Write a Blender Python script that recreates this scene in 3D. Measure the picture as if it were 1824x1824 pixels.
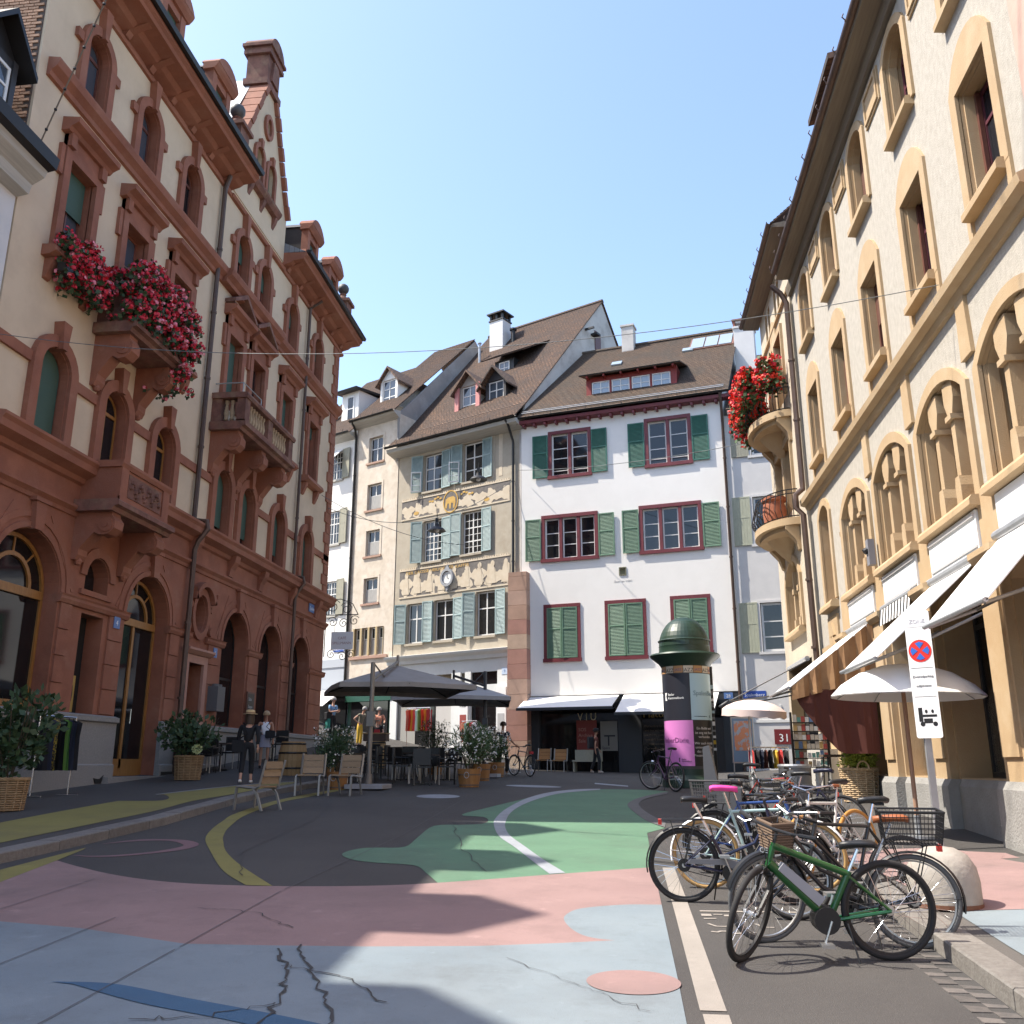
import bpy, bmesh, math, random
from mathutils import Vector, Matrix, Quaternion
from mathutils.geometry import tessellate_polygon
from math import pi, sin, cos, radians, sqrt, atan2, exp, log
random.seed(7)
for o in list(bpy.data.objects): bpy.data.objects.remove(o)
S = bpy.context.scene
COL = S.collection

# ---------------------------------------------------------------- camera
cam = bpy.data.cameras.new('camera'); cam.lens = 32.37; cam.sensor_width = 36; cam.clip_start = .05; cam.clip_end = 3000
co = bpy.data.objects.new('camera', cam); COL.objects.link(co)
co.location = (0, 0, 0); co.rotation_euler = (pi/2 + math.atan(451/1640), 0, radians(6.8))
S.camera = co

# ---------------------------------------------------------------- sky, sun, exposure
SUN_E = radians(55.7)
to_sun = Vector((-cos(SUN_E), -.1*cos(SUN_E), sin(SUN_E))).normalized()
wd = bpy.data.worlds.new('World'); S.world = wd; wd.use_nodes = True
nt = wd.node_tree; nt.nodes.clear()
sky = nt.nodes.new('ShaderNodeTexSky'); sky.sky_type = 'NISHITA'; sky.sun_disc = False
sky.sun_elevation = SUN_E; sky.sun_rotation = radians(264.3); sky.air_density = 1.0; sky.dust_density = 1.6; sky.ozone_density = 1.0; sky.altitude = 300
bg = nt.nodes.new('ShaderNodeBackground'); bg.inputs['Strength'].default_value = .118
wo = nt.nodes.new('ShaderNodeOutputWorld')
nt.links.new(sky.outputs[0], bg.inputs[0]); nt.links.new(bg.outputs[0], wo.inputs[0])
sl = bpy.data.lights.new('sun', 'SUN'); sl.energy = 2.75; sl.angle = radians(.53); sl.color = (1, .93, .82)
so = bpy.data.objects.new('sun', sl); COL.objects.link(so); so.location = to_sun*60
so.rotation_euler = (-to_sun).to_track_quat('-Z', 'Y').to_euler()
S.view_settings.view_transform = 'Standard'; S.view_settings.look = 'None'
S.view_settings.exposure = 1.72; S.view_settings.gamma = 1; S.view_settings.use_curve_mapping = False
S.render.engine = 'CYCLES'

# ---------------------------------------------------------------- mesh builder
class MB:
    def __init__(s): s.v = []; s.f = []; s.m = []
    def add(s, vs, fs, m=0):
        b = len(s.v); s.v += [tuple(q) for q in vs]
        for f in fs: s.f.append([b+i for i in f]); s.m.append(m)
        return s
    def box(s, x0, y0, z0, x1, y1, z1, m=0):
        return s.add([(x0,y0,z0),(x1,y0,z0),(x1,y1,z0),(x0,y1,z0),(x0,y0,z1),(x1,y0,z1),(x1,y1,z1),(x0,y1,z1)],
              [(0,3,2,1),(4,5,6,7),(0,1,5,4),(1,2,6,5),(2,3,7,6),(3,0,4,7)], m)
    def prism(s, poly, y0, y1, m=0):            # poly in (x,z), extruded along y
        n = len(poly); vs = [(a,y0,b) for a,b in poly]+[(a,y1,b) for a,b in poly]
        tri = tessellate_polygon([[Vector((a,b,0)) for a,b in poly]])
        fs = [tuple(t) for t in tri]+[tuple(n+i for i in reversed(t)) for t in tri]
        return s.add(vs, fs+[(i,(i+1)%n,n+(i+1)%n,n+i) for i in range(n)], m)
    def prismx(s, poly, x0, x1, m=0):           # poly in (y,z), extruded along x
        n = len(poly); vs = [(x0,a,b) for a,b in poly]+[(x1,a,b) for a,b in poly]
        tri = tessellate_polygon([[Vector((a,b,0)) for a,b in poly]])
        fs = [tuple(t) for t in tri]+[tuple(n+i for i in reversed(t)) for t in tri]
        return s.add(vs, fs+[(i,(i+1)%n,n+(i+1)%n,n+i) for i in range(n)], m)
    def prismz(s, poly, z0, z1, m=0):           # poly in (x,y)
        n = len(poly); vs = [(a,b,z0) for a,b in poly]+[(a,b,z1) for a,b in poly]
        tri = tessellate_polygon([[Vector((a,b,0)) for a,b in poly]])
        fs = [tuple(t) for t in tri]+[tuple(n+i for i in reversed(t)) for t in tri]
        return s.add(vs, fs+[(i,(i+1)%n,n+(i+1)%n,n+i) for i in range(n)], m)
    def cone(s, p, q, r0, r1=None, n=8, m=0, caps=True):
        if r1 is None: r1 = r0
        p = Vector(p); q = Vector(q); d = (q-p)
        if d.length < 1e-6: return s
        d.normalize(); a = d.orthogonal().normalized(); b = d.cross(a)
        vs = []
        for c, r in ((p,r0),(q,r1)):
            for i in range(n):
                t = 2*pi*i/n; vs.append(c+a*(r*cos(t))+b*(r*sin(t)))
        fs = [(i,(i+1)%n,n+(i+1)%n,n+i) for i in range(n)]
        if caps: fs += [tuple(range(n-1,-1,-1)), tuple(range(n,2*n))]
        return s.add(vs, fs, m)
    def tube(s, pts, r, n=6, m=0, closed=False):
        P = [Vector(p) for p in pts]; k = len(P); rr = r if isinstance(r,(list,tuple)) else [r]*k
        vs = []; up = None
        for i, p in enumerate(P):
            if closed: d = P[(i+1)%k]-P[i-1]
            else: d = P[min(i+1,k-1)]-P[max(i-1,0)]
            d.normalize()
            if up is None: up = d.orthogonal().normalized()
            up = (up-d*up.dot(d))
            if up.length < 1e-5: up = d.orthogonal()
            up.normalize(); b = d.cross(up)
            for j in range(n):
                t = 2*pi*j/n; vs.append(p+up*(rr[i]*cos(t))+b*(rr[i]*sin(t)))
        fs = []
        for i in range(k if closed else k-1):
            o = (i+1)%k
            for j in range(n): fs.append((i*n+j, i*n+(j+1)%n, o*n+(j+1)%n, o*n+j))
        if not closed: fs += [tuple(range(n-1,-1,-1)), tuple(range((k-1)*n,k*n))]
        return s.add(vs, fs, m)
    def lathe(s, prof, c=(0,0,0), n=16, m=0, a0=0, a1=2*pi):
        full = abs(a1-a0-2*pi) < 1e-6; k = n if full else n+1; vs = []
        for r, z in prof:
            for i in range(k):
                t = a0+(a1-a0)*i/n; vs.append((c[0]+r*cos(t), c[1]+r*sin(t), c[2]+z))
        fs = []
        for j in range(len(prof)-1):
            for i in range(n):
                i2 = (i+1)%k; fs.append((j*k+i, j*k+i2, (j+1)*k+i2, (j+1)*k+i))
        return s.add(vs, fs, m)
    def ball(s, c, r, n=10, m=0, sx=1, sy=1, sz=1):
        k = n//2; vs = []; c = Vector(c)
        for j in range(k+1):
            t = pi*j/k
            for i in range(n): vs.append((c.x+sx*r*sin(t)*cos(2*pi*i/n), c.y+sy*r*sin(t)*sin(2*pi*i/n), c.z-sz*r*cos(t)))
        return s.add(vs, [(j*n+i, j*n+(i+1)%n, (j+1)*n+(i+1)%n, (j+1)*n+i) for j in range(k) for i in range(n)], m)
    def xf(s, M):
        s.v = [tuple(M @ Vector(q)) for q in s.v]; return s
    def mesh(s, name, mats, smooth=False):
        me = bpy.data.meshes.new(name); me.from_pydata(s.v, [], s.f)
        for m in (mats if isinstance(mats,(list,tuple)) else [mats]): me.materials.append(m)
        if len(me.materials) > 1: me.polygons.foreach_set('material_index', s.m)
        me.validate(); me.update()
        if smooth:
            me.polygons.foreach_set('use_smooth', [True]*len(me.polygons))
            if smooth != 'all':
                try: me.set_sharp_from_angle(angle=radians(40))
                except Exception: pass
        return me

OZ = {}
def tag(o, label=None, cat=None, group=None, kind=None):
    if label: o['label'] = label
    if cat: o['category'] = cat
    if group: o['group'] = group
    if kind: o['kind'] = kind
    return o
def thing(name, label, cat, loc=(0,0,0), rz=0, group=None, oz=False):
    o = bpy.data.objects.new(name, None); COL.objects.link(o); o.empty_display_size = .2
    o.location = loc; o.rotation_euler = (0,0,rz); tag(o, label, cat, group)
    if oz: OZ[o.name] = loc[2]
    return o
def put(mb, name, mats, par=None, smooth=False, kind=None, label=None, loc=None, cat=None, group=None, rz=None):
    me = mb if isinstance(mb, bpy.types.Mesh) else mb.mesh(name, mats, smooth)
    o = bpy.data.objects.new(name, me); COL.objects.link(o)
    z = 0
    if par is not None:
        o.parent = par; z = -OZ.get(par.name, 0)
    o.location = (0,0,z) if loc is None else (loc[0], loc[1], loc[2]+z)
    if rz: o.rotation_euler = (0,0,rz)
    return tag(o, label, cat, group, kind)
def copy_tree(o, par=None):
    c = o.copy(); COL.objects.link(c)
    if o.name in OZ: OZ[c.name] = OZ[o.name]
    if par is not None: c.parent = par
    for ch in o.children: copy_tree(ch, c)
    return c

# ---------------------------------------------------------------- the lie of the land
def sp(t, k=.5): return k*log(1+exp(t/k)) if t/k < 40 else t
def g(x, y):
    b = -1.76+.05*y-.03*sp(y-24,1.)
    b += .018*sp(-x,.5)+.045*sp(x-2.5,.3)
    return b+.16*sp(-.88*(x+6.5)+.475*(y-34.5),.6)
def sst(a, b, t):
    t = max(0, min(1, (t-a)/(b-a))); return t*t*(3-2*t)
def gs(x, y):                                  # raised pavements
    if x < -7.0: return g(x,y)+.12
    if x > 2.2: return g(x,y)+.12*(1-sst(10.2,12.4,y))
    return g(x,y)
# ---------------------------------------------------------------- materials
MATS = {}
def _c(c): return (c[0], c[1], c[2], 1)
def mat(name, col, rough=.7, col2=None, scale=4., bump=0., bscale=None, metal=0., spec=.5, detail=6, rand=0., lo=.35, hi=.65, stretch=None, col3=None, s3=1., emit=None, trans=0, coat=0):
    if name in MATS: return MATS[name]
    m = bpy.data.materials.new(name); m.use_nodes = True; t = m.node_tree; N = t.nodes; L = t.links
    b = N['Principled BSDF']; b.inputs['Roughness'].default_value = rough; b.inputs['Metallic'].default_value = metal
    b.inputs['Base Color'].default_value = _c(col); b.inputs['Specular IOR Level'].default_value = spec
    if coat: b.inputs['Coat Weight'].default_value = coat
    if trans: b.inputs['Transmission Weight'].default_value = trans
    if emit: b.inputs['Emission Color'].default_value = _c(emit[:3]); b.inputs['Emission Strength'].default_value = emit[3]
    tc = N.new('ShaderNodeTexCoord'); vec = tc.outputs['Object']
    if stretch:
        mp = N.new('ShaderNodeMapping'); mp.inputs['Scale'].default_value = stretch; L.new(vec, mp.inputs['Vector']); vec = mp.outputs['Vector']
    out = None
    if col2:
        n = N.new('ShaderNodeTexNoise'); n.inputs['Scale'].default_value = scale; n.inputs['Detail'].default_value = detail; n.inputs['Roughness'].default_value = .6
        L.new(vec, n.inputs['Vector'])
        r = N.new('ShaderNodeMapRange'); r.inputs['From Min'].default_value = lo; r.inputs['From Max'].default_value = hi; L.new(n.outputs['Fac'], r.inputs['Value'])
        x = N.new('ShaderNodeMix'); x.data_type = 'RGBA'; x.inputs['A'].default_value = _c(col); x.inputs['B'].default_value = _c(col2)
        L.new(r.outputs['Result'], x.inputs['Factor']); out = x.outputs['Result']
    if col3:
        n = N.new('ShaderNodeTexNoise'); n.inputs['Scale'].default_value = s3; n.inputs['Detail'].default_value = 8; n.inputs['Roughness'].default_value = .7; L.new(vec, n.inputs['Vector'])
        r = N.new('ShaderNodeMapRange'); r.inputs['From Min'].default_value = .5; r.inputs['From Max'].default_value = .72; L.new(n.outputs['Fac'], r.inputs['Value'])
        x = N.new('ShaderNodeMix'); x.data_type = 'RGBA'; x.inputs['B'].default_value = _c(col3)
        if out: L.new(out, x.inputs['A'])
        else: x.inputs['A'].default_value = _c(col)
        L.new(r.outputs['Result'], x.inputs['Factor']); out = x.outputs['Result']
    if rand:
        oi = N.new('ShaderNodeObjectInfo'); h = N.new('ShaderNodeHueSaturation')
        r = N.new('ShaderNodeMapRange'); r.inputs['To Min'].default_value = 1-rand; r.inputs['To Max'].default_value = 1+rand
        L.new(oi.outputs['Random'], r.inputs['Value']); L.new(r.outputs['Result'], h.inputs['Value'])
        if out: L.new(out, h.inputs['Color'])
        else: h.inputs['Color'].default_value = _c(col)
        out = h.outputs['Color']
    if out: L.new(out, b.inputs['Base Color'])
    if bump:
        n = N.new('ShaderNodeTexNoise'); n.inputs['Scale'].default_value = bscale or scale*6; n.inputs['Detail'].default_value = 5; L.new(vec, n.inputs['Vector'])
        u = N.new('ShaderNodeBump'); u.inputs['Strength'].default_value = bump; u.inputs['Distance'].default_value = .02
        L.new(n.outputs['Fac'], u.inputs['Height']); L.new(u.outputs['Normal'], b.inputs['Normal'])
    MATS[name] = m; return m
def tiles(name, c1, c2, c3, bw=.18, rh=.16, mortar=.012, rough=.85, mcol=(.02,.015,.012), bump=.6, plane='xy'):
    if name in MATS: return MATS[name]
    m = mat(name, c1, rough); t = m.node_tree; N = t.nodes; L = t.links; b = N['Principled BSDF']
    tc = [n for n in N if n.type == 'TEX_COORD'][0]; vec = tc.outputs['Object']
    if plane == 'xz':
        mp = N.new('ShaderNodeMapping'); mp.inputs['Rotation'].default_value = (-pi/2,0,0); L.new(vec, mp.inputs['Vector']); vec = mp.outputs['Vector']
    br = N.new('ShaderNodeTexBrick'); L.new(vec, br.inputs['Vector']); br.inputs['Scale'].default_value = 1
    br.inputs['Color1'].default_value = _c(c1); br.inputs['Color2'].default_value = _c(c2); br.inputs['Mortar'].default_value = _c(mcol)
    br.inputs['Mortar Size'].default_value = mortar; br.inputs['Brick Width'].default_value = bw; br.inputs['Row Height'].default_value = rh; br.inputs['Bias'].default_value = -.1
    n = N.new('ShaderNodeTexNoise'); n.inputs['Scale'].default_value = .9; n.inputs['Detail'].default_value = 8; L.new(vec, n.inputs['Vector'])
    n2 = N.new('ShaderNodeTexNoise'); n2.inputs['Scale'].default_value = 9; n2.inputs['Detail'].default_value = 3; L.new(vec, n2.inputs['Vector'])
    ad = N.new('ShaderNodeMath'); ad.operation = 'ADD'; L.new(n.outputs['Fac'], ad.inputs[0]); L.new(n2.outputs['Fac'], ad.inputs[1])
    r = N.new('ShaderNodeMapRange'); r.inputs['From Min'].default_value = .85; r.inputs['From Max'].default_value = 1.2; L.new(ad.outputs[0], r.inputs['Value'])
    x = N.new('ShaderNodeMix'); x.data_type = 'RGBA'; x.inputs['B'].default_value = _c(c3); L.new(br.outputs['Color'], x.inputs['A']); L.new(r.outputs['Result'], x.inputs['Factor'])
    L.new(x.outputs['Result'], b.inputs['Base Color'])
    u = N.new('ShaderNodeBump'); u.inputs['Strength'].default_value = bump; u.inputs['Distance'].default_value = .03; u.invert = True
    L.new(br.outputs['Fac'], u.inputs['Height']); L.new(u.outputs['Normal'], b.inputs['Normal'])
    return m
# red sandstone / stucco
SAND = mat('red_sandstone', (.31,.118,.068), .85, (.21,.074,.042), 1.6, .35, 40, col3=(.36,.165,.105), s3=.8)
SANDD = mat('weathered_sandstone', (0.235,0.106,0.075), .9, (0.125,0.057,0.042), 2.5, .4, 45, col3=(0.259,0.161,0.100), s3=2.)
CREAM = mat('cream_stucco', (.64,.505,.355), .9, (.58,.45,.31), .7, .25, 90, col3=(.54,.42,.30), s3=.35)
GRANITE = mat('grey_granite', (0.277,0.264,0.244), .8, (0.218,0.208,0.198), 30, .2, 60)
OCHRE = mat('ochre_sandstone', (0.435,0.314,0.182), .85, (0.394,0.273,0.152), 1.5, .25, 50, col3=(0.466,0.362,0.236), s3=.7)
ROUGHC = mat('roughcast_render', (0.461,0.425,0.367), .95, (0.360,0.328,0.277), 11, .55, 70, lo=.3, hi=.7, stretch=(1,1,.55))
PLINTH = mat('grey_plinth', (0.280,0.273,0.259), .9, (0.231,0.224,0.210), 3, .6, 30)
WHITEW = mat('white_lime_plaster', (.87,.84,.79), .92, (.84,.81,.76), 1.2, .12, 25, col3=(.81,.78,.73), s3=.5)
GREYW = mat('grey_white_plaster', (.66,.64,.62), .92, (.60,.585,.57), 1.5, .12, 25)
CREAMH = mat('cream_old_render', (.66,.58,.48), .92, (.56,.48,.385), 3., .3, 30, col3=(.72,.66,.58), s3=.9)
SGRAF = mat('sgraffito_plaster', (0.451,0.399,0.315), .92, (0.399,0.348,0.272), 2.2, .2, 30, col3=(0.365,0.306,0.230), s3=1.3)
FRZL = mat('painted_frieze_light', (.62,.54,.42), .92, (.55,.46,.34), 3, .2, 30)
FRZD = mat('painted_frieze_dark', (.13,.12,.115), .92, (.19,.17,.15), 6, .1, 30)
GOLD = mat('frieze_gold', (.60,.38,.10), .8, (.5,.3,.08), 5)
GABLEW = mat('grey_gable_render', (.33,.315,.30), .95, (.27,.26,.25), 1.2, .3, 20, col3=(.40,.39,.375), s3=.7)
PALEG = mat('pale_gable_render', (.56,.53,.49), .95, (.46,.43,.40), .8, .3, 20, col3=(.36,.33,.30), s3=.8)
BUTT = mat('buttress_sandstone', (0.425,0.281,0.212), .9, (0.374,0.212,0.162), 1.0, .4, 30, col3=(0.442,0.340,0.246), s3=.5)
ROOF = tiles('old_clay_tiles', (0.130,0.075,0.048), (0.210,0.115,0.070), (0.075,0.052,0.042), .17, .15)
ROOF2 = tiles('mossy_clay_tiles', (.14,.085,.055), (.19,.12,.075), (.08,.062,.048), .17, .15)
SLATE = tiles('roof_slate', (.20,.21,.23), (.27,.28,.30), (.16,.17,.19), .3, .2, .008, .6)
ZINC = mat('zinc_sheet', (.42,.43,.45), .45, (.35,.36,.38), 2, metal=.6)
DARKM = mat('dark_metal', (.035,.033,.032), .45, metal=.5)
GUTTER = mat('copper_gutter', (.085,.055,.045), .5, (.12,.075,.055), 3, metal=.4)
SOFFIT = mat('eave_boards', (.20,.165,.12), .8, (.15,.12,.09), 3, stretch=(.3,6,6))
SOFFITW = mat('pale_eave_boards', (.50,.48,.43), .85, (.40,.38,.34), 3, stretch=(.3,6,6))
GLASS = mat('window_glass', (.012,.014,.017), .04, spec=.6)
GLASSB = mat('window_glass_bluish', (.06,.075,.095), .05, spec=.9)
SHOPG = mat('shop_glass', (.010,.010,.011), .05, spec=.5)
CURT = mat('lace_curtain', (.42,.41,.39), .9, (.30,.30,.29), 9, stretch=(6,1,.5))
WOODW = mat('white_painted_wood', (.72,.71,.68), .5)
WOODR = mat('oxblood_painted_wood', (.17,.028,.035), .5, (.14,.022,.028), 6)
REDB = mat('red_painted_boards', (.27,.035,.028), .6, (.2,.028,.022), 5)
WOODO = mat('varnished_oak', (.36,.17,.045), .4, (.26,.115,.03), 4, stretch=(8,8,.7))
WOODM = mat('mahogany_frame', (.14,.05,.035), .45, (.10,.035,.025), 6)
BLINDG = mat('green_roller_blind', (.055,.105,.075), .7, (.045,.085,.062), 5, stretch=(1,1,60))
BLINDB = mat('tan_roller_blind', (.235,.16,.092), .8, (.19,.125,.068), 7, bump=.35, bscale=9, stretch=(1,1,16))
SHUTG = mat('dark_green_shutter', (.035,.15,.105), .5, (.03,.12,.085), 5)
SHUTL = mat('sage_green_shutter', (.14,.245,.155), .55, (.11,.20,.13), 5)
SHUTT = mat('teal_grey_shutter', (.33,.43,.42), .6, (.27,.36,.36), 5)
SHUTP = mat('weathered_olive_shutter', (.44,.45,.34), .75, (.34,.35,.26), 5, stretch=(9,9,1))
SHUTN = mat('grey_olive_shutter', (.36,.34,.26), .75, (.27,.26,.20), 5, stretch=(9,9,1))
ROSE = mat('faded_rose_shutter', (.55,.22,.20), .6)
ASPH = mat('asphalt', (0.065,0.060,0.056), .92, (0.048,0.044,0.042), .5, .5, 120, col3=(0.090,0.083,0.076), s3=90)
PAVE = mat('pavement_asphalt', (0.104,0.095,0.086), .93, (0.083,0.076,0.069), .6, .4, 120, col3=(0.130,0.119,0.108), s3=90)
KERB = mat('kerb_granite', (0.194,0.180,0.162), .85, (0.151,0.137,0.122), 20, .4, 40, col3=(0.115,0.104,0.094), s3=2, rand=.14)
PAVER = mat('gutter_paver', (0.128,0.112,0.101), .9, (0.090,0.081,0.075), 12, .4, 40, rand=.2)
def paint(n, c, d):
    m = mat(n, c, .85, d, .9, .25, 140, col3=tuple(q*.8 for q in c), s3=2.6); t = m.node_tree; N = t.nodes; L = t.links; b = N['Principled BSDF']
    src = b.inputs['Base Color'].links[0].from_socket; vec = [q for q in N if q.type == 'TEX_COORD'][0].outputs['Object']
    for sc, lo, hi, f, col, det in ((210,.60,.70,.55,(.06,.056,.052),2),(28,.66,.74,.5,(.07,.065,.06),4),(.55,.48,.75,.38,(.085,.075,.07),9),(3.5,.62,.72,.45,tuple(min(1,q*1.25+.02) for q in c),7)):
        n_ = N.new('ShaderNodeTexNoise'); n_.inputs['Scale'].default_value = sc; n_.inputs['Detail'].default_value = det; n_.inputs['Roughness'].default_value = .65; L.new(vec, n_.inputs['Vector'])
        r = N.new('ShaderNodeMapRange'); r.inputs['From Min'].default_value = lo; r.inputs['From Max'].default_value = hi; r.inputs['To Max'].default_value = f; L.new(n_.outputs['Fac'], r.inputs['Value'])
        x = N.new('ShaderNodeMix'); x.data_type = 'RGBA'; x.inputs['B'].default_value = _c(col); L.new(src, x.inputs['A']); L.new(r.outputs['Result'], x.inputs['Factor']); src = x.outputs['Result']
    L.new(src, b.inputs['Base Color']); return m
PPINK = paint('pink_road_paint', (.285,.185,.172), (.25,.16,.15)); PBLUE = paint('pale_blue_road_paint', (.20,.24,.262), (.175,.215,.24))
PGRN = paint('green_road_paint', (.10,.20,.122), (.083,.17,.104)); PYEL = paint('yellow_road_paint', (.245,.212,.058), (.21,.18,.05))
PWHI = paint('worn_white_paint', (.32,.285,.25), (.26,.235,.205)); PLIL = paint('lilac_white_paint', (.30,.32,.345), (.27,.285,.31)); PGRY = paint('grey_road_paint', (.12,.118,.115), (.1,.098,.095))
PDBL = paint('strong_blue_paint', (.05,.12,.2), (.04,.1,.175)); PVIO = paint('mauve_road_paint', (.21,.12,.125), (.18,.1,.105))
CRACK = mat('crack_filler', (.045,.045,.045), .9); JOINT = mat('joint_filler', (.09,.085,.09), .9)
BLACK = mat('black_plastic', (.012,.012,.013), .45); RUBBER = mat('tyre_rubber', (.018,.017,.017), .8); CHROME = mat('polished_steel', (.62,.62,.64), .22, metal=1.)
ALU = mat('brushed_aluminium', (.50,.50,.49), .4, metal=.9); GALV = mat('galvanised_steel', (.42,.43,.44), .5, (.36,.37,.38), 8, metal=.6)
WHITEP = mat('white_enamel', (.78,.78,.77), .35); CANVW = mat('white_canvas', (.82,.80,.775), .9); CANVT = mat('taupe_canvas', (.30,.27,.245), .9, (.26,.235,.21), 3)
CANVG = mat('grey_canvas', (.36,.35,.345), .9, (.32,.31,.305), 3); CANVB = mat('brown_canvas', (.33,.185,.085), .9, (.25,.13,.06), 3); CANVD = mat('maroon_canvas', (.085,.022,.014), .9); CANVP = mat('pale_pink_canvas', (.66,.52,.47), .9)
WICKER = mat('wicker', (.36,.235,.12), .8, (.25,.15,.07), 9); WICKL = mat('pale_wicker', (.55,.41,.26), .8, (.42,.29,.16), 9)
TEAK = mat('weathered_teak', (.34,.24,.15), .75, (.27,.19,.115), 3, stretch=(3,30,30), rand=.12); TEAKO = mat('oiled_teak', (.42,.22,.085), .6, (.34,.17,.06), 3, stretch=(3,30,30), rand=.1)
TUBW = mat('larch_staves', (.34,.16,.05), .65, (.27,.12,.035), 5, stretch=(20,20,1), rand=.12); BARRW = mat('oak_barrel_staves', (.40,.25,.11), .7, (.32,.19,.08), 5, stretch=(20,20,1), rand=.1)
LEAF = mat('leaf_green', (.045,.085,.028), .6, (.075,.125,.04), 3); LEAFD = mat('dark_leaf', (.028,.055,.022), .6, (.045,.085,.03), 3); LEAFY = mat('golden_leaf', (.36,.40,.055), .6, (.22,.30,.05), 6)
FLR = mat('red_petals', (.62,.015,.03), .6, (.58,.03,.07), 6); FLR2 = mat('vermilion_petals', (.78,.055,.025), .6, (.72,.03,.02), 6); FLP = mat('pink_petals', (.72,.16,.24), .6, (.78,.32,.36), 6); FLW = mat('white_petals', (.72,.68,.62), .6)
SKIN = mat('skin', (.52,.29,.20), .55, (.47,.25,.17), 6); SKINT = mat('tanned_skin', (.40,.20,.125), .55); HAIRG = mat('grey_hair', (.42,.40,.38), .7, (.3,.29,.28), 30); HAIRB = mat('brown_hair', (.05,.028,.016), .6); HAIRL = mat('fair_hair', (.42,.30,.17), .65, (.33,.22,.12), 30)
STRAW = mat('straw', (.60,.43,.22), .8, (.5,.34,.16), 20); CLBLK = mat('black_cloth', (.012,.012,.014), .9); CLNVY = mat('navy_cloth', (.018,.022,.04), .9); CLWHT = mat('white_cloth', (.76,.76,.78), .85); CLGRY = mat('grey_cloth', (.24,.23,.27), .9)
CLBLU = mat('light_blue_cloth', (.20,.36,.58), .85); CLYEL = mat('mustard_cloth', (.62,.40,.045), .85); CLKHA = mat('khaki_cloth', (.17,.16,.115), .9); CLRED = mat('red_cloth', (.42,.03,.03), .85); CLORG = mat('peach_cloth', (.62,.26,.16), .85); CLGRN = mat('green_cloth', (.12,.26,.05), .85); CLTEAL = mat('teal_cloth', (.02,.18,.15), .85)
INT = mat('dark_interior', (.012,.011,.010), .9); SHOPD = mat('shopfront_anthracite', (.030,.032,.036), .5); SHOPGRN = mat('shopfront_green', (.012,.075,.045), .45); STONEW = mat('white_shopfront', (.72,.73,.71), .6, (.66,.67,.65), 2)
# ---------------------------------------------------------------- ground, paint, kerbs
def sheet(name, poly, m, par=None, fn=g, off=0., step=.5, kind=None):
    """flat outline in plan, cut along a grid and laid on the ground"""
    bm = bmesh.new(); vs = [bm.verts.new((x,y,0)) for x,y in poly]
    tri = tessellate_polygon([[Vector((x,y,0)) for x,y in poly]])
    for t in tri:
        try: bm.faces.new([vs[i] for i in t])
        except ValueError: pass
    xs = [p[0] for p in poly]; ys = [p[1] for p in poly]
    for ax, lo, hi in ((0,min(xs),max(xs)),(1,min(ys),max(ys))):
        k = math.ceil(lo/step)
        while k*step < hi:
            c = [0,0,0]; c[ax] = k*step; nn = [0,0,0]; nn[ax] = 1
            bmesh.ops.bisect_plane(bm, geom=bm.verts[:]+bm.edges[:]+bm.faces[:], plane_co=c, plane_no=nn); k += 1
    for v in bm.verts: v.co.z = fn(v.co.x, v.co.y)+off
    bmesh.ops.recalc_face_normals(bm, faces=bm.faces)
    if sum(f.normal.z for f in bm.faces) < 0: bmesh.ops.reverse_faces(bm, faces=bm.faces)
    me = bpy.data.meshes.new(name); bm.to_mesh(me); bm.free(); me.materials.append(m)
    return put(me, name, None, par, kind=kind)
def smooth(pts, closed=False, n=6):
    out = []; k = len(pts); rng = range(k if closed else k-1)
    for i in rng:
        p0 = pts[(i-1)%k] if closed or i > 0 else pts[i]; p1 = pts[i]; p2 = pts[(i+1)%k]; p3 = pts[(i+2)%k] if closed or i+2 < k else p2
        for j in range(n):
            t = j/n; a = []
            for d in range(2): a.append(.5*((2*p1[d])+(-p0[d]+p2[d])*t+(2*p0[d]-5*p1[d]+4*p2[d]-p3[d])*t*t+(-p0[d]+3*p1[d]-3*p2[d]+p3[d])*t**3))
            out.append(tuple(a))
    if not closed: out.append(pts[-1])
    return out
def ell(cx, cy, rx, ry, rot=0, n=40): return [(cx+rx*cos(t)*cos(rot)-ry*sin(t)*sin(rot), cy+rx*cos(t)*sin(rot)+ry*sin(t)*cos(rot)) for t in [2*pi*i/n for i in range(n)]]
def strip(pts, w):
    L, R = [], []
    for i, p in enumerate(pts):
        a = pts[max(i-1,0)]; b = pts[min(i+1,len(pts)-1)]; d = Vector((b[0]-a[0], b[1]-a[1])).normalized(); ww = w[i] if isinstance(w, list) else w
        L.append((p[0]-d.y*ww/2, p[1]+d.x*ww/2)); R.append((p[0]+d.y*ww/2, p[1]-d.x*ww/2))
    return L+R[::-1]
# far terrain ring + the square itself
mb = MB(); 
xs = [-400,-200,-100,-60]+[-40+1*i for i in range(81)]+[60,100,200,400]; ys = [-300,-150,-60,-30]+[-16+1.*i for i in range(87)]+[80,110,200,400]
nx = len(xs)
for y in ys:
    for x in xs:
        cx = max(-30,min(20,x)); cy = max(-10,min(60,y)); mb.v.append((x,y,g(cx,cy)))
for j in range(len(ys)-1):
    for i in range(nx-1): mb.f.append([j*nx+i, j*nx+i+1, (j+1)*nx+i+1, (j+1)*nx+i]); mb.m.append(0)
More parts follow.
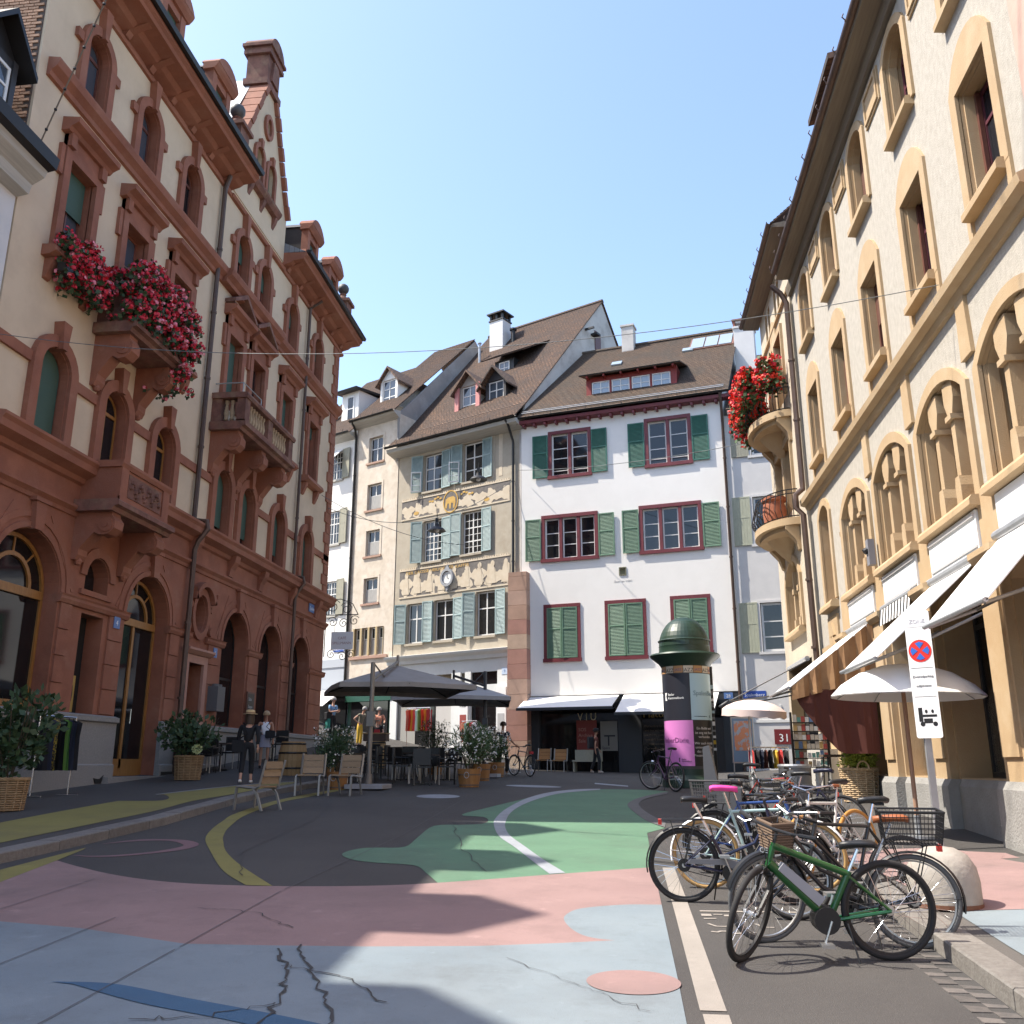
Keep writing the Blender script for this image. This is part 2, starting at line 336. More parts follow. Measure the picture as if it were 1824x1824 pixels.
# subdivide the near part so that thin sheets follow it
ROAD = put(mb, 'ground', ASPH, kind='structure')
def near():
    m2 = MB(); X = [-8+.5*i for i in range(30)]; Y = [.5*i for i in range(80)]
    for y in Y:
        for x in X: m2.v.append((x,y,g(x,y)+.004))
    for j in range(len(Y)-1):
        for i in range(len(X)-1): m2.f.append([j*30+i, j*30+i+1, (j+1)*30+i+1, (j+1)*30+i]); m2.m.append(0)
    return put(m2, 'road', ASPH, kind='structure')
road = near()
P = lambda n, poly, m, o=.009, fn=g: sheet(n, poly, m, road, fn, o)
blue = [(-7.05,8.3),(-6.2,8.12),(-5.27,7.81),(-4.49,7.7),(-3.41,7.35),(-2.76,7.41),(-2.03,7.5),(-1.18,7.66),(-.55,7.86),(-.13,8.01)]+smooth([(-.13,8.01),(-.29,8.06),(-.41,8.18),(-.51,8.41),(-.58,8.71),(-.57,8.94),(-.48,9.18),(-.28,9.34),(-.01,9.46),(.295,9.49)])[1:]+[(.305,7.0),(.30,3.0),(-7.05,3.0)]
P('blue_painted_area', blue, PBLUE)
pink = [(-6.90,8.25),(-6.44,9.46)]+smooth([(-6.72,10.88),(-6.23,10.52),(-5.58,10.11),(-4.97,9.85),(-4.45,9.75),(-3.91,9.75),(-3.62,9.78),(-3.,9.89),(-2.45,10.06),(-2.02,10.28),(-1.46,10.63),(-.88,11.02),(-.26,11.4),(.28,11.72)])+[(.29,10.47),(.295,9.49)]+smooth([(-.13,8.01),(-.29,8.06),(-.41,8.18),(-.51,8.41),(-.58,8.71),(-.57,8.94),(-.48,9.18),(-.28,9.34),(-.01,9.46),(.295,9.49)])[::-1][1:]+[(-.55,7.86),(-1.18,7.66),(-2.03,7.5),(-2.76,7.41),(-3.41,7.35),(-4.49,7.7),(-5.27,7.81),(-6.2,8.12)]
P('pink_painted_area', pink, PPINK)
P('yellow_painted_wedge', [(-6.93,10.15),(-6.98,11.92),(-6.91,11.73),(-6.72,10.88),(-6.44,9.46),(-6.9,8.25),(-7.1,8.3)], PYEL, .010)
aO = smooth([(-3.93,9.78),(-4.53,10.58),(-5.29,11.92),(-5.86,13.),(-6.23,13.99),(-6.56,15.16),(-6.83,16.35),(-7.03,19.01),(-6.66,22.5)]); aI = smooth([(-3.65,9.79),(-4.49,10.97),(-5.1,11.96),(-5.5,12.78),(-5.77,13.39),(-6.12,14.4),(-6.56,16.13),(-6.8,18.41),(-6.7,19.6),(-6.5,21.99)])
P('yellow_painted_arc', aO+aI[::-1], PYEL)
P('mauve_painted_ring', smooth([(-6.99,12.29),(-6.73,12.78),(-6.34,12.89),(-6.04,12.84),(-5.75,12.56),(-5.67,12.2),(-5.79,11.81),(-6.16,11.35),(-6.48,11.22),(-6.77,11.27)])+smooth([(-6.94,12.31),(-6.63,12.65),(-6.27,12.75),(-5.91,12.44),(-5.86,12.16),(-5.98,11.77),(-6.22,11.46),(-6.48,11.3),(-6.7,11.3)])[::-1], PVIO)
green = smooth([(-.65,23.69),(.19,23.77),(.95,23.25),(.8,22.43),(.31,21.36),(.06,20.16),(.01,19.36),(.12,18.16),(.32,16.68),(.59,15.66)],n=4)+[(.29,15.0),(.28,11.72),(-.26,11.4),(-.88,11.02),(-1.46,10.63),(-2.02,10.28)]+smooth([(-2.02,10.28),(-2.27,10.87),(-2.52,11.36),(-2.99,11.46),(-3.32,11.61),(-3.57,11.95),(-3.61,12.27),(-3.5,12.6),(-3.32,12.69),(-2.98,12.84),(-3.02,13.8),(-3.07,15.25),(-2.64,15.5),(-2.37,15.69),(-2.33,16.15),(-2.5,16.73),(-2.93,17.),(-2.62,18.53),(-2.21,20.28),(-1.77,22.32),(-1.2,23.42)],n=4)[1:]
P('green_painted_area', green, PGRN)
wO = smooth([(-.89,11.03),(-1.16,11.89),(-1.52,13.07),(-1.89,14.21),(-2.16,15.62),(-2.26,16.6),(-2.28,18.28),(-2.12,20.6),(-1.76,22.33),(-1.21,23.42),(-.65,23.8)]); wI = smooth([(-.72,11.14),(-1.06,12.11),(-1.4,13.2),(-1.72,14.24),(-1.91,15.16),(-2.02,16.05),(-2.11,17.49),(-2.06,19.02),(-1.84,20.67),(-1.45,22.18),(-.64,23.46)])
P('white_painted_arc', wO+wI[::-1], PLIL, .014)
P('grey_painted_arc', smooth([(.95,23.06),(.31,21.36),(.06,20.16),(.01,19.36),(.12,18.16),(.32,16.68),(.59,15.74)])+smooth([(.92,22.36),(.45,21.15),(.25,20.04),(.25,19.2),(.37,17.99),(.63,16.33)])[::-1], PGRY, .014)
P('pink_painted_disc', ell(0.005,6.83,.315,.29), PPINK, .014); P('white_painted_disc', ell(-4.07,20.58,.47,.48), PLIL); P('white_painted_oval', ell(-2.36,24.4,.75,.42,-.3), PLIL); P('white_painted_dash', [(-.88,26.96),(.04,25.55),(.04,24.96),(-.86,26.24)], PLIL)
P('dark_blue_painted_stroke', smooth([(-3.79,6.23),(-3.36,6.25),(-2.76,6.04),(-2.05,5.8),(-1.3,5.5)])+smooth([(-1.4,5.3),(-2.28,5.66),(-2.99,5.9),(-3.61,6.2)]), PDBL, .014)
P('white_bay_line', [(.40,6.28),(.40,9.0),(.39,11.7),(.53,11.72),(.545,9.9),(.56,6.28)], PWHI); P('white_bay_line', [(.41,3.2),(.41,6.21),(.565,6.21),(.57,3.2)], PWHI)
for q in ([(.63,9.22),(1.5,9.24),(1.5,9.29),(.63,9.27)], [(.63,9.03),(.72,9.03),(.72,9.12),(.63,9.12)], [(.83,9.03),(.92,9.03),(.92,9.1),(.83,9.1)], [(.74,9.09),(.82,9.09),(.82,9.12),(.74,9.12)], [(.64,8.9),(.75,8.92),(.75,8.95),(.64,8.94)], [(.86,8.9),(.93,8.9),(.93,8.93),(.86,8.93)], strip([(.66,8.72),(.72,8.62),(.80,8.62),(.86,8.66)],.03), strip([(.66,8.42),(.71,8.40),(.74,8.44),(.8,8.44)],.035), strip([(.84,8.36),(.95,8.4),(1.02,8.42)],.035), strip([(1.06,8.75),(1.12,8.62),(1.2,8.62)],.03)):
    P('bicycle_bay_marking', q, PWHI)
for a, b in (((-4.4,8.1),(-4.37,5.0)),((-3.45,9.5),(-3.39,7.23)),((-3.39,7.15),(-3.3,3.4)),((-3.3,13.9),(-3.45,9.6)),((-3.4,20.),(-3.3,14.)),((-5.6,9.8),(-5.5,5.))): P('slab_joint', strip([a,b],.009), JOINT, .017)
rn = random.Random(3)
def jag(pts, w, k=9):
    o = []
    for i in range(len(pts)-1):
        for j in range(k):
            t = j/k; o.append((pts[i][0]*(1-t)+pts[i+1][0]*t+rn.uniform(-.035,.035), pts[i][1]*(1-t)+pts[i+1][1]*t+rn.uniform(-.035,.035)))
    o.append(pts[-1]); return strip(o, [w*rn.uniform(.2,1.0) for _ in o])
for c, w in (([(-2.63,7.3),(-2.34,6.64),(-2.17,6.04),(-2.09,5.2)],.03),([(-2.52,7.42),(-2.17,6.66),(-1.81,5.98),(-1.6,5.2)],.03),([(-2.45,6.86),(-2.,6.69),(-1.51,6.14)],.018),([(-2.17,6.04),(-2.5,5.7),(-2.9,5.6)],.02),([(-1.6,11.),(-2.2,12.8),(-2.9,16.)],.014),([(-4.2,10.3),(-4.9,12.),(-5.1,15.),(-5.6,18.)],.014),([(-2.8,8.0),(-3.3,8.5),(-3.9,8.6)],.014),([(-.9,7.3),(-.35,6.7),(0.1,6.2)],.008)): P('crack', jag(c,w), CRACK, .018)
# pavements
PL = [(-7.25,4.),(-7.21,10.5),(-7.16,12.14),(-7.18,14.43),(-7.49,17.68),(-7.55,19.72),(-7.42,21.45),(-7.3,23.2),(-7.4,25.)]
def paveside(name, kl, xb, col):
    m = MB(); n = 24
    for x, y in kl:
        for i in range(n+1): xx = x+(xb-x)*i/n; m.v.append((xx,y,gs(xx,y)))
    for j in range(len(kl)-1):
        for i in range(n): a = j*(n+1)+i; m.f.append([a,a+1,a+n+2,a+n+1]); m.m.append(0)
    return put(m, name, col, kind='structure')
def dens(pl, st=.5):
    o = []
    for (a,b),(c,d) in zip(pl,pl[1:]):
        k = max(1,int(math.hypot(c-a,d-b)/st)); o += [(a+(c-a)*i/k, b+(d-b)*i/k) for i in range(k)]
    return o+[pl[-1]]
PLd = dens([(x-.2,y) for x,y in PL]+[(-9.,27.),(-11.,28.5)])
pvl = paveside('pavement', PLd, -13., ASPH)
PR = [(2.28,3.),(2.28,11.8),(2.5,12.4)]
pvr = paveside('pavement', dens([(2.52,3.),(2.52,12.),(2.55,13.),(2.6,20.),(2.6,31.)]), 5.6, PAVE)
def kerb(par, pl, w, side, name='kerbstone', L=1.05, seg=None):
    """each stone its own mesh, joints open by 8 mm"""
    pts = dens(pl,.1); acc = 0; cur = [pts[0]]; rr = random.Random(5)
    def emit(c):
        if len(c) < 3: return
        m = MB(); dz = rr.uniform(-.004,.006); top = []; n = len(c)
        for i,(x,y) in enumerate(c):
            t = .004/ .1; zt = gs(x+side*.25,y)+.006+dz; zb = g(x,y)-.15
            e = .012
            for (xx,zz) in ((x,zb),(x,zt-e),(x+side*e,zt),(x+side*w,zt),(x+side*w,zb)): m.v.append((xx,y,zz))
        for i in range(n-1):
            for k in range(4): a = i*5+k; m.f.append([a,a+1,a+6,a+5]); m.m.append(0)
        m.f.append([0,1,2,3,4]); m.f.append([(n-1)*5+k for k in (4,3,2,1,0)]); m.m += [0,0]
        put(m, name, KERB, par)
    for p, q in zip(pts, pts[1:]):
        d = math.hypot(q[0]-p[0],q[1]-p[1]); acc += d
        if acc > L:
            cc = list(cur); cc.append((p[0]*.92+q[0]*.08, p[1]*.92+q[1]*.08)) if False else None
            emit(cc); cur = [(p[0]+(q[0]-p[0])*.12, p[1]+(q[1]-p[1])*.12)]; acc = 0
        cur.append(q)
    emit(cur)
kerb(pvl, PL, .30, -1); kerb(pvr, [(2.28,3.2),(2.28,11.9)], .26, 1)
# kerb ends: gutter pavers beside the right kerb
for j in range(2):
    for i in range(22):
        y0 = 4.9+i*.2+(j%2)*.1; x0 = 2.27-.13*(j+1)
        if x0 < 2.2-.075*(y0-4.9)-.05 and j == 2: pass
        m = MB(); z = g(x0,y0)+.012+random.uniform(-.002,.002); m.box(x0+.003,y0+.003,z-.06,x0+.127,y0+.197,z); put(m, 'gutter_paver', PAVER, pvr)
PS = lambda n, poly, m, par, o=.006: sheet(n, poly, m, par, gs, o)
PS('yellow_painted_area', [(-9.0,8.),(-9.12,13.21),(-9.22,14.9),(-9.28,16.73)]+smooth([(-9.28,16.73),(-8.67,16.89),(-8.58,17.18),(-8.76,17.65),(-9.1,18.14),(-9.27,18.1)])[1:]+[(-8.99,19.47),(-8.75,20.5),(-8.38,21.51),(-7.9,22.31),(-7.75,21.7)]+smooth([(-7.75,21.7),(-7.85,20.3),(-7.9,18.49),(-8.0,17.06),(-7.8,15.27),(-7.78,13.68),(-7.76,11.25)])[1:]+[(-7.7,8.)], PYEL, pvl)
PS('white_painted_edge', strip(smooth([(-9.27,18.12),(-8.99,19.5),(-8.75,20.53),(-8.4,21.55),(-7.95,22.3)]),.07), PLIL, pvl, .010)
PS('pink_painted_area', [(2.66,8.75),(2.63,12.6),(3.18,13.21),(3.91,13.22),(4.2,12.81),(4.57,12.57),(4.57,12.15),(4.35,12.12),(4.4,11.4),(4.6,10.),(4.6,8.9),(3.27,8.76)], PPINK, pvr)
PS('blue_painted_area', [(2.70,8.74),(3.27,8.745),(4.6,8.88),(4.6,3.2),(2.68,3.2),(2.67,7.5)], PBLUE, pvr); PS('blue_painted_oval', ell(3.48,17.4,.36,.6), PLIL, pvr)
PS('crack', jag([(2.9,14.5),(3.4,16.5),(4.2,19.)],.02), CRACK, pvr, .010)
# ---------------------------------------------------------------- facade kit (x along the front, y into the house, z up)
def arch(uc, hw, zs, rise, n=12):
    if rise >= hw-1e-4: return [(uc-hw*cos(pi*i/n), zs+rise*sin(pi*i/n)) for i in range(n+1)]
    R = (hw*hw+rise*rise)/(2*rise); a = math.asin(hw/R); return [(uc+R*sin(-a+2*a*i/n), zs-(R-rise)+R*cos(-a+2*a*i/n)) for i in range(n+1)]
def ahole(uc, hw, z0, zs, rise, n=12): return [(uc-hw,z0)]+arch(uc,hw,zs,rise,n)+[(uc+hw,z0)]
def rhole(u0, u1, z0, z1): return [(u0,z0),(u0,z1),(u1,z1),(u1,z0)]
def ovhole(uc, zc, a, b, n=20): return [(uc+a*cos(-2*pi*i/n), zc+b*sin(-2*pi*i/n)) for i in range(n)]
def wall(mb, outer, holes, y=0., depth=.25, m=0, mr=None):
    loops = [outer]+holes; fl = [p for l in loops for p in l]
    tri = tessellate_polygon([[Vector((a,b,0)) for a,b in l] for l in loops])
    mb.add([(a,y,b) for a,b in fl], [tuple(t) for t in tri], m)
    for h in holes:
        n = len(h); mb.add([(a,y,b) for a,b in h]+[(a,y+depth,b) for a,b in h], [(i,(i+1)%n,n+(i+1)%n,n+i) for i in range(n)], m if mr is None else mr)
    return mb
def ring(mb, inner, outer, y0, y1, m=0):       # open outline trims
    n = len(inner); vs = [(a,y0,b) for a,b in inner]+[(a,y0,b) for a,b in outer]+[(a,y1,b) for a,b in inner]+[(a,y1,b) for a,b in outer]
    fs = []
    for i in range(n-1): fs += [(i,i+1,n+i+1,n+i),(n+i,n+i+1,3*n+i+1,3*n+i),(i,2*n+i,2*n+i+1,i+1)]
    fs += [(0,n,3*n,2*n),(n-1,3*n-1,4*n-1,2*n-1)]
    return mb.add(vs, fs, m)
def asurround(mb, uc, hw, z0, zs, rise, tw, y0, y1, m=0, n=12):
    return ring(mb, [(uc-hw,z0)]+arch(uc,hw,zs,rise,n)+[(uc+hw,z0)], [(uc-hw-tw,z0)]+arch(uc,hw+tw,zs,rise+tw,n)+[(uc+hw+tw,z0)], y0, y1, m)
def mould(mb, u0, u1, prof, m=0): return mb.prismx(prof, u0, u1, m)
_pc = {}
def pane(par, u0, u1, z0, z1, y, m=GLASS, name='pane'):
    k = (round(u1-u0,3), round(z1-z0,3), m.name)
    if k not in _pc: b = MB(); b.box(0,0,0,k[0],.012,k[1]); _pc[k] = b.mesh('pane', m)
    o = bpy.data.objects.new(name, _pc[k]); COL.objects.link(o); o.parent = par; o.location = (u0,y,z0-OZ.get(par.name,0)); return o
def window(par, u0, u1, z0, z1, y, fm, cols=2, rows=(), fw=.055, mw=.045, gl=GLASS, arc=None, curtain=None, t=.05, label=None, gw=.0, grid=(1,1), name='window'):
    """frame with casements; rows = heights of transoms as fractions; every pane is its own piece"""
    b = MB()
    zt = z1
    b.box(u0,y,z0,u0+fw,y+t,zt); b.box(u1-fw,y,z0,u1,y+t,zt); b.box(u0+fw,y,z0,u1-fw,y+t,z0+fw)
    if not arc: b.box(u0+fw,y,zt-fw,u1-fw,y+t,zt)
    else:
        uc = (u0+u1)/2; hw = (u1-u0)/2; b.box(u0+fw,y-.01,zt-fw*.7,u1-fw,y+t,zt+fw*.7)
        ring(b, arch(uc,hw-fw,zt,arc-fw if arc >= hw-1e-3 else arc-fw), arch(uc,hw,zt,arc), y, y+t)
        if cols > 1: b.box(uc-mw/2,y,zt+fw*.7,uc+mw/2,y+t,zt+arc-fw)
    iu0, iu1 = u0+fw, u1-fw; xs = [iu0+(iu1-iu0)*i/cols for i in range(cols+1)]; zs = [z0+fw]+[z0+(zt-z0)*r for r in rows]+[zt-(fw if not arc else fw*.7)]
    for x in xs[1:-1]: b.box(x-mw/2,y,z0+fw,x+mw/2,y+t,zs[-1])
    for z in zs[1:-1]:
        for i in range(cols): b.box(xs[i]+(mw/2 if i else 0),y+.004,z-mw*.45,xs[i+1]-(mw/2 if i < cols-1 else 0),y+t-.004,z+mw*.45)
    cells = [(xs[i],xs[i+1],zs[j],zs[j+1]) for i in range(cols) for j in range(len(zs)-1)]
    small = []
    if grid != (1,1):
        for a,c,d,e in cells:
            gx, gz = grid; 
            for i in range(1,gx): x = a+(c-a)*i/gx; b.box(x-.012,y+.006,d,x+.012,y+t-.01,e)
            for i in range(1,gz): z = d+(e-d)*i/gz; b.box(a,y+.007,z-.012,c,y+t-.011,z+.012)
    w = put(b, name, fm, par, label=label)
    for a,c,d,e in cells: pane(w, a-.002, c+.002, d-.002, e+.002, y+t*.45, gl)
    if arc:
        uc = (u0+u1)/2; hw = (u1-u0)/2-fw*.8; p = MB(); p.prism([(uc-hw,zt)]+arch(uc,hw,zt,arc-fw*.8)+[(uc+hw,zt)], y+t*.45, y+t*.45+.012); put(p, 'pane', gl, w)
    return w
_sc = {}
def shutter(par, u0, u1, z0, z1, y, m, louv=True, t=.04, ang=0., hinge=0, label=None):
    """louvred leaf; ang swings it about its hinge edge (0 = left, 1 = right)"""
    w, h = round(u1-u0,3), round(z1-z0,3); k = (w,h,m.name,louv)
    if k not in _sc:
        b = MB(); f = .055
        b.box(0,0,0,f,t,h); b.box(w-f,0,0,w,t,h); b.box(f,0,0,w-f,t,f); b.box(f,0,h-f,w-f,t,h); b.box(f,0,h*.56,w-f,t,h*.56+f)
        l = MB()
        if louv:
            for za, zb in ((f,h*.56),(h*.56+f,h-f)):
                n = max(4,int((zb-za)/.055))
                for i in range(n): z = za+(i+.5)*(zb-za)/n; l.add([(f,.008,z-.03),(w-f,.008,z-.03),(w-f,t-.006,z+.024),(f,t-.006,z+.024)],[(0,1,2,3)])
            l.box(f,t-.004,f,w-f,t-.001,h-f)
        else:
            n = max(2,int(w/.13))
            for i in range(n): x = f+(w-2*f)*i/n; l.box(x+.002,.006,f,x+(w-2*f)/n-.002,t-.006,h-f)
        _sc[k] = (b.mesh('shutter',m), l.mesh('louvers',m))
    a, l = _sc[k]
    o = bpy.data.objects.new('shutter', a); COL.objects.link(o); o.parent = par; z = z0-OZ.get(par.name,0)
    if hinge == 0: o.location = (u0,y,z); o.rotation_euler = (0,0,-ang)
    else:
        o.location = (u1,y,z); o.rotation_euler = (0,0,ang)
        if ang or True: o.location = (u1-w*cos(ang), y-w*sin(ang), z); 
    if label: o['label'] = label
    q = bpy.data.objects.new('louvers' if louv else 'boards', l); COL.objects.link(q); q.parent = o; q['kind'] = 'stuff'
    return o
def pipe(par, pts, r=.05, m=GUTTER, name='downpipe'):
    b = MB(); b.tube(pts, r, 8); o = put(b, name, m, par, True)
    c = MB()
    z = min(p[2] for p in pts)+1.2; x, y = pts[-1][0], pts[-1][1]
    for p, q in zip(pts, pts[1:]):
        if abs(p[2]-q[2]) > 2:
            n = int(abs(p[2]-q[2])/2.2)
            for i in range(1,n+1):
                t = i/(n+1); c.cone((p[0],p[1],p[2]+(q[2]-p[2])*t-.03),(p[0],p[1],p[2]+(q[2]-p[2])*t+.03),r*1.25,n=8)
    if c.v: put(c, 'pipe_clip', m, o)
    return o
def tiled(par, O, U, V, poly, m, name='roof', row=.15, th=.03, lip=.022, kind=None):
    """pitched roof: poly in (s along eave, t up the slope); laid in overlapping courses. O,U,V in facade frame"""
    O = Vector(O); U = Vector(U).normalized(); V = Vector(V).normalized(); Nn = U.cross(V).normalized()
    if Nn.z < 0: Nn = -Nn; flip = True
    else: flip = False
    bm = bmesh.new(); vs = [bm.verts.new((a,b,0)) for a,b in poly]; 
    for t in tessellate_polygon([[Vector((a,b,0)) for a,b in poly]]): bm.faces.new([vs[i] for i in t])
    lo = min(p[1] for p in poly); hi = max(p[1] for p in poly); k = 1
    while lo+k*row < hi:
        r = bmesh.ops.bisect_plane(bm, geom=bm.verts[:]+bm.edges[:]+bm.faces[:], plane_co=(0,lo+k*row,0), plane_no=(0,1,0)); k += 1
    b = MB(); rr = random.Random(11)
    for f in bm.faces:
        c = f.calc_center_median(); j = int((c.y-lo)/row); y0 = lo+j*row; vv = []
        for v in f.verts: vv.append((v.co.x, v.co.y-(.01 if v.co.y-y0 < 1e-4 else 0), lip*(1-(v.co.y-y0)/row)))
        b.add(vv, [list(range(len(vv)))])
        for e in f.edges:
            if all(abs(v.co.y-y0) < 1e-4 for v in e.verts):
                p, q = e.verts; b.add([(p.co.x,p.co.y-.01,lip),(q.co.x,q.co.y-.01,lip),(q.co.x,q.co.y-.01,-.01),(p.co.x,p.co.y-.01,-.01)],[(0,1,2,3)])
    bm.free()
    n = len(poly); bt = len(b.v)
    b.add([(a,c,-th) for a,c in poly], [tuple(t) for t in tessellate_polygon([[Vector((a,c,0)) for a,c in poly]])])
    b.add([(a,c,-th) for a,c in poly]+[(a,c,.004) for a,c in poly], [(i,(i+1)%n,n+(i+1)%n,n+i) for i in range(n)])
    o = put(b, name, m, par)
    M = Matrix((U, V, Nn)).transposed().to_4x4(); M.translation = O+o.location
    o.matrix_local = M
    return o
def text(par, s, size, loc, rot, m, name='lettering', ext=.002, align='LEFT', bend=None, sx=1.):
    cu = bpy.data.curves.new('t', 'FONT'); cu.body = s; cu.size = size; cu.align_x = align; cu.extrude = ext; cu.resolution_u = 2
    to = bpy.data.objects.new('t', cu); COL.objects.link(to); dg = bpy.context.evaluated_depsgraph_get(); me = bpy.data.meshes.new_from_object(to.evaluated_get(dg)); 
    bpy.data.objects.remove(to); bpy.data.curves.remove(cu); me.name = name; me.materials.clear(); me.materials.append(m)
    if sx != 1: me.transform(Matrix.Diagonal((sx,1,1,1)))
    if bend:                                      # wrap round a vertical cylinder of radius bend, at angle a0
        R, a0 = bend
        for v in me.vertices: x, y, z = v.co; a = a0+x/R; v.co = (-(R+z)*sin(-a) if False else (R+z)*sin(a), -(R+z)*cos(a), y)
    o = put(me, name, None, par, loc=loc); 
    if not bend: o.rotation_euler = rot
    return o
FRONT = (pi/2,0,0)
# ---------------------------------------------------------------- the red sandstone house on the left
ZB = -.45
LH = thing('corner_building', 'tall cream building with red sandstone arcade, balconies and stepped gable on the left', 'building', (-12,15.15,ZB), pi/2, oz=True)
LEN = 20.85
C2 = [1.86,4.32,6.78]; C4 = [10.5,12.4]; C6 = [15.15,18.12]; COLS = C2+C4+C6
# ground floor wall
ho = [ahole(1.9,1.13,1.1,3.55,1.13,16), ahole(6.85,1.08,-.55,3.55,1.1,16), ahole(4.4,.47,3.8,4.12,.47), rhole(3.95,4.85,1.1,3.28), rhole(9.2,10.12,-.5,2.75), ovhole(9.68,4.15,.38,.52)]
ho += [ahole(c,.94,1.12,3.6,1.0,16) for c in (12.3,15.22,18.2)]
b = MB(); wall(b, [(0,-.9),(0,6.25),(LEN,6.25),(LEN,-.9)], ho, -.06, .55)
b.box(.05,.6,-.9,LEN-.05,9.45,6.2); b.add([(0,-.06,-.9),(0,.6,-.9),(0,.6,6.25),(0,-.06,6.25)],[(0,1,2,3)]); b.add([(LEN,-.06,-.9),(LEN,9.5,-.9),(LEN,9.5,6.25),(LEN,-.06,6.25)],[(0,1,2,3)]); b.add([(0,-.06,6.25),(LEN,-.06,6.25),(LEN,1,6.25),(0,1,6.25)],[(0,1,2,3)])
GF = put(b, 'ground_floor_wall', SAND, LH)
# ashlar blocks: shallow proud blocks on the piers, each its own stone
for pc, pw in ((3.3,.5),(5.35,.72),(8.3,.62),(10.75,.85),(13.76,.9),(16.7,.9),(20.,1.5)):
    z = 1.12
    for i in range(4):
        h = (3.38-1.12)/4; m = MB(); x0 = pc-pw/2; x1 = pc+pw/2; m.prism([(x0+.05,z+.012),(x1-.05,z+.012),(x1-.05,z+h-.012),(x0+.05,z+h-.012)],-.105-.006*(i%2),-.058); put(m, 'ashlar_block', SAND, GF); z += h
# imposts
b = MB()
for a, c in ((.0,.77),(3.03,5.77),(7.93,9.15),(10.2,11.36),(13.24,14.28),(16.16,17.26),(19.14,LEN+.04)):
    b = MB(); mould(b, a-.05, c+.05, [(-.04,3.36),(-.13,3.38),(-.17,3.46),(-.17,3.52),(-.2,3.56),(-.04,3.57)]); put(b, 'impost_moulding', SAND, LH)
for c, hw, zs, rs in ((1.9,1.13,3.55,1.13),(6.85,1.08,3.55,1.1),(12.3,.94,3.6,1.),(15.22,.94,3.6,1.),(18.2,.94,3.6,1.)):
    b = MB(); ring(b, arch(c,hw+.02,zs,rs+.02,16), arch(c,hw+.14,zs,rs+.14,16), -.10, -.05); ring(b, arch(c,hw+.22,zs+.02,rs+.22,16), arch(c,hw+.36,zs+.02,rs+.36,16), -.085, -.05)
    b.prism([(c-.13,zs+rs-.02),(c+.13,zs+rs-.02),(c+.2,5.3),(c-.2,5.3)], -.19, -.05); b.prism([(c-.26,5.24),(c+.26,5.24),(c+.26,5.32),(c-.26,5.32)], -.22, -.05)
    put(b, 'archivolt', SAND, LH)
    for s in (-1,1):
        m = MB(); m.prism([(c+s*(hw+.42),zs+.1),(c+s*(hw+.5),zs+.1),(c+s*.75,zs+rs+.42),(c+s*.5,zs+rs+.42)][::s], -.075, -.05); put(m, 'voussoir', SAND, LH)
b = MB(); ring(b, arch(4.4,.49,4.12,.49), arch(4.4,.72,4.12,.72), -.11, -.05); b.box(3.75,-.12,3.68,5.05,-.05,3.8); put(b, 'archivolt', SAND, LH)
# oval with frame, scrolls and hood
b = MB(); o1 = ovhole(9.68,4.15,.40,.54,24); o2 = ovhole(9.68,4.15,.56,.74,24); ring(b, o1+[o1[0]], o2+[o2[0]], -.15, -.05)
ring(b, [(9.0,4.72)]+arch(9.68,.52,4.5,.42)+[(10.36,4.72)], [(9.0,4.82)]+arch(9.68,.66,4.5,.56)+[(10.36,4.82)], -.28, -.05)
for s in (-1,1):
    b.cone((9.68+s*.72,-.16,3.72),(9.68+s*.72,-.04,3.72),.13,n=14); b.cone((9.68+s*.66,-.15,4.35),(9.68+s*.66,-.04,4.35),.1,n=12); b.prism([(9.68+s*.6,3.8),(9.68+s*.8,3.75),(9.68+s*.72,4.4),(9.68+s*.6,4.4)][::s],-.12,-.05)
put(b, 'oval_surround', SAND, LH)
b = MB(); ring(b, [(9.2,-.5),(9.2,2.75),(10.12,2.75),(10.12,-.5)], [(8.98,-.5),(8.98,2.97),(10.34,2.97),(10.34,-.5)], -.14, -.05); mould(b, 8.85, 10.47, [(-.05,2.98),(-.18,2.98),(-.3,3.08),(-.3,3.14),(-.05,3.14)]); put(b, 'door_surround', mat('pale_sandstone',(.44,.24,.18),.85,(.38,.2,.15),2,.2), LH)
b = MB(); b.box(9.2,.38,-.5,10.12,.44,2.75); put(b, 'door', mat('dark_door',(.03,.02,.018),.5), LH)
for z0, z1, y, mm in ((4.0,4.6,.3,GLASS),): p = MB(); p.prism(ovhole(9.68,4.15,.40,.54), .3, .32); put(p, 'oval_pane', GLASS, LH)
p = MB(); p.prism(ahole(4.4,.48,3.8,4.12,.48), .3, .32); put(p, 'arched_pane', GLASS, LH)
p = MB(); p.box(3.9,.35,1.1,4.9,.38,3.3); put(p, 'niche_back', INT, LH)
p = MB(); p.box(4.06,.30,1.15,4.62,.345,1.95); q = put(p, 'poster', mat('ochre_poster',(.42,.28,.08),.7), LH); p = MB(); p.prism(ovhole(4.45,1.56,.1,.28,12),.294,.30); put(p, 'poster_figure', BLACK, q)
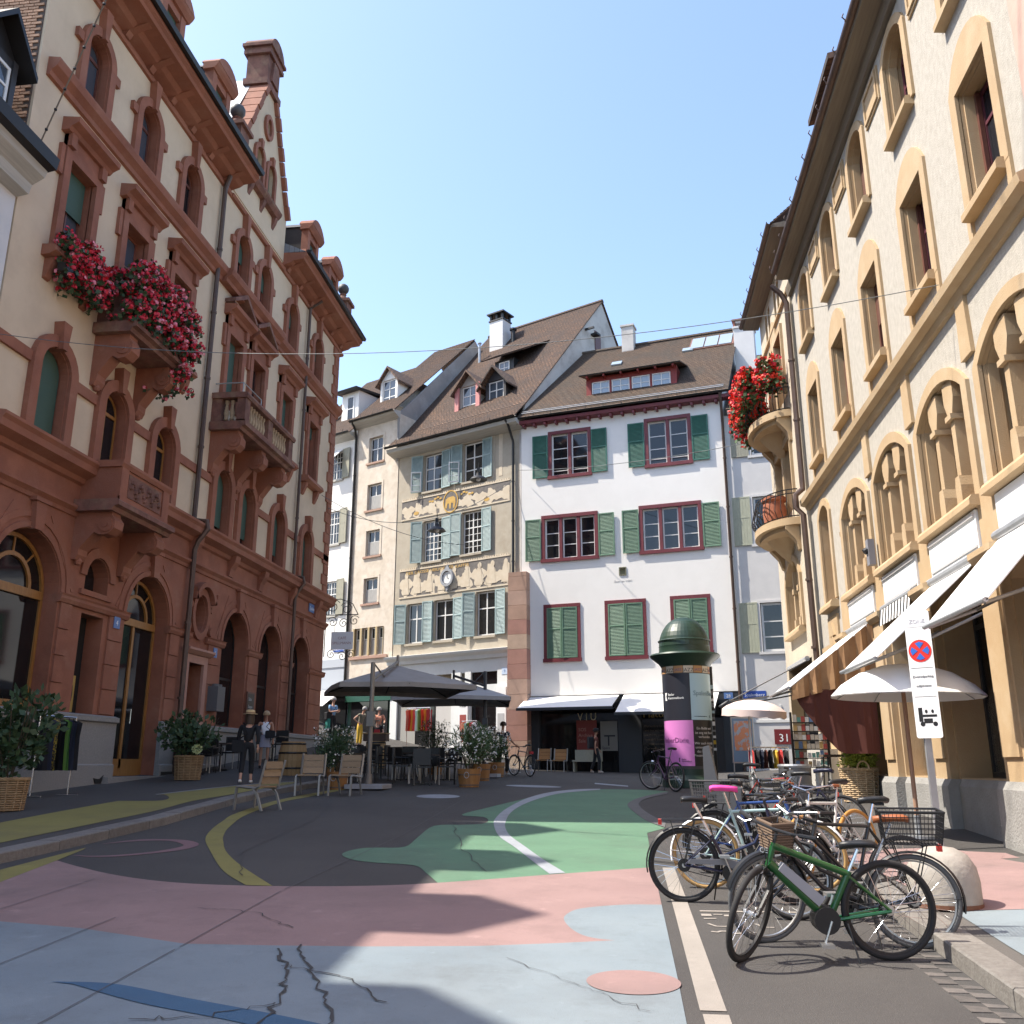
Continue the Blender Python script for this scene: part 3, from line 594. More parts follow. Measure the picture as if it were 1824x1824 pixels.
# shop windows and doors, varnished oak, fanlights
def fan(c, hw, z0, zs, y, low):
    b = MB(); f = .085
    ring(b, [(c-hw+f,z0)]+arch(c,hw-f,zs,hw-f,16)+[(c+hw-f,z0)], [(c-hw,z0)]+arch(c,hw,zs,hw,16)+[(c+hw,z0)], y, y+.09)
    b.box(c-hw+f,y-.03,zs-.12,c+hw-f,y+.09,zs+.06); ring(b, arch(c,hw*.52,zs+.06,hw*.52,14), arch(c,hw*.6,zs+.06,hw*.6,14), y, y+.07)
    for t in (50,90,130): a = radians(t); b.cone((c+cos(a)*hw*.58,y+.04,zs+.06+sin(a)*hw*.58),(c+cos(a)*(hw-f),y+.04,zs+sin(a)*(hw-f)),.025,n=6)
    b.box(c-hw+f,y,z0,c+hw-f,y+.09,z0+.18+low)
    if low: b.box(c-.05,y,z0+.18,c+.05,y+.09,zs-.12)
    w = put(b, 'shop_window' if not low else 'shop_door', WOODO, LH)
    p = MB(); p.prism([(c-hw+.04,zs)]+arch(c,hw-.04,zs,hw-.04,16)+[(c+hw-.04,zs)], y+.05, y+.06); put(p, 'fanlight_pane', SHOPG, w)
    if low:
        pane(w, c-hw+f, c-.05, z0+.18+low, zs-.12, y+.04, SHOPG); pane(w, c+.05, c+hw-f, z0+.18+low, zs-.12, y+.04, SHOPG)
    else: pane(w, c-hw+f, c+hw-f, z0+.18, zs-.12, y+.04, SHOPG)
    return w
fan(1.9,1.12,1.1,3.5,.28,0); dd = fan(6.85,1.07,-.25,3.5,.28,.22)
b = MB(); b.cone((6.98,.2,1.0),(6.98,.2,1.35),.015,n=6); put(b, 'door_handle', CHROME, LH)
for c in (12.3,15.22,18.2):
    b = MB(); ring(b, [(c-.88,1.14)]+arch(c,.88,3.6,.94,14)+[(c+.88,1.14)], [(c-.94,1.14)]+arch(c,.94,3.6,1.,14)+[(c+.94,1.14)], .36, .43); b.box(c-.88,.36,2.55,c+.88,.42,2.62); b.box(c-.03,.36,1.2,c+.03,.42,2.55); b.box(c-.88,.36,1.14,c+.88,.42,1.2)
    w = put(b, 'arched_window', mat('black_frame',(.015,.013,.012),.5), LH)
    for a, d in ((c-.88,c-.03),(c+.03,c+.88)): pane(w, a, d, 1.2, 2.55, .38, SHOPG)
    p = MB(); p.prism([(c-.88,2.62)]+arch(c,.88,3.6,.94,14)+[(c+.88,2.62)], .38, .392); put(p, 'pane', SHOPG, w)
# granite plinth with steps
b = MB()
for a, c in ((0,5.76),(7.94,9.0),(10.3,LEN+.02)): mould(b, a, c, [(0,-1.0),(-.2,-1.0),(-.2,.0),(-.16,.03),(-.16,.93),(-.22,.96),(-.22,1.06),(-.1,1.1),(.3,1.1),(.3,-1.)])
put(b, 'plinth', GRANITE, LH)
for i, (y0, zt) in enumerate(((-.36,-.26),(-.62,-.43))): m = MB(); m.box(5.3-.3*i,y0,-1,8.3+.3*i,.3,zt); put(m, 'door_step', GRANITE, LH)
m = MB(); m.prism([(4.95,-.28),(5.08,-.3),(5.2,-.3),(5.34,-.22),(5.3,-.3),(5.25,-.4),(5.02,-.4)], -.225, -.205); put(m, 'boot_scraper', DARKM, LH)
m = MB(); m.box(8.05,-.215,-.4,8.75,-.19,-.16); put(m, 'cellar_vent', DARKM, LH)
# frieze and main cornice of the ground floor
b = MB(); mould(b, -.02, LEN+.1, [(-.04,5.28),(-.1,5.3),(-.12,5.38),(-.2,5.46),(-.2,5.52),(-.08,5.54),(-.08,6.02),(-.16,6.06),(-.2,6.16),(-.42,6.26),(-.44,6.4),(-.5,6.48),(-.5,6.54),(-.02,6.62),(.1,6.62),(.1,5.28)])
put(b, 'ground_floor_cornice', SAND, LH)
for u in (8.85,11.4,13.8,16.7,19.5):
    m = MB(); mould(m, u-.16, u+.16, [(-.06,5.56),(-.16,5.56),(-.2,5.8),(-.32,6.0),(-.36,6.2),(-.06,6.2)]); put(m, 'cornice_bracket', SAND, LH)
# upper wall
ho = [ahole(c,.52,6.63,8.18,.52) for c in COLS]+[rhole(c-.5,c+.5,10.72,13.08) for c in COLS]+[ahole(c,.45,14.9,16.33,.45) for c in COLS]
b = MB(); wall(b, [(0,6.25),(0,17.9),(LEN,17.9),(LEN,6.25)], ho, 0., .32, 0, 1)
b.box(.05,.5,6.3,LEN-.003,9.5,17.85); b.add([(0,0,6.25),(0,.5,6.25),(0,.5,17.9),(0,0,17.9)],[(0,1,2,3)]); b.add([(LEN,0,6.25),(LEN,.5,6.25),(LEN,.5,17.9),(LEN,0,17.9)],[(0,1,2,3)])
UW = put(b, 'upper_wall', [CREAM,SAND], LH)
for i, c in enumerate(COLS):
    # first floor arched
    b = MB(); asurround(b, c, .52, 6.63, 8.18, .52, .27, -.13, .02); asurround(b, c, .50, 6.63, 8.18, .50, .1, -.05, .14)
    b.prism([(c-.08,8.66),(c+.08,8.66),(c+.15,9.28),(c-.15,9.28)], -.24, .02)
    put(b, 'window_surround', SAND, LH)
    if i in (1,2): window(LH, c-.5, c+.5, 6.66, 8.18, .2, WOODO, 2, (), .06, .05, arc=.5)
    else:
        window(LH, c-.5, c+.5, 6.66, 8.18, .22, WOODM, 2, (), .06, .05, arc=.5); m = MB(); zb = 6.66 if i == 0 else 7.0+.08*(i%3); m.prism(ahole(c,.5,zb,8.18,.5), .165, .18); put(m, 'roller_blind', BLINDG, LH)
    # second floor
    b = MB(); ring(b, [(c-.5,10.72),(c-.5,13.08),(c+.5,13.08),(c+.5,10.72)], [(c-.72,10.72),(c-.72,13.28),(c+.72,13.28),(c+.72,10.72)], -.12, .02); b.box(c-.72,-.1,13.28,c+.72,.02,13.62)
    for s in (-1,1): b.box(c+s*.62-.1,-.2,13.3,c+s*.62+.1,.02,13.62); b.box(c+s*.8-.06,-.09,12.55,c+s*.8+.06,.02,13.28)
    mould(b, c-.86, c+.86, [(.02,13.6),(-.18,13.62),(-.24,13.7),(-.4,13.78),(-.42,13.9),(.02,13.96)])
    put(b, 'window_surround', SAND, LH)
    if i in (3,4):
        b = MB(); 
        for s in (-1,1): b.prism([(c+s*.88,13.98),(c,14.5),(c,14.66),(c+s*.88,14.1)][::s], -.36, .02)
        b.box(c-.8,-.3,13.96,c+.8,.0,14.03); put(b, 'pediment', SANDD, LH)
    window(LH, c-.48, c+.48, 10.75, 13.06, .2, WOODM if i not in (1,) else mat('red_frame',(.20,.065,.04),.45), 2, (.62,), .06, .05, gl=GLASSB if i in (0,1) else GLASS)
    if i in (0,2,3,5,6):
        m = MB(); zb = {0:12.05,2:11.2,3:11.3,5:11.2,6:12.6}[i]; m.box(c-.46,.15,zb,c+.46,.165,13.06); put(m, 'roller_blind', BLINDG, LH)
    if i in (0,2,5,6):
        b = MB(); mould(b, c-.92, c+.92, [(.02,10.72),(-.3,10.70),(-.34,10.56),(-.2,10.48),(.02,10.46)]); 
        for s in (-1,1): mould(b, c+s*.68-.1, c+s*.68+.1, [(.02,10.46),(-.22,10.46),(-.16,10.25),(-.06,10.02),(.02,9.98)])
        put(b, 'window_sill', SAND, LH)
    # third floor arched
    b = MB(); asurround(b, c, .45, 14.88, 16.33, .45, .23, -.12, .02); asurround(b, c, .43, 14.88, 16.33, .43, .08, -.05, .14); b.prism([(c-.07,16.74),(c+.07,16.74),(c+.14,17.56),(c-.14,17.56)], -.2, .02)
    for s in (-1,1): b.box(c+s*.78-.12,-.10,16.12,c+s*.78+.12,.02,16.36)
    put(b, 'window_surround', SAND, LH)
    window(LH, c-.43, c+.43, 14.92, 16.33, .2, WOODM if i < 3 else mat('red_frame',(.20,.065,.04),.45), 2, (), .06, .05, arc=.43, gl=GLASSB if i in (0,1) else GLASS)
    if i > 2: m = MB(); m.prism(ahole(c,.42,16.0,16.33,.42), .165, .18); put(m, 'roller_blind', BLINDG, LH)
# thin band between the arched windows
e = [0]+[x for c in COLS for x in (c-.78,c+.78)]+[LEN]
for a, c in zip(e[::2], e[1::2]):
    m = MB(); m.box(a,-.07,8.06,c,.0,8.30); put(m, 'wall_band', SAND, LH)
# string course under third floor, breaks forward over the bay
for a, c, d in ((0.25,9.15,0),(9.15,13.75,.14),(13.75,LEN+.25,0)):
    m = MB(); mould(m, a, c, [(.02,14.42),(-.08-d,14.44),(-.1-d,14.55),(-.24-d,14.66),(-.28-d,14.8),(-.28-d,14.85),(.02,14.9)]); put(m, 'string_course', SAND, LH)
# eaves cornice with brackets, two lengths either side of the gable
for a, c in ((0,9.35),(13.95,LEN+.55)):
    m = MB(); mould(m, a, c, [(.02,17.52),(-.07,17.54),(-.1,17.62),(-.02,17.66),(-.02,17.78),(-.3,17.86),(-.42,17.95),(-.8,18.0),(-.84,18.08),(-.92,18.14),(-.92,18.26),(.4,18.3),(.4,17.52)]); put(m, 'eaves_cornice', SAND, LH)
    m = MB(); m.prismx([(-.9,18.24),(-1.06,18.22),(-1.1,18.34),(-.9,18.36)], a, c); put(m, 'gutter', DARKM, LH)
    n = int((c-a-.3)/1.22)
    for i in range(n+1):
        u = a+.35+i*(c-a-.9)/max(1,n); m = MB(); mould(m, u-.1, u+.1, [(-.0,17.66),(-.12,17.68),(-.2,17.82),(-.42,17.9),(-.7,17.99),(-.0,17.99)]); put(m, 'cornice_bracket', SAND, LH)
m = MB(); mould(m, 9.3, 14.0, [(.02,17.52),(-.1,17.54),(-.14,17.64),(.02,17.7)]); put(m, 'string_course', SAND, LH)
# quoins at the corner
for z0, z1 in ((6.62,14.4),(14.9,17.5)):
    n = int((z1-z0)/.42); h = (z1-z0)/n
    for i in range(n):
        m = MB(); w = .62 if i%2 else .42; m.box(LEN-w,-.07,z0+i*h+.012,LEN+.07,.5,z0+(i+1)*h-.012); put(m, 'quoin_block', SAND, LH)
# the stepped gable
gc = 11.65
gp = [(9.35,17.9),(9.35,19.6),(9.85,20.5),(11.25,23.4),(12.05,23.4),(13.45,20.5),(13.95,19.6),(13.95,17.9)]
b = MB(); wall(b, gp, [ahole(11.1,.3,19.2,20.35,.3,8), ahole(12.15,.3,19.2,20.35,.3,8), ovhole(gc,21.9,.2,.34,14)], -.03, .3); n = len(gp)
b.add([(a,-.03,z) for a,z in gp]+[(a,.45,z) for a,z in gp],[(i,(i+1)%n,n+(i+1)%n,n+i) for i in range(n)]+[tuple(n+q for q in t) for t in tessellate_polygon([[Vector((a,z,0)) for a,z in gp]])]); GBL = put(b, 'gable_wall', CREAM, LH)
for c in (11.1,12.15):
    b = MB(); asurround(b, c, .3, 19.2, 20.35, .3, .16, -.13, -.02, n=8); b.prism([(c-.06,20.62),(c+.06,20.62),(c+.1,20.98),(c-.1,20.98)],-.18,-.02); put(b, 'window_surround', SAND, LH); window(LH, c-.29, c+.29, 19.22, 20.35, .12, WOODM, 1, (), .05, .04, arc=.29); m = MB(); m.prism(ahole(c,.28,19.6,20.35,.28,8),.1,.11); put(m,'roller_blind',BLINDG,LH)
b = MB(); o1 = ovhole(gc,21.9,.2,.34,14); o2 = ovhole(gc,21.9,.36,.5,14); ring(b, o1+[o1[0]], o2+[o2[0]], -.13, -.02); put(b, 'oval_surround', SAND, LH); p = MB(); p.prism(ovhole(gc,21.9,.22,.36,14),.15,.17); put(p,'oval_pane',GLASS,LH)
b = MB(); mould(b, 10.4, 12.85, [(-.02,18.9),(-.2,18.92),(-.3,19.05),(-.32,19.14),(-.02,19.2)]); put(b, 'window_sill', SANDD, LH)
for u in (10.55,11.6,12.7): m = MB(); mould(m, u-.09,u+.09,[(-.02,18.9),(-.2,18.9),(-.14,18.7),(-.02,18.45)]); put(m,'sill_bracket',SANDD,LH)
def rake(pts, w=.09):
    for (a,z),(c,d) in zip(pts,pts[1:]):
        L = math.hypot(c-a,d-z); k = max(1,int(L/.5))
        for i in range(k):
            t0, t1 = i/k, (i+1)/k-.015; p = (a+(c-a)*t0, z+(d-z)*t0); q = (a+(c-a)*t1, z+(d-z)*t1); s = 1 if c > a and d > z or c < a and d < z else 1
            nx, nz = -(d-z)/L, (c-a)/L
            if nz < 0: nx, nz = -nx, -nz
            m = MB(); m.prism([(p[0]-nx*.12,p[1]-nz*.12),(q[0]-nx*.12,q[1]-nz*.12),(q[0]+nx*w,q[1]+nz*w),(p[0]+nx*w,p[1]+nz*w)],-.16-.03*(i%2),.5); put(m,'coping_stone',SAND,GBL)
rake([(9.35,19.6),(9.85,20.5),(11.2,23.3)]); rake([(12.1,23.3),(13.45,20.5),(13.95,19.6)])
b = MB(); b.box(11.0,-.16,23.3,12.3,.75,23.55); b.box(11.12,-.1,23.55,12.18,.7,24.6); b.box(11.0,-.2,24.6,12.3,.8,24.75); b.box(10.95,-.26,24.9,12.35,.86,25.02); b.box(11.05,-.18,24.75,12.25,.78,24.9)
b.prism([(11.0,25.02)]+arch(11.65,.62,25.02,.5,10)+[(12.3,25.02)],-.22,.82); b.prism([(11.35,23.65),(11.95,23.65),(11.85,24.5),(11.45,24.5)],-.2,-.08); put(b, 'gable_pier', SANDD, LH)
for u, z in ((8.95,18.36),(20.6,18.36)):
    b = MB(); z += .55; b.box(u-.32,-.5,z-.55,u+.32,.14,z+.75); b.box(u-.42,-.6,z+.75,u+.42,.24,z+.88); b.lathe([(.26,0),(.2,.15),(.12,.3),(.16,.36),(.1,.42)],(u,-.18,z+.88),10); put(b, 'pinnacle', SANDD, LH); b = MB(); b.ball((u,-.18,z+1.52),.25,14); put(b, 'ball_finial', mat('lead_grey',(.05,.05,.052),.6,(.09,.085,.08),5), LH, True)
# roofs
b = MB(); b.prismx([(.9,18.32),(2.6,22.6),(5.2,23.6),(9.5,18.32)], 9.3, 14.0); put(b, 'mansard_roof', SLATE, LH)
for a_, c_ in ((.03,9.3),(14.0,LEN+.3)): b = MB(); b.prismx([(-.85,18.32),(.35,18.9),(2.6,22.6),(5.2,23.6),(9.5,18.32)], a_, c_); put(b, 'mansard_roof', SLATE, LH)
sl_ = Vector((.0,0,0))
tiled(LH, (9.2,.45,19.4), (0,1,0), (2.2,0,4.3), [(0,0),(6,0),(6,4.7),(0,4.7)], SLATE, 'gable_roof', .2); tiled(LH, (14.1,.45,19.4), (0,1,0), (-2.2,0,4.3), [(0,0),(6,0),(6,4.7),(0,4.7)], SLATE, 'gable_roof', .2)
b = MB(); b.add([(9.35,.5,19.9),(11.3,.5,23.7),(11.3,1.3,23.72),(9.35,1.3,19.92)],[(0,1,2,3)]); put(b, 'zinc_flashing', ZINC, LH)
for u in (1.1,4.15,7.2,15.75,18.4):
    b = MB(); z = 18.36; dy_ = -.62; b.box(u-.62,.15,z,u-.36,.42,z+1.75); b.box(u+.36,.15,z,u+.62,.42,z+1.75); b.box(u-.36,.2,z,u+.36,.42,z+.35); b.box(u-.36,.18,z+1.5,u+.36,.42,z+1.75)
    for s in (-1,1): b.prism([(u+s*.62,z),(u+s*.85,z),(u+s*.62,z+.9)][::s],.2,.4)
    mould(b, u-.72, u+.72, [(.45,z+1.72),(.1,z+1.74),(.0,z+1.86),(-.04,z+1.94),(.45,z+1.96)]); b.prism([(u-.72,z+1.96)]+arch(u,.72,z+1.96,.42,10)+[(u+.72,z+1.96)],-.04,.5)
    b.xf(Matrix.Translation((0,dy_,-.12))); d = put(b, 'dormer', SAND, LH); b = MB(); b.box(u-.55,.42,z,u+.55,2.2,z+1.9); b.prism([(u-.6,z+1.9)]+arch(u,.6,z+1.9,.36,8)+[(u+.6,z+1.9)],.42,2.4); b.xf(Matrix.Translation((0,dy_,-.12))); put(b, 'dormer_cheek', DARKM, d); b = MB(); b.box(u-.36,.3,z+.35,u+.36,.32,z+1.5); b.xf(Matrix.Translation((0,dy_,-.12))); put(b, 'dormer_blind', BLINDG, d)
# balconies
def console(par, u, y0, zt, zb, dep, w=.36):
    h = zt-zb; prof = [(0,zb),(-.1,zb),(-.16,zb+.1*h),(-.17,zb+.22*h),(-.25*dep-.1,zb+.42*h),(-.48*dep,zb+.56*h),(-.62*dep,zb+.5*h),(-.8*dep,zb+.52*h),(-.94*dep,zb+.64*h),(-.95*dep,zb+.8*h),(-.86*dep,zb+.92*h),(-.86*dep,zt),(0,zt)]
    m = MB(); mould(m, u-w/2, u+w/2, [(a+y0,z) for a,z in prof]); m.cone((u-w/2-.03,y0-.74*dep,zb+.72*h),(u+w/2+.03,y0-.74*dep,zb+.72*h),.17*dep/1.0,n=16); m.cone((u-w/2-.05,y0-.74*dep,zb+.72*h),(u+w/2+.05,y0-.74*dep,zb+.72*h),.07*dep,n=12)
    m.ball((u,y0-.08,zb-.02),.09,8); put(m, 'balcony_console', SAND, par)
def slab(par, a, c, dep, z, y0=-.02):
    m = MB(); mould(m, a, c, [(y0,z-.02),(y0-dep*.86,z-.02),(y0-dep*.9,z+.07),(y0-dep,z+.1),(y0-dep,z+.2),(y0-dep*.95,z+.24),(y0,z+.24)]); return put(m, 'balcony_slab', SANDD, par)
slab(LH, 3.1, 5.72, 1.08, 5.42, -.06); console(LH,3.45,-.06,5.42,4.35,1.0); console(LH,5.35,-.06,5.42,4.35,1.0)
b = MB(); b.box(3.3,-.98,5.66,5.52,-.86,6.45); b.box(3.3,-.86,5.66,3.42,-.0,6.45); b.box(5.4,-.86,5.66,5.52,-.0,6.45); mould(b, 3.24, 5.58, [(-.02,6.45),(-1.02,6.45),(-1.06,6.54),(-1.06,6.6),(-.02,6.62)]); b.box(3.3,-1.02,5.66,3.6,-.98,6.45); b.box(5.22,-1.02,5.66,5.52,-.98,6.45); b.box(3.3,-1.03,5.66,5.52,-.98,5.78); bp = put(b, 'balcony_parapet', SAND, LH)
b = MB(); b.box(3.66,-1.0,5.84,5.16,-.975,6.38)
rr = random.Random(2)
for i in range(26): x = 3.75+1.3*i/25; b.ball((x,-1.0,6.1+.16*sin(i*.9)),.05+.03*rr.random(),6)
put(b, 'carved_panel', SANDD, LH)
slab(LH, 3.05, 5.62, 1.08, 9.7); console(LH,3.4,0,9.7,8.45,1.0); console(LH,5.28,0,9.7,8.45,1.0)
b = MB(); b.box(3.2,-.98,9.94,5.5,-.84,10.72); b.box(3.2,-.84,9.94,3.34,0,10.72); b.box(5.36,-.84,9.94,5.5,0,10.72); mould(b,3.14,5.56,[(-.02,10.72),(-1.02,10.72),(-1.05,10.84),(-.02,10.88)]); put(b, 'balcony_parapet', SANDD, LH)
slab(LH, 9.3, 13.55, 1.12, 9.62); [console(LH,u,0,9.62,8.35,1.02) for u in (9.65,11.45,13.2)]
b = MB()
for x0, x1 in ((9.4,9.75),(11.25,11.6),(13.1,13.45)): b.box(x0,-1.06,9.86,x1,-.8,10.62)
b.box(9.4,-.3,9.86,9.66,0,10.62); b.box(13.2,-.3,9.86,13.45,0,10.62); mould(b,9.34,13.5,[(-.76,10.62),(-1.1,10.62),(-1.14,10.7),(-1.12,10.78),(-.76,10.8)]); b.box(9.34,-.76,10.62,9.7,.0,10.8); b.box(13.16,-.76,10.62,13.5,.0,10.8); b.box(9.4,-1.08,9.86,13.45,-.78,9.94); BAL = put(b, 'balustrade', SANDD, LH)
bm_ = MB(); bm_.lathe([(.06,0),(.075,.03),(.05,.08),(.085,.22),(.05,.42),(.04,.5),(.07,.56),(.07,.62)],(0,0,0),8); bme = bm_.mesh('baluster', mat('pale_weathered_stone',(.42,.31,.19),.9,(.3,.2,.12),6), True)
for x in [9.88+.2*i for i in range(7)]+[11.73+.2*i for i in range(7)]: o = bpy.data.objects.new('baluster', bme); COL.objects.link(o); o.parent = BAL; o.location = (x,-.93,9.96)
for y in (-.6,-.42): o = bpy.data.objects.new('baluster', bme); COL.objects.link(o); o.parent = BAL; o.location = (9.53,y,9.96)
b = MB(); b.tube([(9.5,-.9,11.15),(10.9,-.9,11.15)],.02,6); b.tube([(9.5,-.9,10.8),(9.5,-.9,11.15)],.015,6); b.tube([(10.9,-.9,10.8),(10.9,-.9,11.15)],.015,6); b.tube([(9.5,-.9,11.15),(9.5,-.02,11.15)],.02,6); put(b, 'balcony_rail', GALV, LH)
pipe(LH, [(8.72,-.25,17.85),(8.72,-.12,17.4),(8.72,-.12,6.72),(8.72,-.5,6.62),(8.72,-.56,6.4),(8.72,-.3,6.05),(8.72,-.22,5.8),(8.72,-.24,-.3)], .075); pipe(LH, [(16.82,-.6,17.8),(16.82,-.12,17.5),(16.82,-.12,6.72),(16.82,-.5,6.62),(16.82,-.56,6.4),(16.82,-.3,6.05),(16.82,-.24,5.8),(16.82,-.24,0.4)], .06)
# plates
def plate(par, u, z, w, h, s, col, tc, y=-.075, size=None, name='street_sign'):
    m = MB(); m.box(u,y-.015,z,u+w,y,z+h); p = put(m, name, col, par); text(p, s, size or h*.62, (u+w/2,y-.017,z+h*.26), FRONT, tc, align='CENTER'); return p
PLB = mat('plate_blue',(.10,.19,.42),.4); PLW = mat('plate_white',(.75,.76,.78),.4)
plate(LH, 18.75, 5.7, 1.05, .32, 'Spalenberg', PLB, PLW, -.1); plate(LH, 5.2, 3.12, .26, .28, '4', PLB, PLW, -.12, name='house_number'); plate(LH, 10.68, 3.04, .24, .28, '6', PLB, PLW, -.12, name='house_number')
m = MB(); m.box(10.55,-.42,1.5,11.05,-.1,2.2); m.cone((10.7,-.26,2.2),(10.7,-.26,2.27),.1,n=10); m.cone((10.92,-.26,2.2),(10.92,-.26,2.27),.1,n=10); tag(put(m, 'menu_box', mat('menu_grey',(.10,.10,.105),.5), None), 'dark grey box lamp with lit white menu card fixed beside the arcade window', 'menu box'); mo = bpy.data.objects['menu_box']; mo.parent = None; mo.matrix_world = Matrix.Translation((-12,15.15,0)) @ Matrix.Rotation(pi/2,4,'Z')
m = MB(); m.box(11.052,-.4,1.52,11.056,-.12,2.1); put(m, 'menu_card', WHITEP, mo)
# flower boxes with geraniums
def flowers(name, label, boxes, n, seed, loc, rz, mats=(LEAFD,FLR,FLP), drop=.35, group=None, cat='flower box', trough=True):
    rr = random.Random(seed); root = thing(name, label, cat, loc, rz, group)
    lf, f1, f2 = MB(), MB(), MB(); bx = MB()
    for (x0,x1,y0,y1,z0,z1) in boxes:
        if trough: bx.box(x0+.04,(y0+y1)/2-.09,z0+.12,x1-.04,(y0+y1)/2+.09,z0+.12+.2)
        k = int(n*((x1-x0)*(z1-z0))/sum((b[1]-b[0])*(b[5]-b[4]) for b in boxes))
        for i in range(k):
            t = rr.random(); x = x0+(x1-x0)*t; q = rr.random(); z = z0+(z1-z0)*q**.8-drop*rr.random()*.4; y = (y0+y1)/2+(y1-y0)*.5*rr.uniform(-1,1)*(1-.4*q)
            x += rr.gauss(0,.05); z += .12*sin(x*5+seed)*q
            for mbq, s, cnt in ((lf,.075,3),):
                for _ in range(cnt):
                    c = Vector((x+rr.gauss(0,.06),y+rr.gauss(0,.06),z+rr.gauss(0,.06))); a = Vector((rr.gauss(0,1),rr.gauss(0,1),rr.gauss(0,1))).normalized(); b_ = a.orthogonal().normalized(); c_ = a.cross(b_); r = s*rr.uniform(.6,1.1)
                    mbq.add([c+b_*r,c+c_*r*.8,c-b_*r,c-c_*r*.8],[(0,1,2,3)])
            for _q in range(2):
                if rr.random() > .9: continue
                tgt = f1 if rr.random() < .74 else f2; c = Vector((x+rr.gauss(0,.05),y-.05*(1 if y < (y0+y1)/2 else -1)+rr.gauss(0,.04),z+.06))
                r = rr.uniform(.055,.1)
                for _ in range(5):
                    d = Vector((rr.gauss(0,1),rr.gauss(0,1),rr.gauss(0,1))).normalized(); e = d.orthogonal().normalized(); f = d.cross(e); p = c+d*r*.6; tgt.add([p+e*r*.5,p+f*r*.5,p-e*r*.5,p-f*r*.5],[(0,1,2,3)])
    if trough: put(bx, 'trough', DARKM, root)
    put(lf, 'foliage', mats[0], root, kind='stuff'); put(f1, 'blossoms', mats[1], root, kind='stuff'); put(f2, 'pale_blossoms', mats[2], root, kind='stuff')
    return root
LB = (-12,15.15,0)
flowers('geranium_box', 'red and pink geraniums on the window sill above the arched green blind', [(1.1,2.75,-.62,-.12,10.05,11.15)], 330, 4, LB, pi/2)
flowers('geranium_balcony', 'large mass of red and pink geraniums covering the stone balcony', [(2.95,5.75,-1.35,-.75,9.95,11.55),(5.2,5.85,-1.3,-.2,9.1,11.2),(2.85,3.3,-1.2,-.2,10.1,11.4)], 1050, 9, LB, pi/2, trough=False, cat='flowers')
# lower white house with dormers in front of the brick party wall
NH = thing('townhouse', 'low white house with dark gutter and white dormer at the upper left edge', 'house', (-12,15.15,ZB), pi/2, oz=True)
b = MB(); b.box(-24,.02,-1.2,-.03,9,11.6); put(b, 'wall', GREYW, NH)
m = MB(); mould(m,-24,-.02,[(.02,11.2),(-.25,11.25),(-.3,11.45),(-.55,11.6),(-.6,11.75),(.02,11.8)]); put(m,'eaves_cornice',SOFFITW,NH); m = MB(); mould(m,-24,-.0,[(-.58,11.74),(-.78,11.78),(-.82,12.02),(-.56,12.02)]); put(m,'gutter',DARKM,NH)
b = MB(); b.prismx([(-.55,11.8),(4.5,15.2),(9.3,11.8)],-24,-.03); put(b,'roof',ROOF,NH)
for u in (-1.1,-4.25,-7.35,-10.5,-13.6):
    T_ = Matrix.Translation((0,.42,.12)); b = MB(); b.box(u-.62,-.35,12.0,u-.48,1.8,13.9); b.box(u+.48,-.35,12.0,u+.62,1.8,13.9); b.box(u-.48,-.3,12.0,u+.48,-.2,12.3); b.box(u-.48,-.3,13.7,u+.48,1.8,13.9); b.xf(T_); d = put(b,'dormer',mat('dark_dormer',(.035,.034,.036),.6),NH)
    b = MB(); 
    for s in (-1,1): b.add([(u+s*.85,-.65,13.75),(u,-.65,14.75),(u,2.8,14.75),(u+s*.85,2.8,13.75)],[(0,1,2,3)]); b.add([(u+s*.85,-.65,13.62),(u,-.65,14.6),(u,2.8,14.6),(u+s*.85,2.8,13.62)],[(0,1,2,3)]); b.add([(u+s*.85,-.65,13.62),(u,-.65,14.6),(u,-.65,14.75),(u+s*.85,-.65,13.75)],[(0,1,2,3)])
    b.prism([(u-.6,13.9),(u+.6,13.9),(u,14.55)],-.3,-.2); b.xf(T_); put(b,'dormer_roof',DARKM,d); window(NH,u-.46,u+.46,12.44,13.8,.10,WOODW,2,(.66,),.07,.06,gl=GLASSB)
# brick party wall above the low house, every brick in view a piece of its own
PW = put(MB().box(-.02,.06,11.9,.04,9.,19.2), 'party_wall', mat('brick_mortar',(.10,.075,.06),.95), LH)
bk = MB(); bk.box(-.045,.004,.006,-.01,.226,.066); bkm = bk.mesh('brick', mat('party_brick',(.40,.24,.15),.9,(.30,.15,.09),2,.3,30,rand=.35)); nb = 0
for r in range(60):
    for c in range(9):
        z = 13.2+r*.082; y = .08+c*.24+(.12 if r%2 else 0)
        if z > 17.6 or y > 1.3 or nb > 298: continue
        if True:
            o = bpy.data.objects.new('brick', bkm); COL.objects.link(o); o.parent = PW; o.location = (0,y,z); nb += 1
b = MB()
for r in range(70):
    for c in range(32):
        z = 11.97+r*.082; y = .08+c*.24+(.12 if r%2 else 0)
        if 13.15 <= z <= 17.65 and y <= 1.3: continue
        if z > 19.1 or y > 8.7: continue
        b.box(-.045,y+.004,z+.006,-.01,y+.226,z+.066)
put(b, 'brickwork', MATS['party_brick'], PW, kind='stuff')
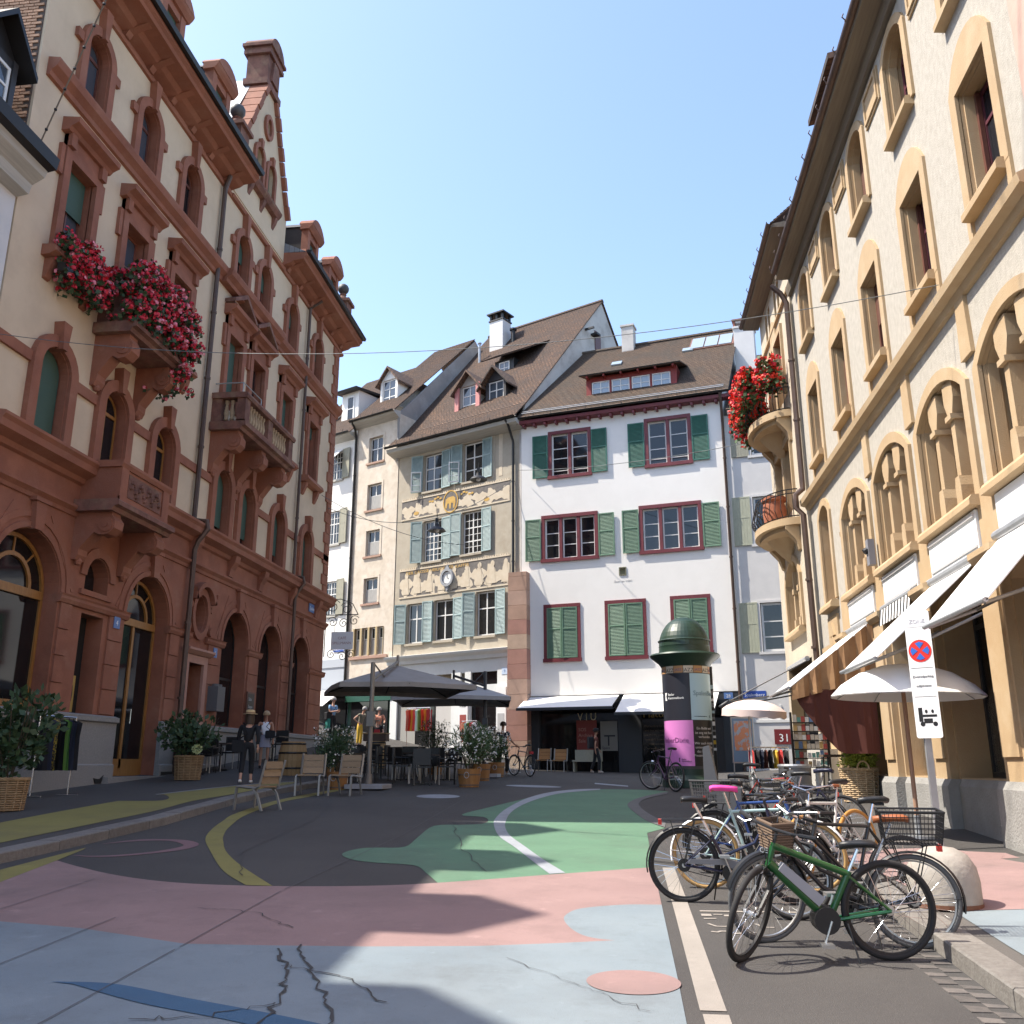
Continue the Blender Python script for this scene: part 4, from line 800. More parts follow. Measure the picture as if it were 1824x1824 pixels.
# ---------------------------------------------------------------- the ochre building on the right
RH = thing('arcaded_building', 'long roughcast building with ochre stone window trims and shop awnings on the right', 'building', (5,30,-.9), -pi/2, oz=True)
RL = 20.02; RC = [7.7,10.5,13.27,16.02,18.76]; AC = [10.45,13.23,16.0,18.76]; PC = [8.98,11.84,14.61,17.39,20.1]
ho = [rhole(c-.53,c+.53,7.38,9.2) for c in RC]+[ahole(c,.53,10.55,12.02,.3,8) for c in RC]+[ahole(c,1.04,3.6,5.28,.38,14) for c in AC]+[ahole(7.6,.5,3.75,5.85,.25,8)]
b = MB(); wall(b, [(6.05,2.8),(6.05,12.95),(RL,12.95),(RL,2.8)], ho, 0., .34, 0, 1); b.box(6.08,.45,-1.2,RL-.03,9,12.9); b.add([(RL,0,2.8),(RL,.45,2.8),(RL,.45,12.95),(RL,0,12.95)],[(0,1,2,3)]); put(b, 'wall', [ROUGHC,OCHRE], RH)
ho = [ahole(c,1.0,-.18,2.3,.35,12) for c in AC]+[rhole(7.2,8.2,-1.,2.4)]
b = MB(); wall(b, [(6.05,-1.2),(6.05,2.8),(RL,2.8),(RL,-1.2)], ho, -.04, .5); put(b, 'shop_floor_wall', OCHRE, RH)
for c in PC:
    m = MB(); m.box(c-.34,-.16,-.22,c+.34,-.03,2.62); m.box(c-.27,-.2,.1,c+.27,-.15,2.35); put(m, 'pier', OCHRE, RH)
    m = MB(); mould(m, c-.4, c+.4, [(-.03,2.62),(-.2,2.62),(-.26,2.7),(-.26,2.78),(-.03,2.82)]); put(m, 'pier_capital', OCHRE, RH)
    m = MB(); mould(m, c-.46, c+.46, [(0,-1.3),(-.26,-1.3),(-.26,-.3),(-.2,-.2),(0,-.2)]); put(m, 'pier_plinth', PLINTH, RH)
    m = MB(); m.prism([(c-.2,5.55),(c+.2,5.55),(c+.16,6.5),(c-.16,6.5)],-.06,.0) if c in PC[1:4] else m.box(c-.01,-.02,5,c+.01,0,5.1); put(m, 'lesene', OCHRE, RH)
    m = MB(); m.box(c-.34,-.06,2.84,c+.34,.0,3.6); put(m, 'pier_block', OCHRE, RH)
for c in AC:
    m = MB(); mould(m, c-1.0, c+1.0, [(0.1,-1.3),(-.1,-1.3),(-.1,-.3),(-.05,-.2),(.3,-.2),(.3,-1.3)]); put(m, 'plinth', PLINTH, RH)
    # arcade window
    b = MB(); asurround(b, c, 1.04, 3.6, 5.28, .38, .2, -.06, .01, n=14); asurround(b, c, 1.0, 3.6, 5.28, .36, .1, .06, .2, n=14); put(b, 'window_surround', OCHRE, RH)
    b = MB(); mould(b, c-1.18, c+1.18, [(.3,3.62),(-.16,3.6),(-.2,3.54),(-.2,3.46),(-.02,3.44),(.3,3.44)]); put(b, 'window_sill', OCHRE, RH)
    for s in (-1,1):
        u = c+s*.36; b = MB(); b.box(u-.075,.02,3.62,u+.075,.22,5.05); b.box(u-.11,-.02,3.62,u+.11,.24,3.95); b.prism([(u-.11,3.95),(u+.11,3.95),(u+.075,4.1),(u-.075,4.1)],-.02,.24)
        b.box(u-.12,-.04,4.98,u+.12,.24,5.06); b.prism([(u-.09,5.06),(u+.09,5.06),(u+.2,5.3),(u+.2,5.6),(u-.2,5.6),(u-.2,5.3)],.0,.22); put(b, 'mullion', OCHRE, RH)
    for i in range(3):
        u = c-.7+.7*i; z = 5.3 if i != 1 else 5.56; m = MB(); m.box(u-.28,.26,3.62,u+.28,.275,z); put(m, 'roller_blind', BLINDB, RH)
    m = MB(); m.prism(ahole(c,1.03,3.62,5.28,.38,14),.3,.32); put(m, 'glazing', GLASS, RH)
    if c < 18:
        m = MB(); m.box(c-1.02,-.09,2.84,c+1.02,-.0,3.42); s_ = put(m, 'fascia_board', WHITEP, RH); m = MB(); m.box(c-.98,-.12,3.33,c+.98,-.09,3.37); m.box(c-.98,-.105,2.9,c+.98,-.09,2.93); put(m, 'fascia_rail', mat('fascia_grey',(.45,.44,.43),.6), s_)  # slim rails across the white board in an even mid grey
m = MB(); m.box(17.74,-.09,2.84,19.8,.0,3.42); put(m, 'fascia_board', WHITEP, RH)
for c in RC:
    # second floor
    b = MB(); ring(b, [(c-.53,7.3),(c-.53,9.2),(c+.53,9.2),(c+.53,7.3)], [(c-.74,7.3),(c-.74,9.3),(c+.74,9.3),(c+.74,7.3)], -.05, .01); b.prism([(c-.74,9.3)]+arch(c,.6,9.52,.32,8)+[(c+.74,9.3)],-.05,.01); b.box(c-.74,-.045,6.68,c-.6,0,7.3); b.box(c+.6,-.045,6.68,c+.74,0,7.3)
    ring(b, [(c-.5,7.38),(c-.5,9.17),(c+.5,9.17),(c+.5,7.38)], [(c-.58,7.38),(c-.58,9.25),(c+.58,9.25),(c+.58,7.38)], .06, .2); put(b, 'window_surround', OCHRE, RH)
    b = MB(); mould(b, c-.62, c+.62, [(.25,7.4),(-.13,7.37),(-.16,7.32),(-.16,7.22),(0,7.2),(.25,7.2)]); put(b, 'window_sill', OCHRE, RH)
    window(RH, c-.5, c+.5, 7.4, 9.17, .27, mat('plum_frame',(.10,.025,.035),.5), 2, (.7,), .07, .06)
    m = MB(); m.box(c-.52,.2,7.4,c-.44,.26,9.17); m.box(c+.44,.2,7.4,c+.52,.26,9.17); put(m, 'blind_guide', WOODM, RH)
    if c == RC[2]: m = MB(); m.box(c-.44,.2,8.3,c+.44,.215,9.17); put(m,'roller_blind',mat('rust_blind',(.12,.05,.03),.8,stretch=(1,1,40),col2=(.09,.035,.02)),RH)
    # third floor
    b = MB(); asurround(b, c, .53, 10.5, 12.02, .3, .18, -.05, .01, n=8); asurround(b, c, .5, 10.5, 12.02, .28, .08, .06, .2, n=8); put(b, 'window_surround', OCHRE, RH)
    b = MB(); mould(b, c-.62, c+.62, [(.25,10.58),(-.13,10.55),(-.16,10.5),(-.16,10.4),(0,10.38),(.25,10.38)]); put(b, 'window_sill', OCHRE, RH)
    window(RH, c-.5, c+.5, 10.58, 12.02, .27, MATS['plum_frame'], 2, (.65,), .06, .05, arc=.28)
    if c in RC[:3]: m = MB(); m.prism(ahole(c,.48,10.9,12.02,.27,8),.2,.215); put(m,'roller_blind',mat('rust_blind',(.12,.05,.03),.8,stretch=(1,1,40),col2=(.09,.035,.02)),RH)
for a, c in zip(RC,RC[1:]):
    x0, x1 = a+.9, c-.9; b = MB(); b.box(x0,-.035,11.75,x1,.01,12.45); ring(b,[(x0+.12,11.87),(x0+.12,12.33),(x1-.12,12.33),(x1-.12,11.87),(x0+.12,11.87)],[(x0+.05,11.8),(x0+.05,12.4),(x1-.05,12.4),(x1-.05,11.8),(x0+.05,11.8)],-.065,-.03); put(b,'wall_panel',OCHRE,RH)
b = MB(); asurround(b, 7.6, .5, 3.75, 5.85, .25, .18, -.05, .01, n=8); put(b, 'window_surround', OCHRE, RH); b = MB(); mould(b, 6.95, 8.25, [(.25,3.72),(-.16,3.7),(-.2,3.62),(-.2,3.54),(.25,3.52)]); put(b,'window_sill',OCHRE,RH); m = MB(); m.box(7.1,.2,3.75,8.1,.215,6.05); put(m,'roller_blind',BLINDB,RH)
b = MB(); 
for z in (2.75,3.05,2.2): b.prism([(7.35,z-.12),(7.85,z-.12),(7.6,z+.2)],-.09,-.03)
b.prism([(7.1,1.9),(8.1,1.9),(8.1,3.4),(7.1,3.4)],-.05,.0); put(b,'carved_ornament',OCHRE,RH)
m = MB(); mould(m, 5.9, RL, [(.0,6.42),(-.06,6.44),(-.1,6.54),(-.22,6.58),(-.24,6.7),(-.1,6.76),(.0,6.78)]); put(m, 'string_course', OCHRE, RH)
# eaves
m = MB(); m.prismx([(.02,12.84),(-.5,12.84),(-.52,12.92),(.02,13.0)], 6.6, RL+3); put(m, 'eave_soffit', SOFFIT, RH); m = MB(); m.prismx([(0,12.6),(-.1,12.62),(-.16,12.83),(0,12.83)],6.05,RL); put(m,'eave_moulding',SOFFIT,RH)
def halfpipe(par, u0, u1, y, z, r=.085, m=GUTTER):
    b = MB(); n = 8; vs = []
    for u in (u0,u1):
        for rr_ in (r,r*.86):
            for i in range(n+1): a = pi+pi*i/n; vs.append((u,y+rr_*cos(a),z+rr_*sin(a)))
    k = n+1
    fs = [(i,i+1,2*k+i+1,2*k+i) for i in range(n)]+[(k+i,3*k+i,3*k+i+1,k+i+1) for i in range(n)]+[(0,2*k,3*k,k),(n,k+n,3*k+n,2*k+n)]
    b.add(vs, fs); g_ = put(b, 'gutter', m, par, True); c = MB()
    for i in range(int((u1-u0)/.8)+1):
        u = u0+.1+i*.8
        if u < u1: c.box(u-.012,y-r-.012,z-r*.3,u+.012,y+r,z-r*.3+.02); c.tube([(u,y-r,z+.0),(u,y-r-.05,z+.07),(u,y-r-.02,z+.14)],.012,5)
    put(c, 'gutter_bracket', m, g_, kind='stuff'); return g_
halfpipe(RH, 6.8, RL+3, -.56, 12.98)
tiled(RH, (6.6,-.5,12.98), (1,0,0), (0,4,4.2), [(0,0),(RL-3.6,0),(RL-3.6,6.5),(0,6.5)], ROOF)
for u in (10.9,16.2):
    b = MB(); b.box(u-.9,.3,13.6,u+.9,2.5,15.3); d = put(b,'dormer',DARKM,RH); b = MB(); b.prismx([(.0,15.3),(.0,15.45),(3,16.2),(3,16.0)],u-1.15,u+1.15); put(b,'dormer_roof',ROOF,d)
# corner part with balconies
b = MB(); cw = [rhole(2.1,3.25,7.0,8.95),rhole(3.45,4.6,7.0,8.95),rhole(2.1,3.25,10.3,12.3),rhole(3.45,4.6,10.3,12.3),ahole(3.3,1.05,3.65,5.1,.55,14),rhole(1.3,4.9,-.6,2.75)]+[rhole(u-.17,u+.17,13.05,14.0) for u in (2.2,2.75,3.9,4.45)]
wall(b, [(.95,-1.2),(.95,14.4),(6.05,14.4),(6.05,-1.2)], cw, -.06, .35, 0, 1); b.box(.98,.4,-1.2,6.02,9,14.35); b.add([(.95,-.06,-1.2),(.95,.4,-1.2),(.95,.4,14.4),(.95,-.06,14.4)],[(0,1,2,3)]); b.add([(6.05,-.06,-1.2),(6.05,.4,-1.2),(6.05,.4,14.4),(6.05,-.06,14.4)],[(0,1,2,3)]); put(b, 'corner_wall', [mat('ochre_render',(.50,.43,.335),.92,(.45,.385,.295),6,.5,40),OCHRE], RH)
for z0, z1 in ((7.0,8.95),(10.3,12.3)):
    for c in (2.68,4.02):
        b = MB(); ring(b,[(c-.57,z0),(c-.57,z1),(c+.57,z1),(c+.57,z0)],[(c-.67,z0),(c-.67,z1+.2),(c+.67,z1+.2),(c+.67,z0)],-.14,-.05); put(b,'window_surround',OCHRE,RH); window(RH,c-.55,c+.55,z0+.02,z1-.02,.2,WOODM,2,(.7,),.06,.05); m = MB(); m.box(c-.5,.14,z0+.02,c+.5,.155,z1-.02); put(m,'roller_blind',BLINDB,RH)
b = MB(); mould(b,1.9,4.8,[(-.05,9.15),(-.16,9.2),(-.2,9.32),(-.05,9.36)]); put(b,'window_hood',OCHRE,RH); b = MB(); b.prism([(2.9,12.55),(3.8,12.55),(3.75,13.0),(3.35,13.2),(2.95,13.0)],-.12,-.05); put(b,'carved_cartouche',OCHRE,RH); b = MB(); mould(b,.95,6.05,[(-.05,12.8),(-.14,12.84),(-.14,12.92),(-.05,12.95)]); put(b,'string_course',OCHRE,RH)
for u in (2.2,2.75,3.9,4.45): m = MB(); m.box(u-.17,.2,13.05,u+.17,.21,14.0); put(m,'attic_pane',GLASS,RH)
b = MB(); asurround(b,3.3,1.05,3.65,5.1,.55,.18,-.13,-.05,n=14); put(b,'window_surround',OCHRE,RH); b = MB(); mould(b,2.1,4.5,[(.2,3.68),(-.22,3.66),(-.26,3.58),(-.26,3.5),(.2,3.48)]); put(b,'window_sill',OCHRE,RH); m = MB(); m.prism(ahole(3.3,1.03,3.68,5.1,.53,14),.2,.215); put(m,'roller_blind',BLINDB,RH)
for s in (-1,1): u = 3.3+s*.36; b = MB(); b.box(u-.07,-.02,3.7,u+.07,.16,5.4); b.box(u-.11,-.05,3.7,u+.11,.16,4.0); b.box(u-.11,-.05,4.75,u+.11,.16,4.9); put(b,'mullion',OCHRE,RH)
for z in (6.35,9.5):
    n = 16; el = [(3.35-1.62*cos(pi*i/n), -.06-.98*sin(pi*i/n)) for i in range(n+1)]; b = MB(); b.prismz(el, z, z+.2); b.prismz([(3.35+(x-3.35)*.9, -.06+(y+.06)*.85) for x,y in el], z-.12, z)
    b.lathe([(.0,0),(.12,.12),(.3,.32),(.5,.55),(.66,.75)],(3.35,-.06,z-.85),14,a0=pi,a1=2*pi); put(b,'balcony_slab',OCHRE,RH,True)
    for s in (-1,1): m = MB(); u = 3.35+s*1.35; mould(m,u-.14,u+.14,[(-.05,z-.7),(-.12,z-.66),(-.2,z-.4),(-.45,z-.1),(-.45,z-.0),(-.05,z)]); put(m,'balcony_console',OCHRE,RH)
    b = MB(); el2 = [(3.35-1.52*cos(pi*i/40), -.06-.9*sin(pi*i/40)) for i in range(41)]
    for i,(x,y) in enumerate(el2):
        if i%2 == 0:
            dx, dy = x-3.35, y+.06; b.tube([(x,y,z+.22),(3.35+dx*1.08,-.06+dy*1.16,z+.45),(3.35+dx*1.05,-.06+dy*1.1,z+.7),(x,y,z+1.02)],.013,5)
    for zz, k in ((z+.26,1.),(z+.9,1.02),(z+1.02,1.0)): b.tube([(3.35+(x-3.35)*k,-.06+(y+.06)*k,zz) for x,y in el2],.018,5)
    put(b,'balcony_railing',DARKM,RH)
m = MB(); m.prismx([(-.04,14.3),(-.55,14.32),(-.58,14.42),(-.04,14.5)],.55,6.9); put(m,'eave_soffit',SOFFIT,RH); halfpipe(RH,.5,6.95,-.6,14.46)
tiled(RH,(.5,-.55,14.46),(1,0,0),(0,4,4.2),[(0,0),(6.4,0),(5.,6.),(1.5,6.)],ROOF); b = MB(); b.add([(6.05,-.3,14.4),(6.05,4,18.5),(6.05,4,14)],[(0,1,2)]); b.add([(.95,-.3,14.4),(.95,4,18.5),(.95,4,14)],[(0,1,2)]); put(b,'roof_gable',GABLEW,RH)
pipe(RH, [(6.1,-.55,12.95),(6.1,-.3,12.7),(6.1,-.16,12.4),(6.1,-.16,7.2),(6.1,-.16,7.0),(6.05,-.34,6.85),(6.05,-.36,6.5),(6.1,-.2,6.3),(6.1,-.16,-.6)], .075)
# shop windows behind the piers
for i, c in enumerate(AC):
    b = MB(); y = .42; b.box(c-1.0,y,-.2,c-.93,y+.06,2.6); b.box(c+.93,y,-.2,c+1.,y+.06,2.6); b.box(c-.93,y,2.0,c+.93,y+.06,2.08); b.box(c-.93,y,-.2,c+.93,y+.06,-.1); w = put(b,'shop_window',WOODM if i == 0 else SHOPD,RH); pane(w,c-.93,c+.93,-.1,2.0,y+.03,SHOPG); pane(w,c-.93,c+.93,2.08,2.62,y+.03,SHOPG)
m = MB(); m.box(12.3,.3,-.2,14.15,.315,2.6); put(m,'roller_blind',BLINDB,RH)
m = MB(); m.box(15.9,.40,.0,16.75,.41,1.5); q = put(m,'painted_reflection',mat('magenta_reflection',(.30,.10,.28),.5),RH); text(q,'eixiD',.16,(16.3,.398,.75),FRONT,BLACK,align='CENTER',sx=1)  # column's pink poster mirrored in the glass, the reflection painted on a panel
m = MB(); m.box(15.6,.40,2.12,16.6,.41,2.3); q = put(m,'window_sign',WHITEP,RH); text(q,'JAZZ',.15,(16.1,.398,2.15),FRONT,BLACK,align='CENTER')
b = MB(); b.box(1.32,.32,-.6,4.88,.36,2.72); put(b,'shop_interior',INT,RH)
# next house beyond the frame edge
PHs = thing('pink_house', 'pale pink rendered house wall at the top right edge', 'house', (5,30,-1.1), -pi/2, oz=True); b = MB(); b.box(RL+.02,-.03,-1.4,32,9,13.5); put(b,'wall',mat('pink_render',(.52,.35,.28),.9,(.47,.31,.25),2,.2),PHs); m = MB(); m.box(RL+.05,-.6,13.0,32,.2,13.2); put(m,'eave_soffit',SOFFIT,PHs)
flowers('geranium_balcony', 'bright red geraniums spilling over the curved upper balcony on the right', [(1.6,2.5,-.95,-.25,9.8,11.5),(1.9,3.3,-1.35,-.8,10.0,11.45),(3.0,4.5,-1.35,-.85,10.35,11.4),(4.1,5.0,-.95,-.2,10.5,11.3)], 1500, 21, (5,30,0), -pi/2, (LEAF,FLR2,FLR), trough=False, cat='flowers', drop=.6)
pt = thing('flower_pot','large terracotta pot on the lower curved balcony','pot',(5,30,0),-pi/2); b = MB(); b.lathe([(.18,0),(.3,.1),(.34,.5),(.3,.75),(.36,.8),(.36,.9),(.3,.9)],(3.6,-.5,6.56),16); put(b,'pot_body',mat('terracotta',(.36,.12,.06),.8,(.28,.09,.045),5),pt,True)
# ---------------------------------------------------------------- houses closing the square
AX, AY = -4.2, 38.78; RW = atan2(-.242,.97); RS = atan2(-.475,.88); CX, CY = -10.656, 42.265
def side(par, name, m, u, pts, t=.02):           # wall in the depth plane at x = u; pts in (depth, z)
    b = MB(); b.prismx(pts, u-t, u); return put(b, name, m, par)
# ---- white house with green shutters
WH = thing('shuttered_house', 'white house with oxblood window frames and green shutters in the centre', 'house', (AX,AY,-.4), RW, oz=True)
WL = 8.95
tw = [(1.27,3.23,12.06,14.27),(5.6,7.58,12.08,14.29)]; mw = [(.92,3.45,8.36,10.44),(5.23,7.83,8.38,10.46)]; bw = [(.99,2.6,4.12,6.54),(3.65,5.38,4.11,6.55),(6.37,7.98,4.2,6.57)]
ho = [rhole(a+.14,c-.14,z0+.14,z1-.14) for a,c,z0,z1 in tw+mw+bw]+[rhole(4.33,4.58,7.6,7.89)]
b = MB(); wall(b, [(0,2.75),(0,14.75),(WL,14.75),(WL,2.75)], ho, 0, .2); b.box(0,.35,-1.,WL,9,14.75); b.add([(0,0,2.75),(0,.35,2.75),(0,.35,14.75),(0,0,14.75)],[(0,1,2,3)]); b.add([(WL,0,2.75),(WL,.35,2.75),(WL,.35,14.75),(WL,0,14.75)],[(0,1,2,3)]); b.add([(0,0,2.75),(WL,0,2.75),(WL,.35,2.75),(0,.35,2.75)],[(0,1,2,3)]); put(b,'wall',WHITEW,WH)
for a,c,z0,z1 in tw+mw+bw:
    b = MB(); b.box(a,-.05,z0+.14,a+.15,.03,z1-.14); b.box(c-.15,-.05,z0+.14,c,.03,z1-.14); b.box(a,-.055,z1-.15,c,.03,z1); b.box(a-.03,-.09,z0,c+.03,.03,z0+.145); put(b,'window_surround',WOODR,WH)
def casements(par, a, c, z0, z1, n, lights, gl=GLASS, y=.09, post=.12):
    w = (c-a-.28-post*(n-1))/n
    for i in range(n):
        u = a+.14+i*(w+post); window(par,u+.01,u+w-.01,z0+.15,z1-.16,y,WOODW,1,lights,.06,.04,gl=gl)
        if i: m = MB(); m.box(u-post-.005,-.03,z0+.145,u+.005,.16,z1-.15); put(m,'window_post',WOODR,par)
casements(WH,*tw[0],2,(.42,.66)); casements(WH,*tw[1],2,(.36,.66)); casements(WH,*mw[0],3,(.34,.64)); casements(WH,*mw[1],3,(.34,.64))
for (a,c,z0,z1), m_ in zip(tw+mw,(SHUTG,SHUTG,SHUTL,SHUTL)):
    shutter(WH,a-.72,a-.02,z0+.1,z1-.14,-.075,m_,ang=.02,hinge=1); shutter(WH,c+.02,c+.72,z0+.1,z1-.14,-.075,m_,ang=.02)
for i,(a,c,z0,z1) in enumerate(bw):
    mid = (a+c)/2; shutter(WH,a+.14,mid-.01,z0+.16,z1-.15,-.06,SHUTL,ang=.06,hinge=0); shutter(WH,mid+.01,c-.14,z0+.16,z1-.15,-.06-.0,SHUTL,ang=.1 if i == 0 else .05,hinge=1); m = MB(); m.box(a+.14,.1,z0+.14,c-.14,.12,z1-.14); put(m,'window_back',INT,WH)
m = MB(); m.box(2.1,.0,12.3,3.06,.08,13.0); m.xf(Matrix.Identity(4))
# open upper casements (ajar), little bar across
for a,c,z in ((1.45,3.05,12.42),(5.8,7.4,12.45)): m = MB(); m.tube([(a,.04,z),(c,.04,z)],.016,6); put(m,'guard_bar',WOODW,WH)
m = MB(); m.box(4.33,.1,7.6,4.58,.12,7.89); q = put(m,'sundial',mat('olive_plate',(.26,.25,.15),.7),WH); ring_ = MB(); ring(ring_,[(4.34,7.61),(4.34,7.88),(4.57,7.88),(4.57,7.61),(4.34,7.61)],[(4.3,7.57),(4.3,7.92),(4.61,7.92),(4.61,7.57),(4.3,7.57)],-.03,.02); put(ring_,'sundial_frame',mat('olive_frame',(.16,.155,.10),.7),WH)
text(WH,'Zum um Wäld',.13,(4.45,-.006,7.3),FRONT,mat('faded_letter',(.62,.60,.57),.9),align='CENTER')
# eaves: board soffit, rafters, gutter
m = MB(); m.prismx([(.0,14.66),(-.34,14.7),(-.36,14.84),(0,14.9)],-.12,WL+.3); put(m,'eave_soffit',WOODR,WH); 
for i in range(18): m = MB(); u = .2+i*.5; m.box(u-.05,-.3,14.56,u+.05,.0,14.68); put(m,'rafter_end',WOODR,WH)
halfpipe(WH,-.15,WL+.35,-.40,14.98,.08,DARKM)
th = atan2(5.6,6.2); slope = (0,5.88,5.44)
tiled(WH,(-.1,-.38,15.0),(1,0,0),slope,[(0,0),(WL+.4,0),(WL+.4,8.0),(0,8.0)],ROOF2)
m = MB(); m.tube([(-.1,5.5,20.46),(WL+.3,5.5,20.46)],.12,8); put(m,'ridge_tiles',ROOF2,WH); b = MB(); b.add([(WL,-.3,14.8),(WL,5.5,20.3),(WL,9,17),(WL,9,14)],[(0,1,2,3)]); put(b,'roof_gable',GREYW,WH)
tiled(WH,(-.1,9,14.84),(1,0,0),(0,-3.5,5.6),[(0,0),(WL+.4,0),(WL+.4,6.5),(0,6.5)],ROOF2)
m = MB(); m.tube([(.1,-.25,15.22),(WL+.1,-.25,15.22)],.025,6); m.tube([(.1,-.13,15.34),(WL+.1,-.13,15.34)],.025,6); put(m,'snow_rail',GALV,WH)
# red shed dormer with four lights
b = MB(); b.box(2.85,.8,15.7,3.08,3.,16.9); b.box(6.72,.8,15.7,6.95,3.,17.0); b.box(3.08,.82,15.72,6.72,.95,15.84); b.box(3.08,.82,16.72,6.72,.95,16.95); b.box(2.85,.96,15.7,6.95,3.2,16.95); D = put(b,'shed_dormer',REDB,WH)
for i in range(4):
    u = 3.1+i*.92; window(WH,u,u+.82,15.85,16.72,.84,WOODW,2,(.62,),.05,.04,gl=mat('sky_glass',(.30,.36,.42),.08,spec=1.)); m = MB(); m.box(u+.83,.8,15.84,u+.91,.94,16.72) if i < 3 else m.box(6.7,.8,15.84,6.72,.94,16.72); put(m,'dormer_post',REDB,WH)
tiled(WH,(2.6,.45,16.95),(1,0,0),(0,3.4,1.05),[(0,0),(4.6,0),(4.6,3.6),(0,3.6)],ROOF2,'dormer_roof'); 
for i in range(6): m = MB(); u = 2.95+i*.78; m.box(u-.04,.5,16.84,u+.04,.9,16.94); put(m,'rafter_end',REDB,WH)
def onroof(u, d): return (u, -.38+.734*d, 15.0+.679*d)
for u, d, w, h in ((3.6,5.3,.5,.42),(7.0,5.75,.5,.4)):
    b = MB(); b.box(-w/2,0,0,w/2,h,.09); q = put(b,'roof_light',mat('skylight_glass',(.28,.33,.36),.08,spec=1.),WH,loc=onroof(u,d)); q.rotation_euler = (th*.0+atan2(5.6,6.2),0,0)
for i in range(3):
    b = MB(); b.box(.02,0,0,.62,1.5,.1); q = put(b,'skylight_pane',MATS['skylight_glass'],WH,loc=onroof(8.0+i*.66-.9,5.9)); q.rotation_euler = (atan2(5.6,6.2),0,0)
b = MB(); b.box(-.06,-.08,-.04,2.04,1.62,.06); q = put(b,'skylight_frame',mat('rusty_frame',(.16,.07,.05),.7),WH,loc=onroof(7.1,5.9)); q.rotation_euler = (atan2(5.6,6.2),0,0)
b = MB(); b.box(3.55,5.0,19.6,4.15,5.6,21.35); b.box(3.5,4.95,21.35,4.2,5.65,21.45); put(b,'chimney',PALEG,WH)
b = MB(); b.box(9.2,3.6,15.8,10.1,4.4,19.6); b.box(9.15,3.55,19.6,10.15,4.45,19.7); b.box(9.25,3.65,19.9,10.05,4.35,20.05); put(b,'chimney',GREYW,WH); b = MB(); b.box(9.2,3.6,19.7,9.3,4.4,20.); b.box(10.,3.6,19.7,10.1,4.4,20.); b.box(9.15,3.55,20.,10.15,4.45,20.06); put(b,'chimney_cap',mat('brick_cap',(.25,.10,.07),.9),WH)
pipe(WH,[(8.9,-.40,14.9),(8.9,-.3,14.6),(8.9,-.1,14.2),(8.9,-.1,-.3)],.06)
# shopfront
b = MB(); b.box(.35,.5,-.8,WL,.55,2.75); put(b,'shop_back',INT,WH); b = MB()
for u0,u1 in ((.36,.75),(4.05,4.5),(8.2,8.95)): b.box(u0,.02,-.8,u1,.34,2.7)
b.box(.75,.02,2.3,8.2,.3,2.72); b.box(4.5,.02,-.8,5.0,.3,2.3); put(b,'shopfront_frame',SHOPD,WH); 
w = put(MB().box(.75,.1,-.5,4.05,.16,-.32),'shop_window',SHOPD,WH); pane(w,.76,4.04,-.32,2.3,.14,SHOPG); w = put(MB().box(5.,.1,-.5,8.2,.16,-.32),'shop_window',SHOPD,WH); pane(w,5.01,8.19,-.32,2.3,.14,SHOPG)
cream_l = mat('cream_lettering',(.62,.52,.34),.6); text(WH,'V I U',.42,(2.75,.125,1.75),FRONT,cream_l,align='CENTER',sx=.9); m = MB(); m.box(2.3,.118,.5,3.15,.128,1.75); q = put(m,'red_poster',mat('poster_red',(.20,.03,.02),.6),WH); [text(q,s,.19,(2.38,.112,z),FRONT,mat('poster_text',(.42,.22,.17),.7)) for s,z in (('SOS',1.32),('Archive',1.1),('Sale',.88))]
m = MB(); m.box(3.3,.118,.55,4.0,.128,1.7); q = put(m,'white_poster',mat('poster_grey',(.22,.20,.17),.7),WH); text(q,'Specs',.14,(3.36,.112,.62),FRONT,BLACK); m = MB(); m.box(3.45,.112,1.1,3.9,.117,1.16); m.box(3.6,.112,.75,3.66,.117,1.1); put(m,'poster_drawing',BLACK,q)
text(WH,'Matters',.4,(5.05,.095,1.82),FRONT,mat('gold_letter',(.55,.42,.18),.6)); 
for i in range(6): text(WH,('Our work is for the people','who live and walk and','see the city every day','open daily from ten','to seven and more')[i%5],.11,(5.1,.098,1.45-.17*i),FRONT,mat('dim_letter',(.16,.13,.10),.7))
m = MB(); m.box(8.28,-.0,2.46,8.62,.018,2.7); text(put(m,'house_number',PLB,WH),'28',.17,(8.45,-.004,2.51),FRONT,PLW,align='CENTER')
# buttress of banded sandstone between the two houses
BT = thing('stone_buttress','tall banded pink sandstone buttress beside the white house','buttress',(AX,AY,-.4),RW,oz=True); z = -.9
rr = random.Random(8)
while z < 7.95:
    h = min(.62,7.97-z); m = MB(); t = .05*(7.97-z)/9; sh = rr.choice([(.50,.33,.25),(.42,.22,.17),(.54,.42,.31),(.46,.29,.21),(.52,.37,.27)]); m.box(-.46-t+.0,-.42-t*2,z+.006,.36+t,.0,z+h-.006); q = put(m,'stone_block',mat('buttress_%02d'%int(sh[0]*100),sh,.9,tuple(c*.82 for c in sh),2,.4,30),BT); z += h
